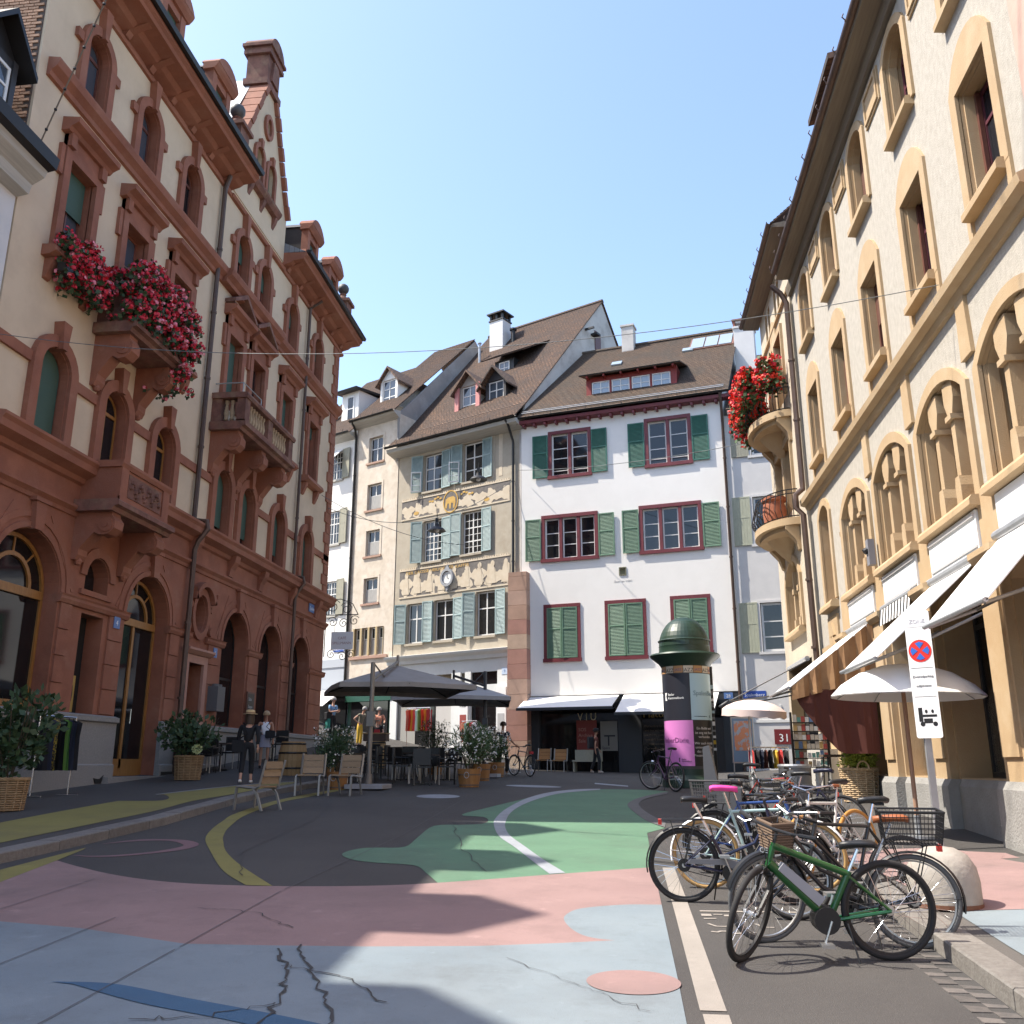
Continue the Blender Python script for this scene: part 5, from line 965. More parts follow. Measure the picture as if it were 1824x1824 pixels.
# ---- narrow grey-white house
GH = thing('narrow_house','narrow pale grey house with weathered olive shutters beside the drainpipe','house',(AX,AY,-.4),RW,oz=True)
ho = [rhole(9.86,10.75,4.2,6.1),rhole(9.86,10.75,8.45,10.4),rhole(9.95,10.8,12.15,13.7)]
b = MB(); wall(b,[(WL,-1),(WL,14.0),(12.6,14.0),(12.6,-1)],ho,.06,.2); b.box(WL+.01,.35,-1,12.6,8,14.0); put(b,'wall',GREYW,GH)
for (z0,z1),a in (((4.2,6.1),9.86),((8.45,10.4),9.86),((12.15,13.7),9.95)):
    b = MB(); ring(b,[(a,z0),(a,z1),(a+.89,z1),(a+.89,z0)],[(a-.1,z0),(a-.1,z1+.1),(a+.99,z1+.1),(a+.99,z0)],.03,.08); b.box(a-.14,-.0,z0-.1,a+1.,.1,z0); put(b,'window_surround',GREYW,GH); window(GH,a+.02,a+.87,z0+.02,z1-.02,.14,WOODW,1,(.3,.62),.08,.05)
    shutter(GH,a-.8,a-.1,z0-.02,z1+.03,.005,SHUTP if z0 < 11 else SHUTN,louv=False,hinge=1)
m = MB(); m.prismx([(.06,13.85),(-.4,13.9),(-.42,14.05),(.06,14.1)],WL+.2,12.6); put(m,'eave_soffit',SOFFITW,GH); tiled(GH,(WL+.15,-.4,14.1),(1,0,0),(0,6,5),[(0,0),(3.5,0),(3.5,7.5),(0,7.5)],ROOF2)
b = MB(); b.add([(WL+.25,-.2,14.05),(WL+.25,5.5,19.2),(WL+.25,7.,16),(WL+.25,7.,14)],[(0,1,2,3)]); put(b,'party_gable',PALEG,GH)
plate(GH,9.0,2.46,.85,.27,'Spalenberg',mat('sign_blue',(.02,.07,.36),.4),PLW,.06,.17)
b = MB(); b.box(9.3,.3,-1,12.4,.36,2.3); put(b,'shop_interior',INT,GH); b = MB(); b.box(9.2,.03,1.55,11.2,.1,1.65); b.box(10.3,.03,1.65,10.38,.1,2.2); b.box(9.25,.03,-.9,9.33,.1,2.2); put(b,'shop_frame',WOODW,GH); m = MB(); m.box(10.05,.02,.75,10.75,.04,1.3); q = put(m,'shop_sign',mat('sign_maroon',(.16,.012,.012),.5),GH); text(q,'31',.4,(10.2,.015,.85),FRONT,WHITEP)
# ---- sgraffito house
SH = thing('sgraffito_house','house with painted friezes, gold bear medallion and teal shutters','house',(CX,CY,0.3),RS,oz=True); SL = 7.34
top = [(1.62,2.74,12.6,14.45),(4.02,5.16,12.65,14.55)]; mid = [(1.68,2.82,9.15,11.15),(4.0,5.14,9.22,11.22)]; low = [(.82,1.82,5.4,7.26),(2.46,3.58,5.42,7.28),(4.86,5.92,5.45,7.42)]
b = MB(); wall(b,[(0,4.85),(0,15.0),(SL-.1,15.0),(SL-.1,4.85)],[rhole(a,c,z0,z1) for a,c,z0,z1 in top+mid+low],0,.22); b.box(0,.4,-1,SL,14.5,15.0); b.add([(0,0,4.85),(0,.4,4.85),(0,.4,15),(0,0,15)],[(0,1,2,3)]); b.add([(SL-.1,0,4.85),(SL-.1,.4,4.85),(SL-.1,.4,15),(SL-.1,0,15)],[(0,1,2,3)]); put(b,'wall',SGRAF,SH)
for i,(a,c,z0,z1) in enumerate(top+mid+low):
    g_ = (2,2) if i in (2,3) else (1,1); window(SH,a+.03,c-.03,z0+.02,z1-.02,.13,WOODW,2,(.62,) if i > 3 else (.3,.62),.06,.06,grid=(2,2) if i in (2,3) else (1,1)); b = MB(); b.box(a-.05,-.08,z0-.1,c+.05,.1,z0); put(b,'window_sill',SGRAF,SH)
    sw = .56; shutter(SH,a-sw-.06,a-.03,z0,z1,-.06,SHUTT,ang=.12 if i%2 else .3,hinge=1); shutter(SH,c+.03,c+sw+.04,z0,z1,-.06,SHUTT,ang=.1)
for a,z0 in ((1.62,12.62),(3.95,12.7)): # opened casements
    b = MB(); w = .5; ring(b,[(.05,.05),(.05,.95),(w-.05,.95),(w-.05,.05),(.05,.05)],[(0,0),(0,1.),(w,1.),(w,0),(0,0)],0,.04); b.box(.05,.01,.32,w-.05,.03,.35); b.box(.05,.01,.64,w-.05,.03,.67); q = put(b,'open_casement',WOODW,SH,loc=(a-.5,-.36,z0)); q.rotation_euler = (0,0,.55)
# friezes: dark ground with pale figures in shallow relief
rr = random.Random(5)
for z0, z1, nm in ((11.42,12.3,'upper'),(7.62,8.85,'lower')):
    b = MB(); b.box(.3,-.012,z0,6.72,-.0,z1); F = put(b,'painted_frieze',FRZD,SH)
    b = MB(); b.box(.3,-.03,z1,6.72,-.0,z1+.07); b.box(.3,-.03,z0-.07,6.72,.0,z0); 
    for i in range(48): b.box(.32+i*.133,-.026,z1+.07,.39+i*.133,0,z1+.13)
    put(b,'frieze_border',FRZL,F)
    for i in range(9):
        uc = .7+i*.72; h = z1-z0; pts = []; n = 22
        for k in range(n): t = 2*pi*k/n; r = 1+.28*sin(3*t+i*2.1)+.16*sin(7*t+i); pts.append((uc+.38*r*cos(t), z0+h*.36+h*.36*r*sin(t)))
        pts = [(max(.31,min(6.71,x)), max(z0+.005,min(z1-.02,z))) for x,z in pts]; m = MB(); m.prism(pts,-.016-.001*i,-.010); put(m,'frieze_figure',FRZL,F)
        if nm == 'lower': m = MB(); m.prism(ovhole(uc+.05,z0+h*.8,.11,.15,12),-.03,-.012); m.prism([(uc-.2,z0+.1),(uc+.22,z0+.1),(uc+.14,z0+h*.68),(uc-.08,z0+h*.72)],-.03,-.028); put(m,'frieze_figure',FRZL,F)
text(SH,'DER GROSSE HEILIGE DER KAFFEE',.2,(.7,-.032,8.66),FRONT,GOLD,sx=1.25)
b = MB(); b.prism(ovhole(3.34,11.86,.42,.52,24),-.03,-.018); q = put(b,'medallion',FRZD,SH); b = MB(); ring(b,ovhole(3.34,11.86,.4,.5,24)+[(3.74,11.86)],ovhole(3.34,11.86,.45,.55,24)+[(3.79,11.86)],-.045,-.0); b.prism([(3.02,11.7),(3.06,11.98),(3.2,12.08),(3.5,12.1),(3.62,12.0),(3.64,11.8),(3.58,11.52),(3.5,11.52),(3.5,11.76),(3.38,11.8),(3.36,11.52),(3.28,11.52),(3.26,11.78),(3.16,11.78),(3.12,11.56),(3.05,11.56)],-.04,-.03); put(b,'gold_bear',GOLD,q)
b = MB()
for s in (-1,1):
    for i in range(5): b.prism(ovhole(3.34+s*(.62+.16*i),12.12+.08*sin(i*1.4),.08,.05,8),-.03,-.016)
    b.prism(ovhole(3.34+s*2.1,11.62,.16,.09,10),-.03,-.016)
put(b,'gold_scrolls',GOLD,SH)
CKo = thing('wall_clock','white round wall clock with ornate frame on the painted frieze','clock',(CX,CY,0.3),RS,oz=True); b = MB(); b.cone((3.27,-.1,8.25),(3.27,-.0,8.25),.27,n=24); put(b,'clock_face',WHITEP,CKo); b = MB(); o1 = ovhole(3.27,8.25,.27,.3,24); o2 = ovhole(3.27,8.25,.37,.42,24); ring(b,o1+[o1[0]],o2+[o2[0]],-.16,-.01); b.prism([(3.15,8.66),(3.39,8.66),(3.27,8.86)],-.12,-.02); b.prism([(3.15,7.84),(3.39,7.84),(3.27,7.6)],-.12,-.02); put(b,'clock_frame',mat('grey_frame',(.30,.31,.33),.6),CKo); b = MB(); b.cone((3.27,-.108,8.25),(3.27,-.108,8.44),.012,n=5); b.cone((3.27,-.108,8.25),(3.37,-.108,8.2),.014,n=5); put(b,'clock_hands',BLACK,CKo)
for z in (14.9,): 
    for u in (5.75,6.2): m = MB(); m.box(u-.1,-.01,12.6,u+.1,.0,14.6); put(m,'painted_panel',FRZL,SH)
m = MB(); mould(m,-.25,SL-.35,[(.1,4.45),(-.1,4.47),(-.14,4.62),(-.3,4.72),(-.34,4.82),(.1,4.9)]); put(m,'shop_cornice',STONEW,SH)
b = MB(); b.box(-.05,.0,-.6,.35,.1,4.5); b.box(3.55,.0,-.6,4.05,.1,4.0); b.box(4.3,.0,-.6,4.62,.1,4.); b.box(6.05,.0,-.6,6.75,.1,4.5); b.box(.35,.02,3.0,6.05,.1,3.35); b.box(.0,.02,3.9,6.7,.12,4.5); b.box(4.62,.02,-.6,6.05,.06,-.2) ; put(b,'shopfront',STONEW,SH); b = MB(); b.box(.35,.15,-.6,4.3,.2,3.0); b.box(4.62,.15,-.3,6.05,.2,3.95); put(b,'shop_glazing',SHOPG,SH)
m = MB(); m.box(.36,.12,.5,1.4,.145,2.95); put(m,'grey_window_panel',mat('panel_grey',(.33,.32,.29),.6),SH); m = MB(); m.box(2.6,.12,.5,3.5,.145,2.95); put(m,'display_wall',mat('display_white',(.52,.50,.47),.6),SH)
m = MB(); m.box(-.0,-.01,4.55,6.7,.0,4.6)
text(SH,'PETITE SACOCHE',.24,(1.05,.13,2.62),FRONT,mat('pale_letter',(.62,.60,.56),.6),sx=.95); plate(SH,6.3,3.72,.3,.3,'9',mat('plate_pale',(.5,.6,.75),.4),PLB,-.0,name='house_number')
for u in (4.08,6.1): m = MB(); m.box(u,-.14,.3,u+.5,.0,3.2); q = put(m,'display_case',WHITEP,SH); text(q,'MODE',.12,(u+.08,-.144,2.6),FRONT,BLACK); text(q,'ATELIER',.1,(u+.06,-.144,2.42),FRONT,BLACK); m = MB(); m.box(u+.08,-.15,1.2,u+.42,-.13,2.1); put(m,'display_photo',mat('photo_red',(.3,.06,.05),.6) if u < 5 else mat('photo_grey',(.4,.4,.4),.6),q)
# eaves and roof
m = MB(); m.prismx([(0,14.6),(-.6,14.78),(-.64,14.94),(0,15.05)],-.3,SL+.1); put(m,'eave_soffit',SOFFITW,SH); halfpipe(SH,-.35,SL+.1,-.70,15.06,.09,DARKM)
sa = (7.75,9.2); 
tiled(SH,(-.3,-.66,15.04),(1,0,0),(0,1.01,.98),[(0,0),(SL+.35,0),(SL+.35,1.5),(0,1.5)],ROOF); tiled(SH,(-.3,.35,16.02),(1,0,0),(0,7.4,8.35),[(0,0),(SL+.35,0),(SL+.35,11.15),(0,11.15)],ROOF)
tiled(SH,(-.3,15.1,15.5),(1,0,0),(0,-7.3,8.85),[(0,0),(SL+.35,0),(SL+.35,11.4),(0,11.4)],ROOF); m = MB(); m.tube([(-.3,7.76,24.36),(SL+.05,7.76,24.36)],.13,8); put(m,'ridge_tiles',ROOF,SH)
b = MB(); b.prismx([(0,14.8),(.35,15.9),(7.75,24.25),(15,15.5),(15,8),(0,8)],SL-.12,SL-.02); q = put(b,'gable_wall',PALEG,SH)
b = MB(); b.box(SL-.03,6.9,21.2,SL+.02,7.5,22.3); put(b,'gable_opening',WOODM,SH); b = MB(); b.box(SL-.02,5.9,21.9,SL+.5,6.0,22.); b.box(SL-.02,6.5,21.85,SL+.35,6.9,21.95); put(b,'hoist_beam',DARKM,SH)
def gdormer(par, u, d, z, w, h, mw_, cheek, roofm, op=0, sh=None, over=.3, pane_=GLASSB):
    b = MB(); b.box(u-w/2,d,z,u-w/2+.14,d+2.4,z+h); b.box(u+w/2-.14,d,z,u+w/2,d+2.4,z+h); b.box(u-w/2+.14,d,z,u+w/2-.14,d+.1,z+.1); b.prism([(u-w/2,z+h),(u+w/2,z+h),(u,z+h+w*.55)],d,d+.1); b.box(u-w/2+.14,d+.3,z,u+w/2-.14,d+2.4,z+h); D_ = put(b,'dormer',cheek,par)
    b = MB(); hw_ = w/2+over; zz = z+h+w*.55
    for s in (-1,1): b.add([(u+s*hw_,d-over,zz-hw_*1.1),(u,d-over,zz+.06),(u,d+3.0,zz+.06),(u+s*hw_,d+3.0,zz-hw_*1.1)],[(0,1,2,3)]); b.add([(u+s*hw_,d-over,zz-hw_*1.1-.1),(u,d-over,zz-.05),(u,d+3.,zz-.05),(u+s*hw_,d+3.,zz-hw_*1.1-.1)],[(0,1,2,3)]); b.add([(u+s*hw_,d-over,zz-hw_*1.1-.1),(u,d-over,zz-.05),(u,d-over,zz+.06),(u+s*hw_,d-over,zz-hw_*1.1)],[(0,1,2,3)]); b.add([(u+s*hw_,d-over,zz-hw_*1.1-.1),(u+s*hw_,d-over,zz-hw_*1.1),(u+s*hw_,d+3,zz-hw_*1.1),(u+s*hw_,d+3,zz-hw_*1.1-.1)],[(0,1,2,3)])
    put(b,'dormer_roof',roofm,D_); window(par,u-w/2+.15,u+w/2-.15,z+.1,z+h-.02,d+.06,mw_,2 if w > 1 else 1,(.34,.66) if w > 1 else (.5,),.06,.05,gl=pane_); return D_
gdormer(SH,3.42,1.2,16.5,1.25,1.6,WOODW,mat('pale_dormer',(.42,.38,.33),.9),ROOF,over=.34); gdormer(SH,4.98,1.25,16.5,1.2,1.5,WOODW,mat('dark_cheek',(.035,.032,.034),.7),ROOF,over=.34)
for u in (2.72,4.02): m = MB(); m.box(u-.12,1.05,16.5,u+.12,1.15,18.1); put(m,'dormer_shutter',ROSE,SH)
b = MB(); b.box(3.2,3.6,19.35,4.4,5.5,20.3); D_ = put(b,'shed_dormer',DARKM,SH); window(SH,3.5,4.15,19.45,20.15,3.55,WOODW,2,(.5,),.05,.04,gl=GLASSB); tiled(SH,(2.6,3.2,20.35),(1,0,0),(0,3.6,2.15),[(0,0),(2.6,0),(3.2,4.),(-.2,4.)],ROOF,'dormer_roof')
b = MB(); b.box(1.05,6.0,21.5,1.95,6.8,24.2); put(b,'chimney',GREYW,SH); b = MB(); b.box(1.,5.95,24.2,2.,6.85,24.28); [b.box(x,y,24.28,x+.12,y+.12,24.62) for x in (1.05,1.45,1.83) for y in (6.0,6.68)]; b.prismz([(.92,5.87),(2.08,5.87),(2.08,6.93),(.92,6.93)],24.62,24.7); b.add([(.92,5.87,24.7),(2.08,5.87,24.7),(2.08,6.93,24.7),(.92,6.93,24.7),(1.5,6.4,25.)],[(0,1,4),(1,2,4),(2,3,4),(3,0,4)]); put(b,'chimney_cap',DARKM,SH); m = MB(); m.cone((.95,5.2,21.),(.95,5.2,22.6),.07,n=8); m.cone((.95,5.2,22.6),(.95,5.2,22.66),.12,n=8); put(m,'flue_pipe',GALV,SH); m = MB(); m.cone((2.4,6.4,22.4),(2.4,6.4,23.5),.12,n=10); m.cone((2.4,6.4,23.5),(2.4,6.4,23.6),.2,n=10); put(m,'vent_pipe',DARKM,SH)
pipe(SH,[(6.9,-.68,14.98),(6.95,-.5,14.75),(6.95,-.12,14.1),(6.95,-.1,14.),(6.95,-.1,4.9)],.06,DARKM)
# ---- narrow cream house
DH = thing('narrow_house','tall narrow cream house with weathered render left of the painted house','house',(CX,CY,.8),RS,oz=True); DL = -2.95
ws = [(-2.05,-1.1,14.75,16.1),(-2.04,-1.08,12.25,13.6),(-2.0,-1.08,9.9,11.2),(-2.02,-1.1,7.55,8.8)]; fl = [(-2.5+.5*i,-2.12+.5*i,5.05,6.38) for i in range(4)]
b = MB(); wall(b,[(DL,3.5),(DL,17.0),(-.02,17.0),(-.02,3.5)],[rhole(*w_) for w_ in ws+fl],-.03,.22); b.box(DL,.35,-.5,-.02,12,17.0); b.add([(-.02,-.03,3.5),(-.02,.35,3.5),(-.02,.35,17),(-.02,-.03,17)],[(0,1,2,3)]); put(b,'wall',CREAMH,DH)
for a,c,z0,z1 in ws:
    b = MB(); ring(b,[(a,z0),(a,z1),(c,z1),(c,z0)],[(a-.12,z0),(a-.12,z1+.12),(c+.12,z1+.12),(c+.12,z0)],-.05,-.02); put(b,'window_surround',CREAMH,DH); b = MB(); b.box(a-.14,-.1,z0-.1,c+.14,.1,z0); put(b,'window_sill',BUTT,DH); window(DH,a+.02,c-.02,z0+.02,z1-.02,.1,WOODW,2,(.55,),.06,.06,gl=GLASS); m = MB(); m.box(a+.08,.085,z0+.08,c-.08,.095,z0+(z1-z0)*.55); put(m,'net_curtain',CURT,DH) if z0 < 9 or 9 < z0 < 13 else None
for a,c,z0,z1 in fl: b = MB(); b.box(a-.1,-.06,z0,a,.1,z1); b.box(c,-.06,z0,c+.02,.1,z1); put(b,'window_post',mat('ochre_post',(.46,.36,.20),.85),DH); window(DH,a+.01,c-.01,z0+.02,z1-.02,.1,WOODW,1,(.6,),.05,.05); m = MB(); m.box(a+.05,.085,z0+.06,c-.05,.095,z0+.75); put(m,'net_curtain',CURT,DH)
b = MB(); b.box(-2.75,-.12,4.88,-.3,.1,5.02); put(b,'window_sill',BUTT,DH)
b = MB(); b.box(DL,.2,-.5,.0,.3,3.5); b.box(DL,-.03,2.9,0,.2,3.5); put(b,'shopfront',SHOPGRN,DH); m = MB(); m.box(DL+.3,.12,.6,-.3,.2,2.9); put(m,'shop_glazing',SHOPG,DH)
m = MB(); m.prismx([(-.03,16.75),(-.45,16.95),(-.5,17.05),(0,17.15)],DL-.1,.0); put(m,'eave_soffit',SOFFITW,DH); halfpipe(DH,DL-.1,.0,-.55,17.1,.08,DARKM); tiled(DH,(DL-.1,-.5,17.05),(1,0,0),(0,6.6,6.5),[(0,0),(2.98,0),(2.98,9.26),(0,9.26)],ROOF); b = MB(); b.prismx([(-.1,14.5),(-.1,17.0),(6.1,23.4),(12,17.5),(12,14)],-.12,-.03); put(b,'gable_wall',GABLEW,DH); tiled(DH,(DL-.1,12,17.4),(1,0,0),(0,-6,6.1),[(0,0),(2.98,0),(2.98,8.5),(0,8.5)],ROOF)
gdormer(DH,-1.72,.9,18.05,1.2,1.55,WOODW,WHITEW,ROOF,over=.22); pipe(DH,[(-2.9,-.5,17.05),(-2.95,-.2,16.7),(-2.95,-.1,16.4),(-2.95,-.1,3.5)],.06,DARKM)
# ---- white house at the far left of the row
EH = thing('white_house','white house with box dormer and olive shutters beside the red corner building','house',(CX,CY,1.2),RS,oz=True); EL = -7.5
ws = [(-4.9,-3.95,14.3,15.85),(-4.9,-3.95,10.85,12.62),(-4.82,-3.92,7.2,8.94)]
b = MB(); wall(b,[(EL,5.0),(EL,16.5),(DL-.02,16.5),(DL-.02,5.0)],[rhole(*w_) for w_ in ws],0,.2); b.box(EL,.35,-.2,DL-.02,12,16.5); b.box(EL,.3,-.5,DL-.02,.35,5.0); put(b,'wall',WHITEW,EH)
for a,c,z0,z1 in ws: window(EH,a+.02,c-.02,z0+.02,z1-.02,.08,WOODW,2,(.62,),.06,.06,grid=(2,2)); b = MB(); b.box(a-.1,-.08,z0-.1,c+.1,.1,z0); put(b,'window_sill',SOFFITW,EH); shutter(EH,c+.03,c+.58,z0,z1+.05,-.06,SHUTN,louv=False,ang=.1); shutter(EH,a-.58,a-.03,z0,z1+.05,-.06,SHUTN,louv=False,hinge=1,ang=.1)
b = MB(); b.add([(-4.95,-.05,15.9),(-3.95,-.05,15.9),(-3.95,-.7,15.25),(-4.95,-.7,15.25)],[(0,1,2,3)]); b.add([(-4.95,-.05,15.88),(-3.95,-.05,15.88),(-3.95,-.7,15.23),(-4.95,-.7,15.23)],[(3,2,1,0)]); put(b,'window_awning',CANVW,EH)
m = MB(); m.prismx([(0,16.3),(-.45,16.45),(-.5,16.55),(0,16.65)],EL,DL-.1); put(m,'eave_soffit',SOFFITW,EH); halfpipe(EH,EL,DL-.1,-.55,16.6,.08,DARKM); tiled(EH,(EL,-.5,16.55),(1,0,0),(0,6,6.2),[(0,0),(EL*-1+DL-.1,0),(EL*-1+DL-.1,8),(0,8)],ROOF)
b = MB(); b.box(-5.15,.9,17.7,-3.9,3.6,19.55); D_ = put(b,'box_dormer',WHITEW,EH); window(EH,-4.75,-4.2,17.85,19.3,.86,WOODW,1,(.5,),.08,.05); m = MB(); m.prismx([(.55,19.5),(.5,19.62),(4,19.9),(4,19.78)],-5.4,-3.75); put(m,'dormer_roof',DARKM,D_); b = MB(); b.box(-7.2,.9,17.7,-5.9,3.4,18.9); put(b,'box_dormer',GREYW,EH)
b = MB(); b.box(EL,-.06,4.6,DL-.05,.02,5.0); b.box(EL,-.02,3.4,DL-.05,.3,4.6); put(b,'shop_fascia',mat('fascia_blue_grey',(.42,.45,.49),.7),EH)
b = MB(); b.box(EL,.1,-.2,DL-.05,.2,3.4); put(b,'shop_glazing',SHOPG,EH); plate(EH,-3.9,5.35,.75,.3,'Spalenberg',MATS['sign_blue'],PLW,-.02,.17)
b = MB(); b.add([(-5.2,-.1,3.5),(-3.1,-.1,3.5),(-3.1,-1.3,2.7),(-5.2,-1.3,2.7)],[(0,1,2,3)]); b.add([(-5.2,-.1,3.47),(-3.1,-.1,3.47),(-3.1,-1.3,2.67),(-5.2,-1.3,2.67)],[(3,2,1,0)]); tag(put(b,'shop_awning',CANVW),'small pale striped awning on the white house behind the iron sign','awning').matrix_world = Matrix.Translation((CX,CY,0)) @ Matrix.Rotation(RS,4,'Z')
# ---------------------------------------------------------------- awnings, parasols, signs, street furniture
def sheet4(a, b, c, d, t=.015, n=1):
    a, b, c, d = map(Vector,(a,b,c,d)); nn = (b-a).cross(d-a).normalized()*t; m = MB(); k = max(1,n); vs = []
    for s in (0,1):
        for i in range(k+1):
            for j in (0,1):
                p = (a.lerp(b,i/k) if j == 0 else d.lerp(c,i/k)); vs.append(p-nn*s)
    o = 2*(k+1); fs = []
    for i in range(k): q = 2*i; fs += [(q,q+2,q+3,q+1),(o+q,o+q+1,o+q+3,o+q+2),(q,o+q,o+q+2,q+2),(q+1,q+3,o+q+3,o+q+1)]
    fs += [(0,1,o+1,o),(2*k,o+2*k,o+2*k+1,2*k+1)]
    return m.add(vs, fs)
def awning(name, label, y0, y1, zt, proj, drop, m, xw=4.9, arms=True, val=None, x_off=0):
    root = thing(name, label, 'awning', (xw,(y0+y1)/2,zt)); L = (y1-y0)/2
    put(sheet4((0,-L,0),(0,L,0),(-proj,L,-drop),(-proj,-L,-drop)), 'canopy', m, root)
    b = MB(); b.cone((-.02,-L,.02),(-.02,L,.02),.07,n=10); put(b,'roller',GALV,root); b = MB(); b.cone((-proj,-L,-drop),(-proj,L,-drop),.03,n=8); put(b,'front_bar',GALV,root)
    if arms:
        for s in (-1,1): b = MB(); b.tube([(0,s*(L-.1),-.75),(-proj*.5,s*(L-.35),-drop*.5-.42),(-proj+.02,s*(L-.1),-drop-.02)],.022,6); put(b,'folding_arm',GALV,root)
    if val:
        b = MB(); n = 24; 
        for i in range(n): ya = -L+2*L*i/n; yb = -L+2*L*(i+1)/n; b.add([(-proj,ya,-drop),(-proj,yb,-drop),(-proj,yb,-drop-.18),(-proj,ya,-drop-.18)],[(0,1,2,3)],i%2)
        put(b,'valance',val,root)
    return root
awning('shop_awning','large white awning nearest the camera on the right, extended over the pavement',10.2,12.3,2.85,1.05,1.15,CANVW)
awning('shop_awning','white awning sloping down behind the no-stopping sign',13.05,15.1,2.75,1.5,1.35,CANVW)
aw = awning('shop_awning','white-topped awning with brown side curtain beside the wicker planter',18.6,20.95,2.75,1.72,1.3,CANVW)
b = MB(); n = 14; vs = []
for i in range(n+1):
    t = i/n; x = -.05-1.62*t; zt = -.02-1.27*t; wob = .05*sin(i*2.4)
    vs += [(x,-1.19+wob*.5,zt),(x,-1.19+wob,zt-.25-.85*(1-t)),(x,-1.19+wob*.6,-1.35)]
b.add(vs,[(3*i,3*i+3,3*i+4,3*i+1) for i in range(n)]+[(3*i+1,3*i+4,3*i+5,3*i+2) for i in range(n)]); put(b,'side_curtain',CANVB,aw)
b = MB(); n = 12; vs = []
for i in range(n+1):
    t = i/n; x = -1.66+1.55*t; zb = -1.36-1.18*min(1,(t*1.9)**.8)
    vs += [(x,-1.16+.02*sin(i),-1.34),(x,-1.16+.03*sin(i*1.7),zb)]
b.add(vs,[(2*i,2*i+2,2*i+3,2*i+1) for i in range(n)]); put(b,'lower_curtain',CANVD,aw)
awning('shop_awning','thin white awning at the far corner of the ochre building',25.4,28.2,2.72,2.1,1.05,CANVW,arms=True)
st = thing('shop_awning','rolled awning with black and white striped valance under a fascia board','awning',(4.92,16.8,2.8)); b = MB(); n = 20
for i in range(n): ya = -.95+1.9*i/n; yb = -.95+1.9*(i+1)/n; b.add([(-.12,ya,0),(-.12,yb,0),(-.17,yb,-.32),(-.17,ya,-.32)],[(0,1,2,3)],i%2)
put(b,'valance',[CANVW,mat('black_stripe',(.03,.03,.03),.9)],st); b = MB(); b.cone((-.06,-.95,.0),(-.06,.95,.0),.07,n=10); put(b,'roller',GALV,st)
# awnings of the white house
def wawn(label, u0, u1, zt, proj, drop):
    root = thing('shop_awning',label,'awning',(AX,AY,0),RW); put(sheet4((u0,-.04,zt),(u1,-.04,zt),(u1,-proj,zt-drop),(u0,-proj,zt-drop)),'canopy',CANVW,root); b = MB(); b.box(u0-.04,-proj-.05,zt-drop-.1,u1+.04,-proj,zt-drop+.01); put(b,'front_bar',SHOPD,root)
    for u in (u0+.1,u1-.1): b = MB(); b.tube([(u,-.0,zt-.4),(u,-proj*.55,zt-drop-.05),(u,-proj,zt-drop)],.02,6); put(b,'folding_arm',SHOPD,root)
wawn('white shop awning over the window lettered VIU',.25,4.15,2.7,1.25,.5); wawn('white shop awning half hidden behind the advertising column',4.35,8.1,2.7,1.5,.75)
# umbrellas
def cant_umbrella(label, c, z, half, rot, mast, top, m, mm, basez, rise=.62, tilt=0):
    root = thing('cantilever_umbrella',label,'umbrella',(mast[0],mast[1],g(*mast))); gz = g(*mast); O = Vector((mast[0],mast[1],gz)); cc = Vector((c[0],c[1],z))-O
    pts = [Vector((half*cos(rot+pi/4+i*pi/2)*1.414,half*sin(rot+pi/4+i*pi/2)*1.414,0)) for i in range(4)]; mids = [(pts[i]+pts[(i+1)%4])*.5+Vector((0,0,.05)) for i in range(4)]; rim = [q for p in zip(pts,mids) for q in p]; ap = Vector((0,0,rise))
    b = MB(); vs = [cc+ap]+[cc+q for q in rim]+[cc+q-Vector((0,0,.12)) for q in rim]; b.add(vs,[(0,1+i,1+(i+1)%8) for i in range(8)]+[(1+i,9+i,9+(i+1)%8,1+(i+1)%8) for i in range(8)]); put(b,'canopy',m,root)
    for q in rim: b = MB(); b.cone(cc+ap*.9,cc+q-Vector((0,0,.05)),.015,n=5); put(b,'rib',DARKM,root)
    tp = Vector((0,0,top-gz)); b = MB(); b.cone((0,0,.1),tp,.055,n=12); put(b,'mast',mm,root)
    b = MB(); b.cone(tp*.86,cc+ap+Vector((0,0,.1)),.04,n=8); b.cone(tp,cc*.5+tp*.45+Vector((0,0,.1)),.02,n=6); b.cone(cc+ap-Vector((0,0,.05)),cc+ap+Vector((0,0,.28)),.04,n=8); put(b,'boom',mm,root)
    b = MB(); b.box(-.45,-.45,0.02,.45,.45,.12); put(b,'base_slab',mat('concrete_slab',(.34,.34,.35),.8,(.29,.29,.3),6),root); b = MB(); b.cone((0,0,.12),(0,0,.35),.085,n=12); b.box(-.08,-.1,1.45,.08,.1,1.8); put(b,'mast_sleeve',mm,root)
    return root
TAUPM = mat('taupe_metal',(.22,.20,.175),.45,metal=.5); cant_umbrella('big taupe cantilever umbrella over the dark terrace tables',(-6.05,24.6),1.98,1.75,radians(24),(-6.05,22.1),2.42,CANVT,TAUPM,.1,.62)
cant_umbrella('grey cantilever umbrella behind the taupe one, dark mast near the oleanders',(-5.55,30.3),2.05,1.85,radians(8),(-4.35,29.3),2.88,CANVG,mat('anthracite_metal',(.055,.055,.06),.45,metal=.5),.1,.7)
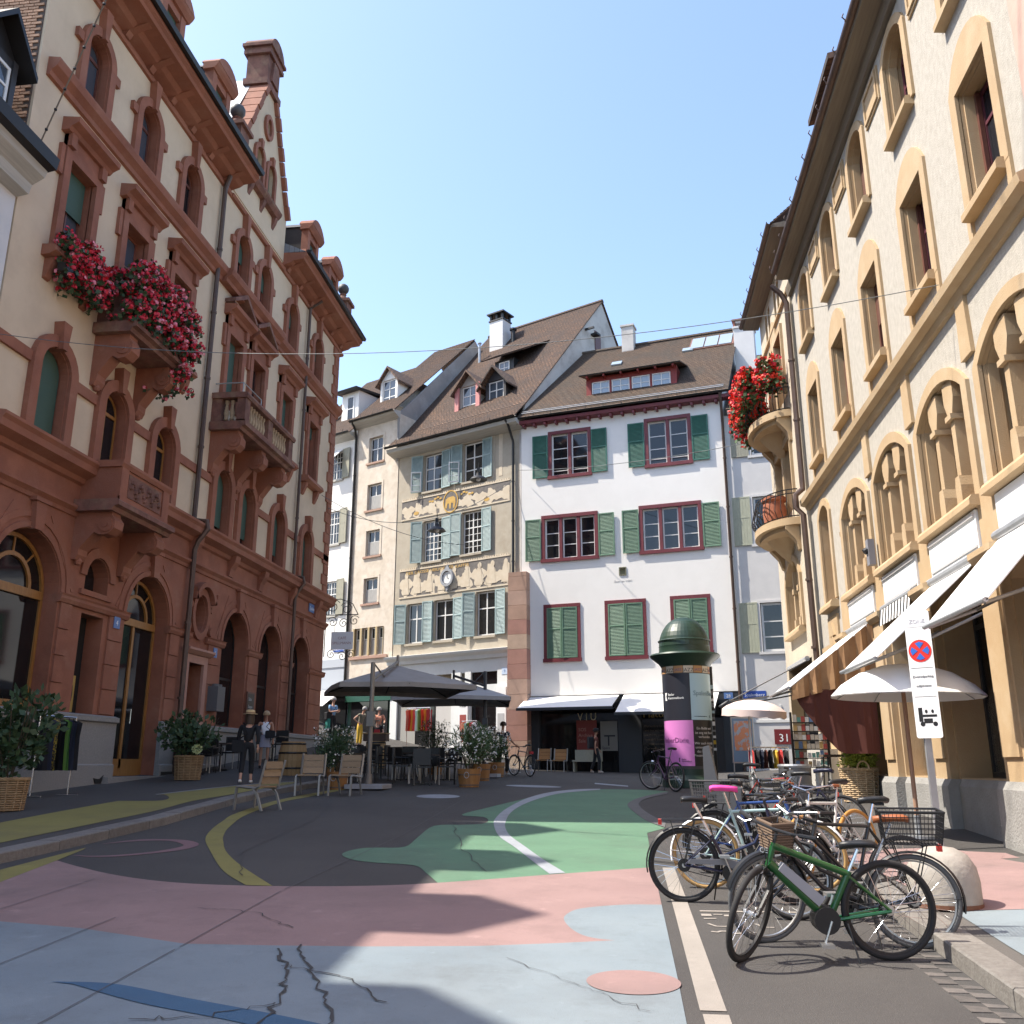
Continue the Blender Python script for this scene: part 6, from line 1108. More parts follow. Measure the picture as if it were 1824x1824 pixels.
def parasol(label, x, y, z0, zt, r, rise, m, pm, seg=12, valance=0, tilt=(0,0), pr=.022):
    root = thing('parasol',label,'parasol',(x,y,z0)); h = zt-z0; b = MB(); prof = [(r,0),(r*.86,rise*.33),(r*.6,rise*.7),(r*.3,rise*.93),(.02,rise)]
    b.lathe(prof,(0,0,h-rise),seg); b.lathe([(a*.995,z-.012) for a,z in prof],(0,0,h-rise),seg)
    if valance:
        n = seg*3; vs = []
        for i in range(n):
            a = 2*pi*i/n; vs += [(r*cos(a),r*sin(a),h-rise),(r*1.01*cos(a),r*1.01*sin(a),h-rise-valance*(.75+.25*abs(sin(1.5*i))))]
        b.add(vs,[(2*i,2*((i+1)%n),2*((i+1)%n)+1,2*i+1) for i in range(n)])
    c = put(b,'canopy',m,root,'all'); c.rotation_euler = (tilt[0],tilt[1],0)
    for i in range(seg//2): a = 2*pi*(i+.25)/(seg//2); q = MB(); q.tube([(0,0,h-.1),(r*.55*cos(a),r*.55*sin(a),h-rise*.45),(r*.97*cos(a),r*.97*sin(a),h-rise-.01)],.008,5); put(q,'rib',GALV,c)
    b = MB(); b.cone((0,0,0),(0,0,h),pr,n=10); put(b,'pole',pm,root); b = MB(); b.cone((0,0,0),(0,0,.32),.045,n=10); b.cone((0,0,0.0),(0,0,.06),.26,n=20); put(b,'stand',GALV,root); return root
parasol('white parasol on a wooden pole behind the no-stopping sign',4.0,14.05,gs(4.,14.05),1.42,1.05,.47,CANVW,mat('ash_pole',(.34,.20,.13),.6),16,tilt=(0,.02),pr=.03)
parasol('pale pink parasol with frilled edge behind the advertising column',2.85,22.2,g(2.85,22.2),1.46,.72,.24,CANVP,WHITEP,8,.17,tilt=(.05,.06))
# no-stopping sign
sg = thing('traffic_sign','tall white no-stopping sign with tow-away pictogram on a grey pole','sign',(3.78,12.9,gs(3.78,12.9))); z0 = gs(3.78,12.9); rz = -.62
b = MB(); b.box(.06,.03,0,.14,.09,1.96-z0); put(b,'pole',GALV,sg,loc=(.05,.0,0)); 
pl_ = bpy.data.objects.new('sign_panel',None)
def rrect(w,h,r,n=5):
    o = []
    for cx,cz,a0 in ((w/2-r,h/2-r,0),(-w/2+r,h/2-r,pi/2),(-w/2+r,-h/2+r,pi),(w/2-r,-h/2+r,1.5*pi)): o += [(cx+r*cos(a0+pi/2*i/n),cz+r*sin(a0+pi/2*i/n)) for i in range(n+1)]
    return o
b = MB(); b.prism(rrect(.33,1.66,.03),0,.006); panel = put(b,'sign_panel',WHITEP,sg,loc=(.16,-.02,1.17-z0)); panel.rotation_euler = (0,0,rz)
RED = mat('signal_red',(.62,.028,.02),.4); BLU = mat('signal_blue',(.03,.13,.50),.4)
def disc(z,r,m,y,nm,par=None):
    d = MB(); d.prism(ovhole(0,z,r,r,32),y,y+.003); return put(d,nm,m,par or panel)
zc = .30; disc(zc,.148,RED,-.004,'red_disc'); 
for a in range(4):
    t = a*pi/2+pi/2; pts = [(.028*cos(t),zc+.028*sin(t)),(.115*cos(t-.5),zc+.115*sin(t-.5)),(.122*cos(t),zc+.122*sin(t)),(.115*cos(t+.5),zc+.115*sin(t+.5))]; m = MB(); m.prism(pts,-.008,-.004); put(m,'blue_segment',BLU,panel)
GRYT = mat('sign_grey_text',(.20,.20,.20),.6); 
m = MB(); m.box(-.15,-.003,.62,.15,-.0,.78); put(m,'faded_plate',mat('faded_plate_white',(.70,.70,.71),.5),panel); text(panel,'ZONE',.075,(0,-.005,.67),FRONT,mat('faded_text',(.5,.5,.52),.6),align='CENTER')
for z in (.075,-.30): m = MB(); m.box(-.14,-.003,z,.14,0,z+.005); put(m,'rule_line',GRYT,panel)
text(panel,'Zweiradparking',.042,(0,-.003,-.05),FRONT,GRYT,align='CENTER'); text(panel,'aufgehoben',.042,(0,-.003,-.17),FRONT,GRYT,align='CENTER')
b = MB(); b.box(-.11,-.003,-.62,-.06,0,-.44); b.box(-.06,-.003,-.56,.12,0,-.53); b.box(-.05,-.003,-.64,.06,0,-.58); [b.prism(ovhole(x,-.65,.03,.03,12),-.003,0) for x in (-.07,.09)]; [b.prism(ovhole(x,-.49,.018,.025,8),-.003,0) for x in (-.01,.07)]; put(b,'tow_pictogram',BLACK,panel)
# advertising column
ac = thing('advertising_column','green-domed advertising column with pink, black and blue posters','advertising column',(1.65,25.1,g(1.65,25.1))); R_ = .62; zg = g(1.65,25.1); z_ = lambda z: z-zg
GRND = mat('dark_green_enamel',(.012,.034,.02),.42,(.02,.045,.028),3); 
b = MB(); b.lathe([(.72,0),(.72,.18),(.66,.24),(.6,.3),(.6,.5)],(0,0,0),40); put(b,'base',GRND,ac,True); b = MB(); b.lathe([(R_,.45),(R_,z_(2.55))],(0,0,0),48); put(b,'drum',mat('column_drum',(.06,.055,.05),.7),ac,True)
b = MB(); b.lathe([(R_+.01,z_(2.5)),(R_+.08,z_(2.6)),(.9,z_(2.76)),(.93,z_(2.8)),(.9,z_(2.84)),(.68,z_(2.88)),(.67,z_(3.02)),(.68,z_(3.05))],(0,0,0),40); put(b,'cornice',GRND,ac,True)
prof = [(.67*cos(t),.8*sin(t)+z_(3.05)) for t in [pi/2*i/10 for i in range(11)]]
for k in range(8): b = MB(); b.lathe(prof,(0,0,0),5,a0=2*pi*k/8+.12,a1=2*pi*(k+1)/8+.12); put(b,'dome_segment',GRND,ac)
b = MB(); b.lathe([(.69,z_(3.18)),(.7,z_(3.2)),(.68,z_(3.22))],(0,0,0),40); put(b,'dome_band',GRND,ac,True)
def wrap(a0,a1,z0,z1,m,nm,r=R_+.006,n=14):   # a = 0 faces the camera side (-y), positive to the right
    b = MB(); vs = []
    for i in range(n+1):
        a = a0+(a1-a0)*i/n
        for z in (z0,z1): vs.append((r*sin(a),-r*cos(a),z_(z)))
    b.add(vs,[(2*i,2*i+2,2*i+3,2*i+1) for i in range(n)]); return put(b,nm,m,ac,True)
cf = .07
def ctext(par,s,size,a,z,m,al='LEFT',sx=1): t = text(par,s,size,(0,0,z_(z)),FRONT,m,bend=(R_+.009,a),align=al,sx=sx); return t
NAVY = mat('poster_navy',(.012,.013,.022),.5); PBL = mat('poster_pale_blue',(.36,.50,.54),.5); PPK = mat('poster_pink',(.62,.20,.50),.5); PBK = mat('poster_black',(.014,.011,.010),.5)
zb, zm, zt_ = -.02, 1.12, 2.3; aL = -1.52+cf
p1 = wrap(aL,cf+.02,zm,zt_,NAVY,'navy_poster'); p2 = wrap(cf+.02,1.6,zm,zt_,PBL,'pale_blue_poster'); p3 = wrap(aL,cf+.07,zb,zm-.01,PPK,'pink_poster'); p4 = wrap(cf+.07,1.7,zb,zm-.01,PBK,'black_poster')
ctext(p1,'Basler',.085,-.92,1.74,WHITEP); ctext(p1,'Kantonalbank',.085,-.92,1.65,WHITEP); ctext(p2,'SpalenBlues',.17,.20,1.74,mat('poster_slate',(.13,.19,.21),.6)); ctext(p2,'www.imberbluesundjazz.ch',.035,.2,1.2,BLACK); ctext(p2,'K',.09,1.0,1.18,BLACK)
ctext(p3,'ImberDixie',.175,-.06,.56,mat('poster_plum',(.20,.045,.16),.6),al='RIGHT'); ctext(p3,'Basler',.045,-.38,.13,BLACK); ctext(p3,'Kantonalbank',.045,-.38,.085,BLACK)
for s,z in (('Ein Bebbi und',.88),('ist eng mit Basel',.77),('verbunden.',.67),('Wir auch deshalb',.51),('unterstützen wir',.41),('das Festival als',.31),('Presenting Sponsor',.21)): ctext(p4,s,.088,.66,z,mat('poster_cream',(.55,.50,.45),.6),al='CENTER')
b = MB(); b.add([((R_+.01)*sin(a),-(R_+.01)*cos(a),z_(z)) for a,z in ((-1.12,1.62),(-.98,1.62),(-1.05,1.72),(-.98,1.82),(-1.12,1.82))],[(0,1,2,3,4)]); put(b,'bank_logo',WHITEP,p1); b = MB(); b.add([((R_+.01)*sin(a),-(R_+.01)*cos(a),z_(z)) for a,z in ((-.5,.085),(-.45,.085),(-.48,.13),(-.45,.18),(-.5,.18))],[(0,1,2,3,4)]); put(b,'bank_logo',BLACK,p3)
for i in range(-4,5):
    a = i*.42+.05; odd = i%2; q = wrap(a-.2,a+.2,2.32,2.5,mat('band_cream',(.55,.47,.36),.6) if not odd else mat('band_orange',(.42,.22,.09),.6),'jazz_strip',R_+.008,6)
    if not odd: ctext(q,'JAZZ',.13,a,2.345,BLACK,al='CENTER')
    else: ctext(q,'JAZZ',.085,a,2.37,mat('band_blue',(.08,.07,.2),.6),al='CENTER')
# wood-slat street chairs
ALUB = mat('dull_aluminium',(.30,.285,.26),.5,metal=.5)
def slat_chair():
    r = thing('slat_chair','','chair'); r['label'] = 'x'; w = .5
    for i in range(3): b = MB(); z = .46+i*.135; y = .27+.036*i*1.1; b.box(-w/2+.03,y,z,w/2-.03,y+.028,z+.127); q = put(b,'back_slat',TEAK,r)
    for i in range(4): b = MB(); y = -.24+i*.125; b.box(-w/2+.03,y,.40+.012*(3-i)*.4,w/2-.03,y+.118,.428+.012*(3-i)*.4); put(b,'seat_slat',TEAK,r)
    for s in (-1,1):
        b = MB(); x = s*w/2; b.tube([(x,-.3,0),(x,-.27,.40),(x,-.22,.42),(x,.2,.39),(x,.27,.42),(x,.40,.88)],.026,4); put(b,'side_frame',ALUB,r); b = MB(); b.tube([(x,.12,.40),(x,.24,.28),(x,.36,0)],.026,4); put(b,'rear_leg',ALUB,r)
    return r
sc = slat_chair()
def place(o,x,y,rz,label,first=None,fn=g):
    o.location = (x,y,fn(x,y)); o.rotation_euler = (0,0,rz); o['label'] = label; return o
place(sc,-6.72,16.95,radians(-112),'slatted teak chair turned sideways on the yellow painted arc'); sc['group'] = 'slatted street chairs'
c2 = place(copy_tree(sc),-6.82,20.15,radians(8),'slatted teak chair in front of the wine barrel'); c3 = place(copy_tree(sc),-6.08,20.3,radians(-6),'slatted teak chair nearest the big umbrella base')
for q in (c2,c3): pass
bp_ = lambda u,d: (AX+u*cos(RW)-d*sin(RW), AY+u*sin(RW)+d*cos(RW))
for u, lab in ((1.35,'left slatted chair of the pair before the VIU shop window'),(2.02,'right slatted chair of the pair before the VIU shop window')):
    c = copy_tree(sc); x, y = bp_(u,-1.35); place(c,x,y,RW+.1,lab); 
    for ch in c.children:
        if 'slat' in ch.name: ch.data = ch.data.copy(); ch.data.materials.clear(); ch.data.materials.append(TEAKO)
x, y = bp_(3.05,-1.0); sb = thing('storage_bench','low green-grey bench against the shop window','bench',(x,y,g(x,y)),RW); b = MB(); b.box(-.55,-.2,.4,.55,.2,.46); put(b,'seat',SHUTN,sb); b = MB(); b.box(-.55,.2,.42,.55,.26,.85); put(b,'backrest',SHUTN,sb); [put(MB().box(xx-.03,-.17,0,xx+.03,.2,.4),'leg',SHUTN,sb) for xx in (-.5,.5)]
# terrace furniture
def tchair():
    r = thing('terrace_chair','black terrace chair under the umbrellas','chair',group='black terrace chairs'); b = MB(); b.box(-.22,-.22,.43,.22,.22,.47); put(b,'seat',BLACK,r); b = MB(); b.box(-.22,.2,.5,.22,.23,.9); put(b,'backrest',BLACK,r)
    for sx in (-1,1):
        for sy in (-1,1): q = MB(); q.cone((sx*.2,sy*.2,0),(sx*.2,sy*.2,.43 if sy < 0 else .88),.014,n=6); put(q,'leg',ALU if sy < 0 else BLACK,r)
        q = MB(); q.tube([(sx*.23,-.2,.44),(sx*.24,-.2,.65),(sx*.24,.2,.67)],.015,5); put(q,'armrest',BLACK,r)
    return r
def ttable():
    r = thing('terrace_table','square dark terrace table under the umbrellas','table',group='dark terrace tables'); b = MB(); b.box(-.35,-.35,.71,.35,.35,.745); put(b,'tabletop',mat('dark_wood_top',(.05,.035,.028),.45),r); b = MB(); b.cone((0,0,.03),(0,0,.71),.03,n=10); put(b,'column',BLACK,r); b = MB(); b.box(-.25,-.04,0,.25,.04,.03); b.box(-.04,-.25,0,.04,.25,.029); put(b,'foot',BLACK,r); return r
tc0, tt0 = tchair(), ttable(); used = [0,0]
def nxt(k):
    o = (tc0,tt0)[k] if used[k] == 0 else copy_tree((tc0,tt0)[k]); used[k] += 1; return o
for (x,y) in ((-7.3,24.4),(-5.2,24.3),(-6.2,26.4),(-7.9,27.2),(-5.1,27.0),(-6.6,29.2),(-8.4,30.2)):
    t = nxt(1); t.location = (x,y,g(x,y)); t.rotation_euler = (0,0,random.uniform(-.1,.1))
    for k in range(4):
        a = k*pi/2+random.uniform(-.15,.15); d = random.uniform(.5,.68); cx, cy = x+d*cos(a), y+d*sin(a); c = nxt(0); c.location = (cx,cy,g(cx,cy)); c.rotation_euler = (0,0,a-pi/2+random.uniform(-.2,.2))
for (x,y) in ((-11.25,24.0),(-11.3,25.6),(-11.25,29.4)):
    t = copy_tree(tt0); t['label'] = 'dark table standing against the red sandstone arcade'; t['group'] = 'wall tables'; t.location = (x,y,gs(x,y))
    for s in (-1,1): c = copy_tree(tc0); c['label'] = 'black chair along the red sandstone arcade'; c['group'] = 'chairs along the arcade'; c.location = (x,y+s*.6,gs(x,y+s*.6)); c.rotation_euler = (0,0,0 if s > 0 else pi)
# barrels and tubs
def barrel(label,x,y,h=.95,r=.32,rb=.39,top=True):
    root = thing('wine_barrel',label,'barrel',(x,y,g(x,y))); n = 20; pr = [(r,0),(rb*.95,h*.25),(rb,h*.5),(rb*.95,h*.75),(r,h)]
    for k in range(n): b = MB(); b.lathe(pr,(0,0,0),1,a0=2*pi*k/n+.01,a1=2*pi*(k+1)/n-.01); b.lathe([(q*.93,z) for q,z in pr],(0,0,0),1,a0=2*pi*k/n+.01,a1=2*pi*(k+1)/n-.01); put(b,'stave',BARRW,root)
    b = MB(); b.cone((0,0,h-.04),(0,0,h-.02),r*.97,n=20); put(b,'head',BARRW,root)
    for z in (.06,.3,.7,.94): q = r+(rb-r)*sin(pi*z); b = MB(); b.lathe([(q+.008,h*z-.025),(q+.014,h*z),(q+.008,h*z+.025)],(0,0,0),24); put(b,'hoop',DARKM,root)
    return root
barrel('upright oak wine barrel behind the slatted chairs',-9.05,25.2,1.0); barrel('oak barrel table further up the terrace beside the people',-10.2,33.6,.95); barrel('oak barrel under the boxes by the yellow trousers',-8.6,32.2,.9)
bxx = thing('serving_box','dark box standing on the barrel table','box',(-8.6,32.2,g(-8.6,32.2)+.9)); put(MB().box(-.4,-.25,.0,.4,.25,.24),'box_body',mat('box_brown',(.09,.055,.035),.7),bxx); put(MB().box(-.42,-.27,.24,.42,.27,.28),'lid',BARRW,bxx)
def leaves(mb, c, rx, ry, rz_, n, size, rr, asp=.4, up=.3, shell=.35):
    for _ in range(n):
        while True:
            p = Vector((rr.uniform(-1,1),rr.uniform(-1,1),rr.uniform(-1,1)))
            if p.length < 1: break
        if rr.random() < shell: p.normalize(); p *= rr.uniform(.85,1.06)
        d = (p*.7+Vector((rr.gauss(0,.6),rr.gauss(0,.6),rr.gauss(0,.5)+up))).normalized(); s = d.orthogonal().normalized(); s.rotate(Quaternion(d,rr.uniform(0,2*pi))); o = Vector((c[0]+p.x*rx,c[1]+p.y*ry,c[2]+p.z*rz_)); L = size*rr.uniform(.6,1.25); w = L*asp*.5
        mb.add([o,o+d*L*.5+s*w,o+d*L,o+d*L*.5-s*w],[(0,1,2,3)])
HOOP = mat('rusty_hoop',(.16,.11,.08),.6,metal=.4)
def tub(label,x,y,r=.27,h=.45,plant=(.5,.5,.6),n=900,flw=60,seed=1,fm=FLW,leafm=LEAF,size=.13,name='planter_tub',hz=1.05,fn=g):
    rr = random.Random(seed); root = thing(name,label,'planter',(x,y,fn(x,y))); k = 14
    for i in range(k): b = MB(); a0, a1 = 2*pi*i/k+.012, 2*pi*(i+1)/k-.012; b.lathe([(r*.82,0),(r,h)],(0,0,0),2,a0=a0,a1=a1); b.lathe([(r*.77,0),(r*.94,h)],(0,0,0),2,a0=a0,a1=a1); put(b,'stave',TUBW,root)
    for z in (.12,.68): q = r*(.82+.18*z); b = MB(); b.lathe([(q+.004,h*z-.016),(q+.008,h*z),(q+.006,h*z+.016)],(0,0,0),24); put(b,'hoop',HOOP,root)
    b = MB(); b.cone((0,0,h-.08),(0,0,h-.06),r*.92,n=16); put(b,'soil',mat('soil',(.03,.02,.013),.95),root); b = MB(); t = [(.06*cos(2*pi*i/14)-.02,-r*.97,h*.66+.07*sin(2*pi*i/14)) for i in range(14)]; b.tube(t,.008,5,closed=True); put(b,'ring_handle',GALV,root)
    b = MB()
    for i in range(9): a = rr.uniform(0,2*pi); b.tube([(.05*cos(a),.05*sin(a),h-.08),(.2*plant[0]*cos(a)*1.5,.2*plant[1]*sin(a)*1.5,h+.35),(plant[0]*.7*cos(a),plant[1]*.7*sin(a),h+plant[2]*.95)],[.016,.012,.006],5)
    put(b,'stems',mat('stem_brown',(.06,.045,.025),.8),root); b = MB()
    for i in range(10): a = rr.uniform(0,2*pi); q = rr.uniform(.2,.75); leaves(b,(plant[0]*q*cos(a),plant[1]*q*sin(a),h+.1+plant[2]*rr.uniform(.3,1.2)),plant[0]*.45,plant[1]*.45,plant[2]*.42,n//10,size,rr,.22,.5)
    put(b,'foliage',leafm,root,kind='stuff')
    if flw:
        b = MB()
        for i in range(flw): a = rr.uniform(0,2*pi); q = rr.uniform(.5,1.05); c = (plant[0]*q*cos(a),plant[1]*q*sin(a),h+plant[2]*rr.uniform(.3,1.7)); leaves(b,c,.03,.03,.03,4,.05,rr,.9,.2)
        put(b,'blossoms',fm,root,kind='stuff')
    return root
tub('front larch tub with tall white oleander',-3.89,23.6,.30,.44,(.62,.55,.62),1500,110,1); tub('second larch tub of oleander behind the front one',-4.1,27.0,.27,.46,(.5,.5,.6),1100,80,2); tub('third larch tub of oleander beside the man with the bicycle',-4.1,30.2,.27,.45,(.45,.45,.6),1000,120,3); tub('larch tub with dark bush behind the slatted chair',-6.75,21.9,.26,.4,(.5,.45,.6),1100,50,4,leafm=LEAFD); tub('larch tub of oleander in the middle of the terrace',-6.3,31.2,.27,.45,(.6,.5,.75),1100,60,6,leafm=LEAFD)
tub('planter with white-flowering bush behind the wine barrel',-8.3,26.3,.27,.6,(.55,.5,.5),1100,60,7,leafm=LEAFD)
# wicker baskets
def basket(label,x,y,r,h,m,fn=gs,plant=None,leafm=LEAFD,n=900,seed=3,flower=None,handle=False,size=.16,asp=.6):
    rr = random.Random(seed); root = thing('wicker_planter',label,'planter',(x,y,fn(x,y))); rows = int(h/.035); k = 26
    b = MB(); b.lathe([(r*.80,.01),(r*.95,h*.97),(r*.9,h*.97),(r*.7,.05)],(0,0,0),24); put(b,'lining',mat('wicker_dark',(.06,.035,.018),.9),root)
    b = MB()
    for j in range(rows):
        z = (j+.5)*h/rows; q = r*(.86+.14*z/h); b.tube([(q*(1+.028*(1 if (i+j)%2 else -1))*cos(2*pi*i/k),q*(1+.028*(1 if (i+j)%2 else -1))*sin(2*pi*i/k),z) for i in range(k)],.015,5,closed=True)
    put(b,'weave',m,root,kind='stuff')
    for i in range(k//2): a = 2*pi*(2*i)/k; b = MB(); b.cone((r*.87*cos(a),r*.87*sin(a),0),(r*1.01*cos(a),r*1.01*sin(a),h+.01),.012,n=5); put(b,'stake',m,root)
    b = MB()
    for s in (0,1): b.tube([((r*1.02)*cos(t),(r*1.02)*sin(t),h+.012*sin(t*13+s*pi)) for t in [2*pi*i/60 for i in range(60)]],.02,5,closed=True)
    put(b,'rim',m,root)
    if handle: b = MB(); b.tube([(.11*cos(pi*i/10),-r*1.03,h+.15*sin(pi*i/10)) for i in range(11)],.017,6); put(b,'handle',m,root)
    if plant:
        b = MB()
        for i in range(14): a = rr.uniform(0,2*pi); q = rr.uniform(.0,.75); leaves(b,(plant[0]*q*cos(a),plant[1]*q*sin(a),h+plant[2]*rr.uniform(.25,.95)),plant[0]*.42,plant[1]*.42,plant[2]*.34,n//14,size,rr,asp,.35)
        put(b,'foliage',leafm,root,kind='stuff'); b = MB()
        for i in range(7): a = rr.uniform(0,2*pi); b.tube([(0,0,h*.6),(plant[0]*.4*cos(a),plant[1]*.4*sin(a),h+plant[2]*.5),(plant[0]*.7*cos(a),plant[1]*.7*sin(a),h+plant[2])],.01,5)
        put(b,'stems',MATS['stem_brown'],root)
    if flower:
        b = MB(); leaves(b,flower[:3],.1,.1,.09,160,.05,rr,.9,.2,.9); put(b,'hydrangea_bloom',mat('hydrangea_cream',(.50,.55,.26),.7),root,kind='stuff')
    return root
basket('wicker planter with big dark hydrangea beside the shop door',-10.55,22.1,.33,.55,WICKER,plant=(.75,.7,.85),n=900,seed=3,flower=(.35,-.35,.72)); basket('wicker planter with leafy shrub at the left edge',-10.15,14.75,.32,.5,WICKER,plant=(.75,.8,1.15),n=1100,seed=5)
basket('pale wicker basket of golden-green shrub against the ochre pier',4.55,19.5,.36,.62,WICKL,plant=(.4,.38,.34),leafm=LEAFY,n=1500,seed=6,handle=True,size=.10,asp=.35)
# clothes rails
def garment(par,x,m,h=.95,w=.42,y=0,seed=0,along='x',z=0.,name='garment'):
    rr = random.Random(seed); b = MB(); n = 6; vs = []
    for j,(zz,ww) in enumerate(((0,.10),(-.05,w*.5),(-.3,w*.42),(-h*.7,w*.46),(-h,w*.5))):
        for i in range(n+1): t = -1+2*i/n; vs.append((x+.03*sin(i*2.1+seed+j*.4),y+ww*t,z+zz+.015*rr.random()))
    b.add(vs,[(j*(n+1)+i,j*(n+1)+i+1,(j+1)*(n+1)+i+1,(j+1)*(n+1)+i) for j in range(4) for i in range(n)]); b.tube([(x,y,z),(x,y,z+.07)],.006,5)
    if par: return put(b,name,m,par)
def rail(name,label,x,y,rz,L,H,items,fn=gs,h=.95):
    root = thing(name,label,'clothes rail',(x,y,fn(x,y)),rz); b = MB(); b.cone((-L/2,0,H),(L/2,0,H),.018,n=8); put(b,'top_rail',CHROME,root)
    for s in (-1,1):
        b = MB(); b.cone((s*L/2,0,.02),(s*L/2,0,H),.015,n=8); put(b,'upright',CHROME,root); b = MB(); b.cone((s*L/2,-.25,.02),(s*L/2,.25,.02),.015,n=8); put(b,'foot',CHROME,root)
    for i,m in enumerate(items): garment(root,-L/2+.08+(L-.16)*i/max(1,len(items)-1),m,h,.42,0,i,z=H-.07)
    return root
DOT = mat('yellow_dotted_cloth',(.40,.30,.03),.85,(.03,.03,.03),40,lo=.45,hi=.5); rail('clothes_rail','clothes rail with dark and green garments at the shop front on the left',-10.95,17.2,radians(80),.95,1.5,[CLBLK,CLNVY,DOT,CLBLK,CLBLK,CLGRN,CLNVY,CLBLK])
xr, yr = CX+2.9*cos(RS)+1.4*sin(RS), CY+2.9*sin(RS)-1.4*cos(RS); rail('clothes_rail','clothes rail of bright scarves in front of the white shopfront',xr,yr,RS,1.3,1.75,[CLORG,CLRED,CLYEL,CLRED,CLWHT,CLGRN,CLRED,CLYEL,CLRED],g,.9)
xr2, yr2 = CX+5.35*cos(RS)+1.0*sin(RS), CY+5.35*sin(RS)-1.0*cos(RS); rail('clothes_rail','short rail of bags and blouses beside the shop door',xr2,yr2,RS,.8,1.6,[CLORG,CLWHT,CLGRN,CLRED,CLWHT],g,.8)
rail('scarf_stand','low stand of dark scarves beside the map board',3.55,24.4,.1,1.0,.95,[CLRED,CLBLK,CLNVY,CANVD,CLBLK,CLYEL,CLRED,CLBLK],g,.45)
# card racks, shelves, small table
rk = thing('card_rack','rack of postcards and trinkets under the brown curtain','rack',(4.25,22.6,g(4.25,22.6))); rr = random.Random(9)
put(MB().box(-.42,-.05,.0,-.38,.05,1.75),'post',DARKM,rk); put(MB().box(.38,-.05,.0,.42,.05,1.75),'post',DARKM,rk)
pal = [mat('card_%d'%i,c,.6) for i,c in enumerate(((.5,.45,.38),(.35,.06,.05),(.12,.2,.35),(.45,.3,.12),(.6,.6,.58),(.1,.25,.22)))]
for j in range(6):
    put(MB().box(-.38,-.06,.5+j*.2,.38,.02,.52+j*.2),'shelf',DARKM,rk)
    for i in range(8): b = MB(); x = -.36+i*.092; b.box(x,-.055,.525+j*.2,x+.08,-.045,.525+j*.2+rr.uniform(.1,.17)); put(b,'card',rr.choice(pal),rk)
tb = thing('side_table','tall narrow table with thin legs beside the wicker basket','table',(4.55,21.2,g(4.55,21.2))); b = MB(); b.box(-.35,-.3,.78,.35,.3,.83); put(b,'tabletop',mat('weathered_top',(.12,.085,.06),.7),tb); [put(MB().cone((sx*.3,sy*.25,0),(sx*.27,sy*.22,.78),.016,n=6),'leg',DARKM,tb) for sx in (-1,1) for sy in (-1,1)]
mbd = thing('map_board','tilted framed city map poster board on a stand','notice board',(3.0,24.9,g(3.0,24.9)),.35); b = MB(); b.prism(rrect(.62,1.15,.02),-.02,.02); q = put(b,'board_frame',GALV,mbd,loc=(0,0,1.15)); b = MB(); b.box(-.28,-.026,-.54,.28,-.021,.54); q2 = put(b,'poster',mat('poster_blue_grey',(.13,.22,.34),.6),q); b = MB(); b.box(-.24,-.031,-.26,.24,-.027,.48); put(b,'map_print',mat('map_orange',(.50,.22,.13),.6,(.30,.36,.45),7,lo=.52,hi=.56),q2); [put(MB().cone((s*.28,0,0),(s*.28,0,.65),.018,n=6),'leg',GALV,mbd) for s in (-1,1)]
mp_ = thing('sticker_pole','thin pole plastered with stickers beside the shop entrance','pole',(2.35,25.6,g(2.35,25.6))); put(MB().cone((0,0,0),(0,0,3.1),.05,n=10),'pole',DARKM,mp_,True); rr = random.Random(4); [put(MB().box(-.04,-.058,z,.04,-.05,z+rr.uniform(.05,.12)),'sticker',rr.choice([WHITEP,PBL,GRYT,CLYEL]),mp_) for z in [.9+i*.16 for i in range(11)]]
inf = thing('info_plate','small blue and yellow notices on a thin post near the column','notice',(2.05,25.9,g(2.05,25.9))); put(MB().cone((0,0,0),(0,0,1.0),.02,n=6),'post',GALV,inf); put(MB().box(-.02,-.03,.75,.2,-.02,1.15),'blue_notice',BLU,inf); put(MB().box(-.3,-.03,.95,-.08,-.02,1.2),'yellow_notice',mat('notice_yellow',(.6,.36,.02),.5),inf)
# bollards, bin
bo = thing('bollard','rounded concrete bollard on the pink pavement behind the green bicycle','bollard',(2.72,9.0,gs(2.72,9.0))); b = MB(); b.lathe([(.30,0),(.30,.2),(.28,.32),(.22,.42),(.12,.475),(0.001,.49)],(0,0,0),28); put(b,'bollard_body',mat('pale_concrete',(.36,.33,.29),.85,(.29,.265,.23),6,.3,30),bo,'all'); b = MB(); b.lathe([(.305,0),(.305,.035)],(0,0,0),28); put(b,'rust_ring',mat('rust',(.16,.07,.04),.9),bo)
bo2 = thing('pipe_bollard','white arched pipe guard beside the shop wall','bollard',(4.5,22.6,g(4.5,22.6))); b = MB(); b.tube([(-.14,0,0),(-.14,0,.42),(-.1,0,.52),(0,0,.56),(.1,0,.52),(.14,0,.42),(.14,0,0)],.06,10); put(b,'pipe',mat('cream_pipe',(.55,.53,.48),.6),bo2,True)
bn = thing('litter_bin','grey cylindrical litter bin behind the bicycles','bin',(2.95,17.3,g(2.95,17.3))); b = MB(); b.lathe([(.26,0),(.28,.85),(.24,.86)],(0,0,0),24); put(b,'bin_body',mat('bin_grey',(.16,.16,.165),.5,metal=.4),bn,True); b = MB(); b.lathe([(.285,.83),(.295,.86),(.285,.89),(.22,.89)],(0,0,0),24); put(b,'bin_rim',GALV,bn)
wb = thing('wall_box','white low service cabinet against the shop wall','cabinet',(4.75,23.9,g(4.75,23.9))); put(MB().box(-.2,-.8,0,.25,.8,.85),'cabinet_body',mat('cabinet_white',(.48,.46,.42),.7),wb); put(MB().box(-.22,-.5,.15,-.2,.1,.7),'cabinet_door',MATS['cabinet_white'],wb)
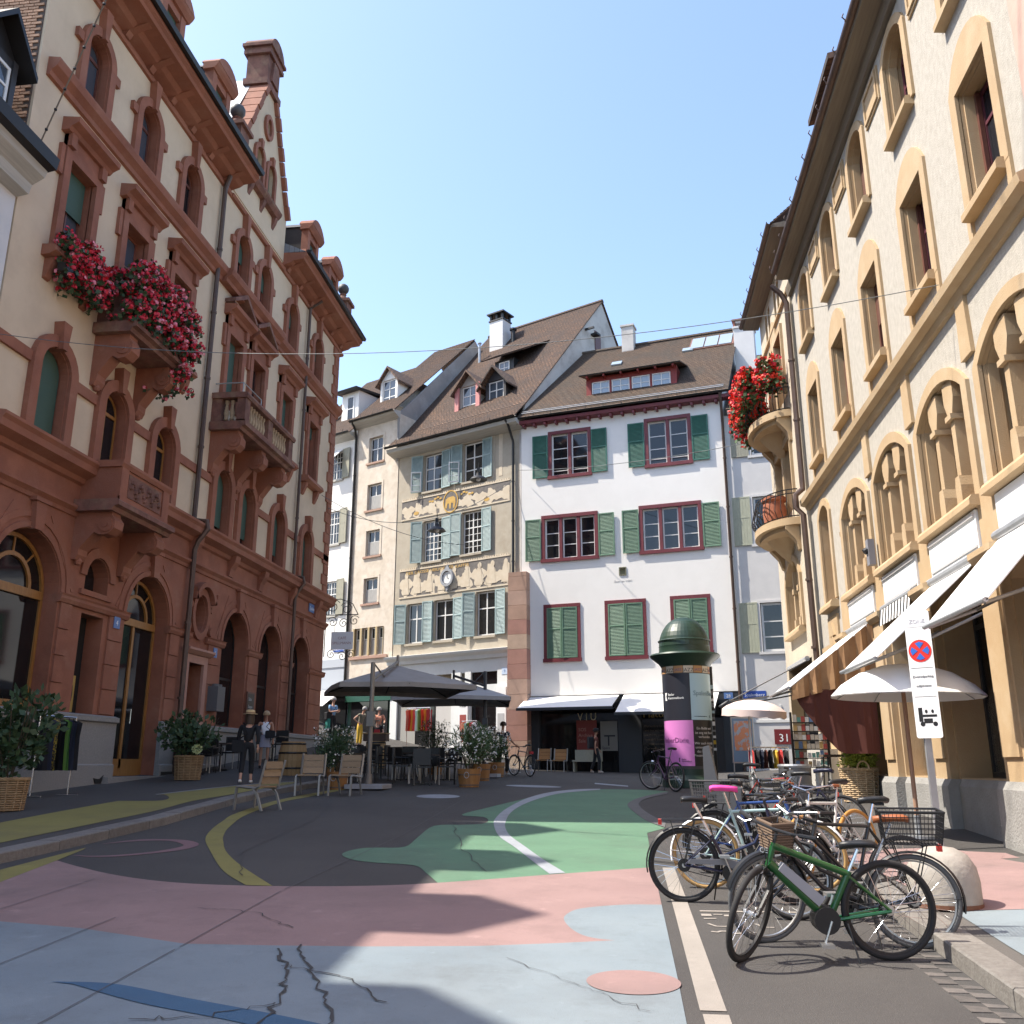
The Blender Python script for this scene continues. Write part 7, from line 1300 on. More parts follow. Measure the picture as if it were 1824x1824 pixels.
# chalk board, hanging iron sign
cb = thing('chalk_board','black chalk menu board hung on the arcade pier','board',(-11.86,28.75,.9),pi/2); put(MB().box(-.3,-.03,0,.3,.0,1.35),'frame',WOODM,cb); put(MB().box(-.25,-.036,.05,.25,-.03,1.3),'slate',BLACK,cb); [text(cb,s,.14,(-.2,-.04,z),FRONT,mat('chalk',(.45,.45,.43),.8)) for s,z in (('Salat',1.08),('Suppe',.85),('Pasta',.55),('Kaffee',.25))]
hs = thing('hanging_sign','wrought iron bracket with white shop sign on the far corner','sign',(-11.95,36.15,4.2)); IR = DARKM
b = MB(); b.tube([(0,0,2.2),(.0,0,0)],.02,6); b.tube([(0,0,1.7),(1.35,0,1.7)],.02,6)
def spiral(c,r,turns,s=1,a0=0): return [(c[0]+s*r*(1-i/40)*cos(a0+2*pi*turns*i/40),c[1],c[2]+r*(1-i/40)*sin(a0+2*pi*turns*i/40)) for i in range(36)]
for c,r,s in (((.3,0,2.05),.3,1),((.85,0,1.95),.26,-1),((1.2,0,1.45),.22,1),((.3,0,1.4),.22,-1),((.75,0,1.35),.2,1),((.3,0,.1),.2,1),((.75,0,.02),.2,-1),((1.1,0,.1),.18,1)): b.tube(spiral(c,r,1.8,s,.5),.016,5)
b.tube([(0.1,0,2.3),(.6,0,2.35),(1.1,0,2.15),(1.35,0,1.7)],.018,6); put(b,'scroll_bracket',IR,hs); put(MB().box(.28,-.03,.3,1.18,.03,1.0),'sign_board',WHITEP,hs); [text(hs,s,.15,(.73,-.034,z),FRONT,mat('sign_rose',(.42,.28,.26),.7),align='CENTER') for s,z in (('CAFÉ',.7),('SPILLMANN',.5))]; [put(MB().cone((x,0,1.0),(x,0,1.7),.008,n=5),'chain',IR,hs) for x in (.4,1.1)]
# street lamps on wires, wires
def wire(name,label,p,q,sag,r=.012,m=None,beads=0):
    p, q = Vector(p), Vector(q); n = 24; pts = [p.lerp(q,i/n)-Vector((0,0,sag*4*(i/n)*(1-i/n))) for i in range(n+1)]; b = MB(); b.tube(pts,r,5); o = put(b,name,m or GALV); tag(o,label,'wire')
    if beads:
        c = MB()
        for i in range(beads): t = i/beads; x = p.lerp(q,t)-Vector((0,0,sag*4*t*(1-t))); c.ball(x,r*2.2,6)
        put(c,'beads',DARKM,o,kind='stuff')
    return o
WIRE = mat('wire_grey',(.12,.13,.13),.6); wire('span_wire','long sagging wire spanning the street between both facades',(-12,15.0,8.1),(4.85,13.0,6.9),.75,.007,WIRE); wire('light_string','beaded cable rising from the low white house to the upper left',(-11.95,15.1,11.4),(5,3.2,29.6),.3,.016,mat('rope_tan',(.20,.16,.12),.8),60)
wire('span_wire','thin wire crossing the upper windows of the white house',(-4.3,38.6,12.6),(4.9,27.5,9.75),.25,.012,WIRE); wire('lamp_wire','wire from the red building to the painted house carrying lamps',(-11.95,35.6,10.3),(-4.6,38.85,12.2),1.2,.012,WIRE); wire('lamp_wire','lower wire dipping from the red corner towards the painted house',(-11.95,34.8,10.6),(-6.5,40.1,9.6),.5,.012,WIRE)
def slamp(label,x,y,z):
    o = thing('street_lamp',label,'lamp',(x,y,z)); b = MB(); b.lathe([(.03,.32),(.08,.3),(.1,.2),(.3,.08),(.36,.0),(.3,.02),(.05,.1)],(0,0,0),18); put(b,'shade',DARKM,o,True); b = MB(); b.cone((0,0,.3),(0,0,.75),.015,n=6); b.box(-.06,-.05,.36,.06,.05,.52); put(b,'hanger',DARKM,o); b = MB(); b.ball((0,0,.04),.1,10); put(b,'bulb',WHITEP,o,True)
slamp('bell-shaped street lamp hanging before the middle windows of the painted house',-7.15,34.8,8.95); slamp('flat street lamp hanging before the top windows of the painted house',-5.6,35.4,11.2)
cm = thing('wall_camera','small grey security camera on the ochre wall','camera',(4.85,18.0,3.7)); b = MB(); b.box(-.1,-.09,0,.02,.09,.5); put(b,'housing',mat('cam_grey',(.2,.2,.22),.5),cm); b = MB(); b.cone((-.1,0,.3),(-.16,0,.26),.06,n=10); put(b,'lens',BLACK,cm)
# ---------------------------------------------------------------- bicycles (x = heading, origin on the ground midway between the wheels)
def bmat(n, c, r=.3, me=.0): return mat('paint_'+n, c, r, metal=me, coat=.3)
def bicycle(label, rear, front, frame, R=.345, steer=0, lean=0, style='diamond', tyre=RUBBER, rimm=ALU, guard=None, rack=True, saddle=BLACK, basket_f=None, basket_r=None, battery=None, bar='flat', grip=BLACK, chaincase=None, lamp=True, child=False, cover=None, text_=None, fn=g, group='bicycles in the parking bay', name='bicycle', kick=True):
    rx, ry = rear; fx, fy = front; L = math.hypot(fx-rx,fy-ry); h = atan2(fy-ry,fx-rx); mx, my = (rx+fx)/2, (ry+fy)/2
    za, zb = fn(rx,ry), fn(fx,fy); root = thing(name,label,'bicycle',(mx,my,(za+zb)/2),0,group); root.rotation_euler = (lean,-atan2(zb-za,L),h); root.rotation_mode = 'XYZ'
    xr, xf = -L/2, L/2; bb = Vector((xr+.44,0,.285)); hb = Vector((xf-.20,0,.66)); ht = Vector((xf-.255,0,.82 if style != 'step' else .86)); st = Vector((bb.x-.17,0,.80 if style == 'diamond' else .62)); ax_r = Vector((xr,0,R)); ax_f = Vector((xf,0,R))
    axis = (ht-hb).normalized(); SM = Matrix.Translation(hb) @ Matrix.Rotation(steer,4,axis) @ Matrix.Translation(-hb)
    I = Matrix.Identity(4)
    def wheel(c, M):
        t = MB(); n = 40; k = 7; tr = .021 if tyre is not RUBBER else .023; vs = []
        for i in range(n):
            a = 2*pi*i/n
            for j in range(k): q = 2*pi*j/k; rr = R-tr+tr*cos(q); vs.append(Vector((c.x+rr*cos(a),tr*sin(q),c.z+rr*sin(a))))
        t.add(vs,[(i*k+j,((i+1)%n)*k+j,((i+1)%n)*k+(j+1)%k,i*k+(j+1)%k) for i in range(n) for j in range(k)]).xf(M); w = put(t,'wheel',tyre,root,'all')
        t = MB(); prof = ((R-.044,-.011),(R-.056,-.009),(R-.056,.009),(R-.044,.011)); vs = []
        for i in range(n):
            a = 2*pi*i/n
            for rr,yy in prof: vs.append((c.x+rr*cos(a),yy,c.z+rr*sin(a)))
        t.add(vs,[(i*4+j,((i+1)%n)*4+j,((i+1)%n)*4+(j+1)%4,i*4+(j+1)%4) for i in range(n) for j in range(4)]).xf(M); put(t,'rim',rimm,w,True)
        t = MB()
        for i in range(28):
            a = 2*pi*i/28; s = 1 if i%2 else -1; d = (.5 if (i//2)%2 else -.5); t.cone((c.x+.03*cos(a+d*2.4),s*.028,c.z+.03*sin(a+d*2.4)),(c.x+(R-.055)*cos(a),0,c.z+(R-.055)*sin(a)),.0018,n=3,caps=False)
        t.xf(M); put(t,'spokes',CHROME,w,kind='stuff'); t = MB(); t.cone((c.x,-.05,c.z),(c.x,.05,c.z),.022,n=10); t.cone((c.x,-.03,c.z),(c.x,-.025,c.z),.035,n=12); t.cone((c.x,.025,c.z),(c.x,.03,c.z),.035,n=12); t.xf(M); put(t,'hub',ALU,w); return w
    wr = wheel(ax_r,I); wheel(ax_f,SM)
    t = MB(); t.cone((xr,-.045,R),(xr,-.03,R),.05,n=14); t.cone((xr,-.036,R),(xr,-.033,R),.062,n=16); put(t,'sprocket',DARKM,wr)
    r = .016 if style != 'ebike' else .026; b = MB(); b.cone(hb,ht,.022,n=10)
    if style in ('diamond','ebike'):
        b.cone(bb,hb+(ht-hb)*.12,r*1.15 if style != 'ebike' else .036,n=10); b.cone(st-(st-bb)*.06,ht-(ht-hb)*.12,r,n=10)
    else:
        b.tube([bb+Vector((-.02,0,.06)),bb+Vector((.22,0,.13)),hb+(ht-hb)*.1],r*1.2,8); b.tube([bb+(st-bb)*.42,bb+Vector((.24,0,.27)),hb+(ht-hb)*.7],r*.95,8)
    b.cone(bb,st,r,n=10); b.cone(bb+Vector((0,-.035,0)),bb+Vector((0,.035,0)),.026,n=10)
    for s in (-1,1): b.cone(bb+Vector((-.03,s*.03,0)),ax_r+Vector((0,s*.055,0)),.010 if style != 'ebike' else .013,n=6); b.cone(st-(st-bb)*.08+Vector((0,s*.012,0)),ax_r+Vector((0,s*.055,0)),.008 if style != 'ebike' else .011,n=6)
    fr = put(b,'frame',frame,root,'x')
    if text_: text(fr,text_,.055,(bb.x+.36,-.032,.735),FRONT,WHITEP).rotation_euler = (pi/2,-.14,0)
    b = MB(); cr = hb-axis*.05
    for s in (-1,1): b.tube([cr+Vector((0,s*.045,-.02)),cr+Vector((.02,s*.05,-.12)),ax_f+Vector((0,s*.052,0))],[.014,.013,.009] if style != 'ebike' else [.02,.02,.017],7)
    b.cone(cr+Vector((0,-.055,0)),cr+Vector((0,.055,0)),.018,n=8); b.xf(SM); put(b,'fork',BLACK if style == 'ebike' else frame,root)
    # handlebar
    sp_ = st+(st-bb).normalized()*.0; stem = ht+axis*.09; b = MB(); b.cone(ht,stem,.013,n=8); fwd = stem+Vector((.07,0,.03)); b.cone(stem,fwd,.014,n=8)
    if bar == 'flat': hp = [fwd+Vector((-.06,-.30,.02)),fwd+Vector((0,-.14,.01)),fwd,fwd+Vector((0,.14,.01)),fwd+Vector((-.06,.30,.02))]
    elif bar == 'swept': hp = [fwd+Vector((-.24,-.27,.05)),fwd+Vector((-.1,-.26,.06)),fwd+Vector((.02,-.13,.04)),fwd,fwd+Vector((.02,.13,.04)),fwd+Vector((-.1,.26,.06)),fwd+Vector((-.24,.27,.05))]
    else: hp = [fwd+Vector((-.02,-.21,-.13)),fwd+Vector((.08,-.21,-.1)),fwd+Vector((.08,-.21,-.01)),fwd+Vector((0,-.2,0)),fwd,fwd+Vector((0,.2,0)),fwd+Vector((.08,.21,-.01)),fwd+Vector((.08,.21,-.1)),fwd+Vector((-.02,.21,-.13))]
    b.tube(hp,.0115,8); b.xf(SM); hd = put(b,'handlebar',CHROME if bar == 'swept' else BLACK,root)
    for e in (0,-1):
        p, q = hp[e], hp[1] if e == 0 else hp[-2]; b = MB(); b.cone(p,p+(q-p).normalized()*.12,.017,n=8); b.xf(SM); put(b,'grip',grip,hd); b = MB(); b.tube([p+(q-p)*.75+Vector((.02,0,0)),p+(q-p)*.5+Vector((.05,0,-.025)),p+Vector((.04,0,-.03))],.006,5); b.xf(SM); put(b,'brake_lever',CHROME,hd)
    b = MB(); b.tube([hp[1]+Vector((.02,0,0)),fwd+Vector((.12,.03,-.05)),hb+Vector((.06,.02,-.05))],.004,4); b.tube([hp[-2]+Vector((.02,0,0)),fwd+Vector((.14,-.03,-.02)),ht+Vector((.05,-.03,-.1)),bb+(hb-bb)*.5+Vector((0,-.03,0))],.004,4); b.xf(SM); put(b,'cable',BLACK,hd)
    # saddle
    sd = st+(st-bb).normalized()*(.17 if style != 'step' else .33); b = MB(); b.cone(st-(st-bb)*.05,sd,.013,n=8); put(b,'seatpost',CHROME,root)
    def sadl(o,m,k=1.): 
        q = MB(); sec = [(-.13,.078,.0),(-.10,.088,.012),(-.02,.06,.012),(.06,.03,.006),(.13,.02,-.004)]; n = 10; vs = []
        for x,w,z in sec:
            for i in range(n): a = 2*pi*i/n; vs.append((o.x+x*k,o.y+w*k*cos(a),o.z+z+.035+(.022 if sin(a) > 0 else .034)*k*sin(a)))
        q.add(vs,[(j*n+i,(j+1)*n+i,(j+1)*n+(i+1)%n,j*n+(i+1)%n) for j in range(4) for i in range(n)]+[tuple(range(n)),tuple(range(5*n-1,4*n-1,-1))]); return put(q,'saddle' if k == 1 else 'saddle_cover',m,root,'all')
    sadl(sd,saddle)
    if cover: sadl(sd+Vector((.0,0,.004)),cover,1.12)
    # crank
    b = MB(); c = bb+Vector((0,-.05,0)); b.cone(c,c+Vector((0,-.006,0)),.085,n=24); b.cone(c+Vector((0,-.0,0)),c+Vector((0,-.014,0)),.03,n=10); ck = put(b,'crankset',DARKM,root)
    for s in (-1,1): b = MB(); o = bb+Vector((0,s*.068,0)); e = o+Vector((s*.06,0,-.155*s)); b.cone(o,e,.01,n=6); b.box(e.x-.045,e.y+min(0,s*.09),e.z-.012,e.x+.045,e.y+max(0,s*.09),e.z+.012); put(b,'crank_arm',ALU,ck)
    b = MB(); b.tube([bb+Vector((.0,-.05,.085)),ax_r+Vector((0,-.035,.04))],.005,4); b.tube([bb+Vector((0,-.05,-.085)),ax_r+Vector((0,-.035,-.045))],.005,4); put(b,'chain',DARKM,root)
    if chaincase: b = MB(); b.prism([(bb.x+.13,bb.z-.02),(bb.x+.09,bb.z+.1),(bb.x-.02,bb.z+.125),(xr+.06,R+.06),(xr+.03,R+.02),(bb.x-.05,bb.z+.07)],-.075,-.055); put(b,'chain_guard',chaincase,root)
    # mudguards
    if guard:
        for c, M, a0, a1 in ((ax_r,I,-.25,3.35),(ax_f,SM,.3,2.9)):
            b = MB(); vs = []; n = 22
            for i in range(n+1):
                a = a0+(a1-a0)*i/n; 
                for y,rr in ((-.03,R+.008),(-.018,R+.022),(.018,R+.022),(.03,R+.008)): vs.append((c.x+rr*cos(a),y,c.z+rr*sin(a)))
            b.add(vs,[(i*4+j,(i+1)*4+j,(i+1)*4+j+1,i*4+j+1) for i in range(n) for j in range(3)]); b.cone((c.x+(R+.01)*cos(a1-.3),.03,c.z+(R+.01)*sin(a1-.3)),(c.x,.045,c.z),.003,n=4); b.cone((c.x+(R+.01)*cos(a1-.3),-.03,c.z+(R+.01)*sin(a1-.3)),(c.x,-.045,c.z),.003,n=4); b.xf(M); put(b,'mudguard',guard,root,True)
    zr = 2*R+.075
    if rack:
        b = MB(); 
        for y in (-.06,-.02,.02,.06): b.tube([(xr-.2,y,zr),(xr+.2,y,zr)],.005,5)
        b.tube([(xr-.2,-.06,zr),(xr-.2,.06,zr)],.005,5); b.tube([(xr+.2,-.06,zr),(xr+.2,.06,zr)],.005,5)
        for s in (-1,1): b.cone((xr-.12,s*.07,zr),(xr,s*.07,R),.005,n=5); b.cone((xr+.12,s*.07,zr),(xr,s*.07,R),.005,n=5)
        put(b,'rack',BLACK,root); b = MB(); b.box(xr-.235,-.035,zr-.05,xr-.2,.035,zr); put(b,'rear_light',mat('tail_red',(.5,.03,.02),.3),root)
    def wire_basket(o,w,d,hh,m,nm,M=I,wick=False):
        b = MB(); t = 1.16
        for k in range(7 if not wick else 10):
            f = k/(6 if not wick else 9); s = 1+(t-1)*f; z = o.z+hh*f; b.tube([(o.x-d/2*s,o.y-w/2*s,z),(o.x+d/2*s,o.y-w/2*s,z),(o.x+d/2*s,o.y+w/2*s,z),(o.x-d/2*s,o.y+w/2*s,z)],.0035 if not wick else .012,4,closed=True) if not (k == (6 if not wick else 9)) else b.tube([(o.x-d/2*s,o.y-w/2*s,z),(o.x+d/2*s,o.y-w/2*s,z),(o.x+d/2*s,o.y+w/2*s,z),(o.x-d/2*s,o.y+w/2*s,z)],.009 if not wick else .016,6,closed=True)
        nn = 16 if not wick else 8
        for i in range(nn+1):
            f = i/nn
            for sy in (-1,1): b.cone((o.x-d/2+d*f,o.y+sy*w/2,o.z),(o.x+(-d/2+d*f)*t,o.y+sy*w/2*t,o.z+hh),.0026 if not wick else .006,n=4); b.cone((o.x+sy*d/2,o.y-w/2+w*f,o.z),(o.x+sy*d/2*t,o.y+(-w/2+w*f)*t,o.z+hh),.0026 if not wick else .006,n=4)
            b.cone((o.x-d/2+d*f,o.y-w/2,o.z),(o.x-d/2+d*f,o.y+w/2,o.z),.0026,n=4)
        b.xf(M); put(b,nm,m,root,kind='stuff')
    if basket_r: wire_basket(Vector((xr-.02,0,zr+.01)),.30,.40,.24,basket_r,'rear_basket')
    if basket_f: wire_basket(Vector((fwd.x+.12,0,fwd.z-.25)),.2,.16,.2,basket_f,'front_basket',SM,True)
    if battery: 
        b = MB(); d = (hb-bb).normalized(); n_ = Vector((-d.z,0,d.x)); o = bb+d*.12+n_*.055; P8 = []
        for t_ in (0,.38):
            for yy in (-.042,.042):
                for nn in (-.035,.04): P8.append(o+d*t_+n_*nn*(1 if t_ == 0 else .85)+Vector((0,yy,0)))
        b.add(P8,[(0,1,3,2),(4,6,7,5),(0,4,5,1),(2,3,7,6),(0,2,6,4),(1,5,7,3)]); put(b,'battery',battery,root)
        b = MB(); b.cone(bb+Vector((.03,-.07,.0)),bb+Vector((.03,.07,0)),.095,n=18); put(b,'motor',BLACK,root)
    if lamp: b = MB(); o = cr+Vector((.07,0,.06)); b.cone(o,o+Vector((.06,0,0)),.022,.034,n=12); b.xf(SM); put(b,'headlamp',CHROME,root)
    if kick: b = MB(); b.cone(bb+Vector((-.12,.05,-.02)),Vector((bb.x-.16,.13,.01)),.007,n=6); put(b,'kickstand',DARKM,root)
    if child:
        b = MB(); o = Vector((xr+.05,0,zr)); b.prism([(o.x-.18,o.z+.02),(o.x+.2,o.z+.02),(o.x+.22,o.z+.1),(o.x-.08,o.z+.14),(o.x-.17,o.z+.62),(o.x-.25,o.z+.60),(o.x-.25,o.z+.1)],-.17,.17); put(b,'child_seat',mat('child_seat_grey',(.11,.115,.12),.5),root); b = MB(); [b.box(o.x-.1,y-.03,o.z-.25,o.x+.2,y+.03,o.z+.1) for y in (-.2,.2)]; put(b,'foot_guard',MATS['child_seat_grey'],root)
    return root
GRNB = bmat('green',(.006,.075,.014)); NAVYB = bmat('navy',(.012,.014,.045)); MINT = bmat('mint',(.36,.50,.48)); WHTB = bmat('cream_white',(.60,.57,.53)); BLKB = bmat('black',(.012,.012,.013)); BLUB = bmat('blue',(.02,.06,.22)); REDBk = bmat('red',(.32,.03,.02)); PURB = bmat('purple',(.05,.02,.06)); GREYB = bmat('grey',(.14,.14,.15))
TAN = mat('tan_tyre',(.42,.26,.10),.8); GOLDT = mat('amber_tyre',(.45,.22,.05),.8); SILVT = mat('worn_grey_tyre',(.10,.10,.10),.8); BRN = mat('brown_leather',(.30,.09,.03),.5)
bicycle('green electric bicycle with grey battery, nearest the camera',(1.89,7.62),(.83,7.52),GRNB,steer=.95,rimm=DARKM,style='ebike',battery=mat('battery_grey',(.30,.30,.32),.4),guard=None,rack=False,text_='NEO',lean=-.05,tyre=RUBBER,R=.35)
bicycle('black bicycle with rear mesh basket and brown saddle behind the green one',(2.18,7.98),(1.08,8.12),BLKB,steer=.5,style='step',tyre=SILVT,guard=BLACK,basket_r=BLACK,basket_f=mat('dark_wicker',(.13,.085,.055),.8),saddle=BRN,bar='swept',lean=-.04)
bicycle('dark navy trekking bicycle with its rear wheel on the white line',(.53,9.66),(1.6,9.64),NAVYB,steer=.2,rimm=DARKM,guard=BLACK,chaincase=mat('smoke_guard',(.16,.16,.17),.4),lean=.04,rack=True,style='step')
bicycle('mint bicycle with white mudguards, tan tyres and bright saddle cover',(.80,10.42),(1.86,10.3),MINT,steer=-.2,tyre=TAN,guard=WHITEP,rack=False,cover=mat('pink_cover',(.70,.05,.30),.6),saddle=BRN,lean=.03)
bicycle('cream-white bicycle with brown grips and chrome bars facing the camera',(2.62,11.5),(1.86,10.85),WHTB,steer=.25,tyre=GOLDT,grip=BRN,bar='swept',rack=False,lean=.05)
bicycle('blue bicycle with black crate over its rear wheel',(.98,11.35),(2.02,11.2),BLUB,steer=.3,rimm=DARKM,guard=BLACK,basket_r=mat('crate_grey',(.10,.10,.095),.6),lean=-.03,bar='flat')
bicycle('black bicycle carrying a grey child seat',(1.2,12.5),(2.22,12.35),BLKB,steer=-.3,guard=BLACK,child=True,lean=.03,bar='swept')
bicycle('grey bicycle with wide black handlebar in the middle of the row',(2.5,12.95),(1.5,13.15),GREYB,steer=.35,guard=BLACK,lean=-.03)
bicycle('black bicycle with amber front tyre and chrome lamp in the bay',(2.45,9.1),(1.45,8.95),BLKB,steer=-.2,tyre=RUBBER,bar='drop',rack=False,lean=.04)
bicycle('dark road bicycle with dark blue saddle beside the blue painted oval',(2.85,13.4),(1.95,13.9),NAVYB,steer=.3,tyre=RUBBER,rack=False,lean=.03,saddle=mat('navy_saddle',(.02,.022,.05),.4))
bicycle('red bicycle with black saddle at the far end of the row',(1.75,15.3),(2.7,15.0),REDBk,steer=.1,guard=BLACK,lean=.03)
bicycle('purple-black bicycle leaning by the advertising column',(1.15,23.1),(.62,23.95),PURB,steer=.5,guard=None,rack=False,lean=.06,group='bicycles elsewhere on the square')
mbk = bicycle('dark bicycle with red tail light being pushed by the man',(-3.1,30.9),(-3.72,31.75),BLKB,steer=.1,guard=None,rack=False,lean=.03,kick=False,group='bicycles elsewhere on the square')
b = MB(); b.box(-.62,-.05,.72,-.5,.05,.80); put(b,'saddle_bag',CLRED,mbk)
# ---------------------------------------------------------------- people
def skin(name, V, E, m, par, sub=2, root=0, flat=None):
    bm = bmesh.new(); ly = bm.verts.layers.skin.verify(); vs = []
    for i,(co_,r) in enumerate(V):
        v = bm.verts.new(co_); v[ly].radius = (r,r) if not isinstance(r,tuple) else r; v[ly].use_root = i == root; vs.append(v)
    for a,c in E: bm.edges.new((vs[a],vs[c]))
    me = bpy.data.meshes.new(name); bm.to_mesh(me); bm.free(); o = bpy.data.objects.new(name,me); COL.objects.link(o)
    md = o.modifiers.new('s','SKIN'); md.use_smooth_shade = True; md.branch_smoothing = .6; s = o.modifiers.new('u','SUBSURF'); s.levels = sub; s.render_levels = sub
    dg = bpy.context.evaluated_depsgraph_get(); nm = bpy.data.meshes.new_from_object(o.evaluated_get(dg)); bpy.data.objects.remove(o); nm.name = name; nm.materials.clear(); nm.materials.append(m)
    nm.polygons.foreach_set('use_smooth',[True]*len(nm.polygons)); return put(nm,name,None,par)
def person(label, x, y, rz, H=1.68, top=CLBLK, legs=CLBLK, shoes=CLBLK, hair=HAIRG, sk=SKIN, sleeve=.5, legtype='trousers', pose=None, hairlong=False, hat=None, fn=g, headturn=(0,0), bend=0., dz=0, bare_top=False, hem=None):
    """faces -y in its own frame; pose gives joints relative to H"""
    P = dict(pelvis=(0,0,.53),waist=(0,0,.615),chest=(0,0,.725),neck=(0,.008,.83),hbase=(0,-.002,.868),head=(0,-.012,.925),htop=(0,.0,.965),nose=(0,-.052,.918))
    for s,c in ((1,'r'),(-1,'l')): P.update({c+'sh':(-s*.105,.005,.80),c+'el':(-s*.135,.015,.635),c+'wr':(-s*.14,-.03,.495),c+'ha':(-s*.14,-.045,.455),c+'hip':(-s*.052,0,.51),c+'kn':(-s*.058,-.008,.285),c+'an':(-s*.06,.012,.045),c+'to':(-s*.066,-.085,.018)})
    P.update(pose or {})
    if bend:
        for k in ('waist','chest','neck','hbase','head','htop','nose','rsh','lsh'):
            a = P[k]; t = a[2]-.53; P[k] = (a[0],a[1]-t*sin(bend),.53+t*cos(bend))
    hd = Vector(P['head'])
    if headturn != (0,0): q = Matrix.Rotation(headturn[0],3,'Z') @ Matrix.Rotation(headturn[1],3,'X'); P['nose'] = tuple(hd+q @ (Vector(P['nose'])-hd)); P['htop'] = tuple(hd+q @ (Vector(P['htop'])-hd))
    J = {k:Vector(v)*H for k,v in P.items()}
    root = thing('person',label,'person',(x,y,fn(x,y)+dz),rz); k = H/1.7
    R = dict(pelvis=.10,waist=.088,chest=.10,neck=.048,hbase=.05,head=.088,htop=.07,nose=.014,sh=.045,el=.036,wr=.026,ha=.030,hip=.066,kn=.05,an=.036,to=.03)
    names = ['pelvis','waist','chest','neck','hbase','head','htop','nose']; V = []; idx = {}
    for n in names: idx[n] = len(V); V.append((J[n],R[n]*k))
    E = [(0,1),(1,2),(2,3),(3,4),(4,5),(5,6),(5,7)]
    for c in 'rl':
        for n in ('sh','el','wr','ha'): idx[c+n] = len(V); V.append((J[c+n],R[n]*k))
        E += [(2,idx[c+'sh']),(idx[c+'sh'],idx[c+'el']),(idx[c+'el'],idx[c+'wr']),(idx[c+'wr'],idx[c+'ha'])]
        d = (J[c+'ha']-J[c+'wr']).normalized(); sd = d.cross(Vector((0,1,0))).normalized() if abs(d.y) < .9 else Vector((1,0,0))
        for f,(off,ln) in enumerate(((-.024,.07),(-.008,.08),(.008,.077),(.022,.06))):
            a = len(V); V.append((J[c+'ha']+sd*off*k+d*.035*k,.0085*k)); V.append((J[c+'ha']+sd*off*k*1.1+d*ln*k+Vector((0,-.012*k,0)),.007*k)); E += [(idx[c+'ha'],a),(a,a+1)]
        a = len(V); V.append((J[c+'wr'].lerp(J[c+'ha'],.6)-sd*.04*k+d*.02*k+Vector((0,-.015*k,0)),.009*k)); E.append((idx[c+'wr'],a))
        for n in ('hip','kn','an','to'): idx[c+n] = len(V); V.append((J[c+n],R[n]*k))
        E += [(0,idx[c+'hip']),(idx[c+'hip'],idx[c+'kn']),(idx[c+'kn'],idx[c+'an']),(idx[c+'an'],idx[c+'to'])]
    body = skin('body',V,E,sk,root,1)
    # shirt
    V = [(J['waist']*.25+J['pelvis']*.75,.132*k),(J['waist'],.118*k),(J['chest'],.138*k),(J['chest'].lerp(J['neck'],.66),.085*k)]; E = [(0,1),(1,2),(2,3)]
    for c in 'rl':
        if sleeve > 0:
            a = len(V); V.append((J[c+'sh'],.064*k)); E.append((2,a)); t = min(1,sleeve*2); V.append((J[c+'sh'].lerp(J[c+'el'],t),(.054 if t < 1 else .05)*k)); E.append((a,a+1))
            if sleeve > .5: V.append((J[c+'el'].lerp(J[c+'wr'],(sleeve-.5)*2),.042*k)); E.append((a+1,a+2))
        else: a = len(V); V.append((J[c+'sh']*.75+J['chest']*.25+Vector((0,0,.02)),.05*k)); E.append((2,a))
    skin('shirt',V,E,top,root,1)
    if legtype in ('trousers','cropped'):
        V = [(J['pelvis'].lerp(J['waist'],.8),.112*k),(J['pelvis'],.128*k)]; E = [(0,1)]
        for c in 'rl':
            a = len(V); e = 1. if legtype == 'trousers' else .72; V += [(J[c+'hip'],.092*k),(J[c+'kn'],.07*k),(J[c+'kn'].lerp(J[c+'an'],e*.96),(.062 if legtype == 'trousers' else .058)*k)]; E += [(1,a),(a,a+1),(a+1,a+2)]
        skin('trousers',V,E,legs,root,1)
    elif legtype == 'skirt':
        b = MB(); n = 24; z0 = .58*H; vs = []
        for rr,z in ((.12,z0),(.155,z0-.1*H),(.2,.36*H)):
            for i in range(n): a = 2*pi*i/n; q = rr*k*(1+(.06*sin(5*a) if z < .4*H else 0)); vs.append((J['pelvis'].x+q*cos(a),J['pelvis'].y+q*.85*sin(a),z))
        b.add(vs,[(j*n+i,j*n+(i+1)%n,(j+1)*n+(i+1)%n,(j+1)*n+i) for j in range(2) for i in range(n)]); put(b,'skirt',legs,root,'all')
    for c in 'rl':
        a, t = J[c+'an'], J[c+'to']; d = (t-a); d.z = 0; d = d.normalized() if d.length > 1e-4 else Vector((0,-1,0)); zz = min(a.z-.05*k,t.z); V = [(a+Vector((0,0,-.028*k))-d*.03*k,.042*k),(a.lerp(t,.55)+Vector((0,0,.004)),.044*k),(t+d*.02,.036*k)]; skin('shoe',V,[(0,1),(1,2)],shoes,root,1)
    # hair: a cap of the skull, open to the face
    q = (J['nose']-J['head']).normalized(); q.z = 0; q.normalize(); b = MB(); c = J['head']+Vector((0,0,.022*k)); n, kk = 16, 8; vs = []
    for j in range(kk+1):
        t = (pi*.62)*j/kk
        for i in range(n):
            a = 2*pi*i/n; d = Vector((sin(t)*cos(a),sin(t)*sin(a),cos(t))); fr = d.dot(q); rr = .108*k*(1-.05*max(0,fr)); 
            if fr > .35: d = (d-q*(fr-.35)*.55+Vector((0,0,.35*(fr-.35)))).normalized()
            p = c+d*rr
            if hairlong and fr < .1 and j > kk-3: p -= Vector((0,0,(j-kk+3)*.06*k))
            vs.append(p)
    b.add(vs,[(j*n+i,j*n+(i+1)%n,(j+1)*n+(i+1)%n,(j+1)*n+i) for j in range(kk) for i in range(n)]); put(b,'hair',hair,root,'all')
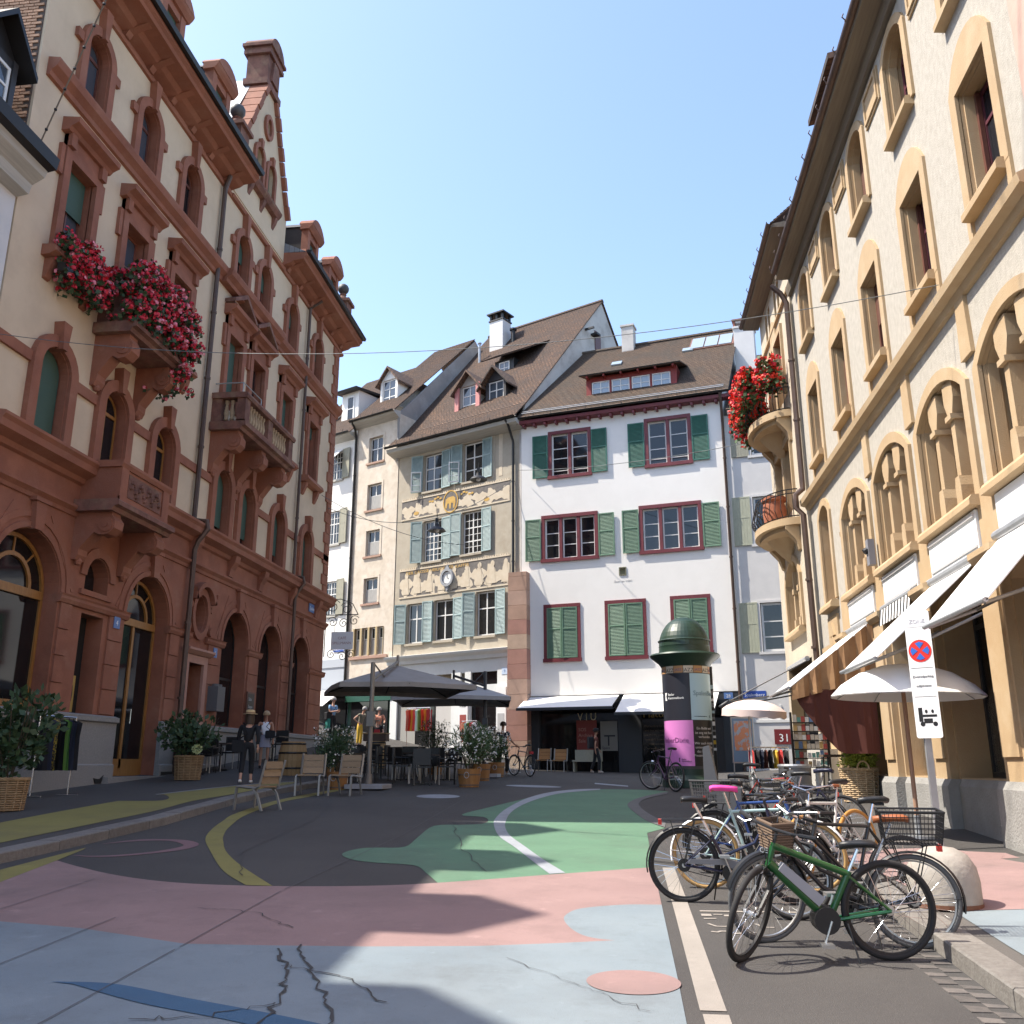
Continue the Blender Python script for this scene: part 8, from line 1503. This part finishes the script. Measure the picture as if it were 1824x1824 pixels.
    sdv = Vector((-q.y,q.x,0)); b = MB(); [b.ball(J['head']+q*.082*k+sdv*s*.032*k+Vector((0,0,.012*k)),.011*k,6) for s in (-1,1)]; put(b,'eyes',BLACK,root); b = MB(); [b.ball(J['head']+sdv*s*.093*k,.022*k,6,sx=.6) for s in (-1,1)]; put(b,'ears',sk,root,'all'); b = MB(); b.ball(J['head']+q*.085*k-Vector((0,0,.042*k)),.016*k,6,sz=.4); put(b,'mouth',mat('lips',(.35,.12,.10),.6),root)
    if hat:
        b = MB(); c = J['head']+Vector((0,0,.045*k)); b.lathe([(.175*k,.0),(.17*k,.008),(.112*k,.012),(.108*k,.05),(.1*k,.09),(.06*k,.105),(.0,.1)],tuple(c),20); hh = put(b,'hat',hat[0],root,'all'); b = MB(); b.lathe([(.1145*k,.013),(.1125*k,.04)],tuple(c),20); put(b,'hat_band',hat[1],hh)
    return root, J
def bag(root,J,m,p,s=(.13,.06,.12),strap=True,nm='shoulder_bag'):
    b = MB(); p = Vector(p); b.prism([(p.x+a*s[0],p.z+c*s[2]) for a,c in rrect_u()],p.y-s[1],p.y+s[1]); o = put(b,nm,m,root)
    if strap: b = MB(); sh = J['lsh']*.8+J['neck']*.2+Vector((0,0,.04)); b.tube([p+Vector((0,-s[1],s[2])),J['chest']+Vector((0,-.15,-.02)),sh+Vector((0,-.04,.01)),sh+Vector((0,.06,.0)),J['chest']+Vector((0,.15,-.05)),p+Vector((0,s[1],s[2]))],.011,5); put(b,'strap',m,o)
    return o
def rrect_u(r=.3,n=4):
    o = []
    for cx,cz,a0 in ((1-r,1-r,0),(-1+r,1-r,pi/2),(-1+r,-1+r,pi),(1-r,-1+r,1.5*pi)): o += [(cx+r*cos(a0+pi/2*i/n),cz+r*sin(a0+pi/2*i/n)) for i in range(n+1)]
    return o
walk = dict(rkn=(-.058,-.06,.29),ran=(-.06,-.04,.05),rto=(-.065,-.135,.02),lkn=(.058,.02,.29),lan=(.06,.11,.065),lto=(.062,.05,.02),rel=(-.14,.06,.64),rwr=(-.14,.06,.50),rha=(-.14,.05,.46),lel=(.14,-.03,.64),lwr=(.14,-.11,.52),lha=(.14,-.14,.49))
r1,J1 = person('woman in black with straw hat walking away along the pavement',-8.75,21.3,pi+.25,1.66,CLBLK,CLBLK,mat('white_shoe',(.7,.66,.6),.6),HAIRB,SKIN,.9,'cropped',walk,True,(STRAW,mat('hat_band_brown',(.2,.1,.05),.7)),fn=gs); bag(r1,J1,CLBLK,(.22,.05,.85),(.13,.05,.14)); b = MB(); b.prism([(-.27,.95),(-.2,.95),(-.19,1.3),(-.25,1.32)],-.05,.05); put(b,'draped_jacket',CLNVY,r1)
r2,J2 = person('woman in white tank top and grey skirt with black crossbody bag facing the camera',-10.7,27.3,radians(28),1.68,CLWHT,CLGRY,CLBLK,HAIRL,SKINT,0,'skirt',dict(rel=(-.15,.02,.64),rwr=(-.155,-.02,.5)),fn=gs,headturn=(.25,0)); bag(r2,J2,CLBLK,(.12,-.17,.98),(.14,.05,.11))
phone = dict(rel=(-.125,-.02,.64),rwr=(-.05,-.16,.66),rha=(-.03,-.19,.67),lel=(.125,-.02,.64),lwr=(.05,-.16,.65),lha=(.03,-.19,.66))
r3,J3 = person('grey-haired man in light blue shirt reading his phone by the red corner',-12.1,38.2,radians(62),1.76,CLBLU,CLBLK,CLBLK,HAIRG,SKIN,.35,'trousers',phone,headturn=(0,.35)); bag(r3,J3,CLBLK,(-.22,.02,.95),(.18,.07,.17)); b = MB(); b.box(-.04,-.37,1.18,.04,-.355,1.3); put(b,'phone',BLACK,r3); b = MB(); b.prism([(-.36,.45),(-.2,.45),(-.2,.85),(-.36,.85)],-.08,.05); put(b,'carrier_bag',CLTEAL,r3)
akimbo = dict(rel=(-.2,.05,.665),rwr=(-.09,.0,.585),rha=(-.075,-.01,.57),lel=(.19,.06,.665),lwr=(.09,.0,.585),lha=(.075,-.01,.57))
r4,J4 = person('woman in khaki top and mustard trousers bending forward, hands on hips',-10.75,37.6,radians(70),1.62,CLKHA,CLYEL,CLBLK,HAIRG,SKIN,.2,'trousers',akimbo,bend=.32)
sit = dict(rhip=(-.055,0,.52),lhip=(.055,0,.52),rkn=(-.06,-.25,.50),lkn=(.06,-.25,.50),ran=(-.06,-.26,.25),lan=(.06,-.26,.25),rto=(-.062,-.34,.225),lto=(.062,-.34,.225),rel=(-.15,-.03,.65),rwr=(-.08,-.15,.6),rha=(-.05,-.18,.59),lel=(.15,-.03,.65),lwr=(.08,-.15,.6),lha=(.05,-.18,.59))
wx, wy = -9.95,37.4; r5,J5 = person('seated woman in black with peach hat and red handbag in a wheelchair',wx,wy,radians(12),1.62,CLBLK,CLYEL,CLBLK,HAIRG,SKIN,.3,'trousers',sit,hat=(CLORG,CLORG),dz=-.36); b = MB(); b.prism([(-.14,.95),(.14,.95),(.1,1.15),(-.1,1.15)],-.36,-.24); put(b,'handbag',CLRED,r5)
wc = thing('wheelchair','dark wheelchair carrying the seated woman with the peach hat','wheelchair',(wx,wy,g(wx,wy)),radians(12)); b = MB(); b.box(-.22,-.25,.4,.22,.2,.45); put(b,'seat',BLACK,wc); b = MB(); b.box(-.22,.2,.45,.22,.24,.95); put(b,'backrest',BLACK,wc)
for s in (-1,1):
    b = MB(); b.tube([(s*.28,.1+.29*cos(2*pi*i/30),.3+.29*sin(2*pi*i/30)) for i in range(30)],.018,6,closed=True); w = put(b,'wheel',RUBBER,wc,True); b = MB(); [b.cone((s*.28,.1,.3),(s*.28,.1+.28*cos(2*pi*i/12),.3+.28*sin(2*pi*i/12)),.004,n=4) for i in range(12)]; put(b,'spokes',CHROME,w,kind='stuff'); b = MB(); b.tube([(s*.24,.25,.95),(s*.24,.36,.98)],.016,6); b.tube([(s*.24,.22,.1),(s*.24,.22,.95)],.014,6); b.tube([(s*.24,-.25,.62),(s*.24,.2,.64)],.014,6); b.tube([(s*.24,-.25,.62),(s*.24,-.28,.2),(s*.2,-.4,.14)],.014,6); put(b,'side_frame',GALV,wc); b = MB(); b.tube([(s*.22,-.25+.07*cos(2*pi*i/16),.08+.07*sin(2*pi*i/16)) for i in range(16)],.014,6,closed=True); put(b,'castor',RUBBER,wc)
push = dict(rel=(-.15,-.06,.65),rwr=(-.14,-.2,.60),rha=(-.14,-.23,.6),lel=(.15,-.06,.65),lwr=(.14,-.2,.6),lha=(.14,-.23,.6)); person('grey-haired woman in peach blouse standing behind the wheelchair',wx-.12,wy+.62,radians(12),1.66,CLORG,CLKHA,CLBLK,HAIRG,SKIN,.5,'trousers',push)
hold = dict(walk); hold.update(rel=(-.16,-.02,.65),rwr=(-.2,-.12,.56),rha=(-.22,-.15,.545),lel=(.15,.04,.64),lwr=(.16,.0,.5),lha=(.16,-.02,.46))
person('man in dark blue polo shirt seen from behind pushing a bicycle',-4.05,31.4,pi-.35,1.76,CLNVY,CLBLK,mat('grey_shoe',(.3,.29,.28),.6),HAIRB,SKINT,.25,'trousers',hold)
r8,J8 = person('dark-clothed woman with backpack walking past the VIU shop window',-1.1,36.0,radians(108),1.64,mat('rust_cloth',(.12,.035,.025),.9),CLBLK,mat('pale_shoe',(.45,.36,.3),.6),HAIRB,SKINT,.3,'trousers',walk,hat=(CLBLK,CLBLK)); b = MB(); b.prism([(a*.15,1.12+c*.22) for a,c in rrect_u()],.12,.3); put(b,'backpack',CLBLK,r8)
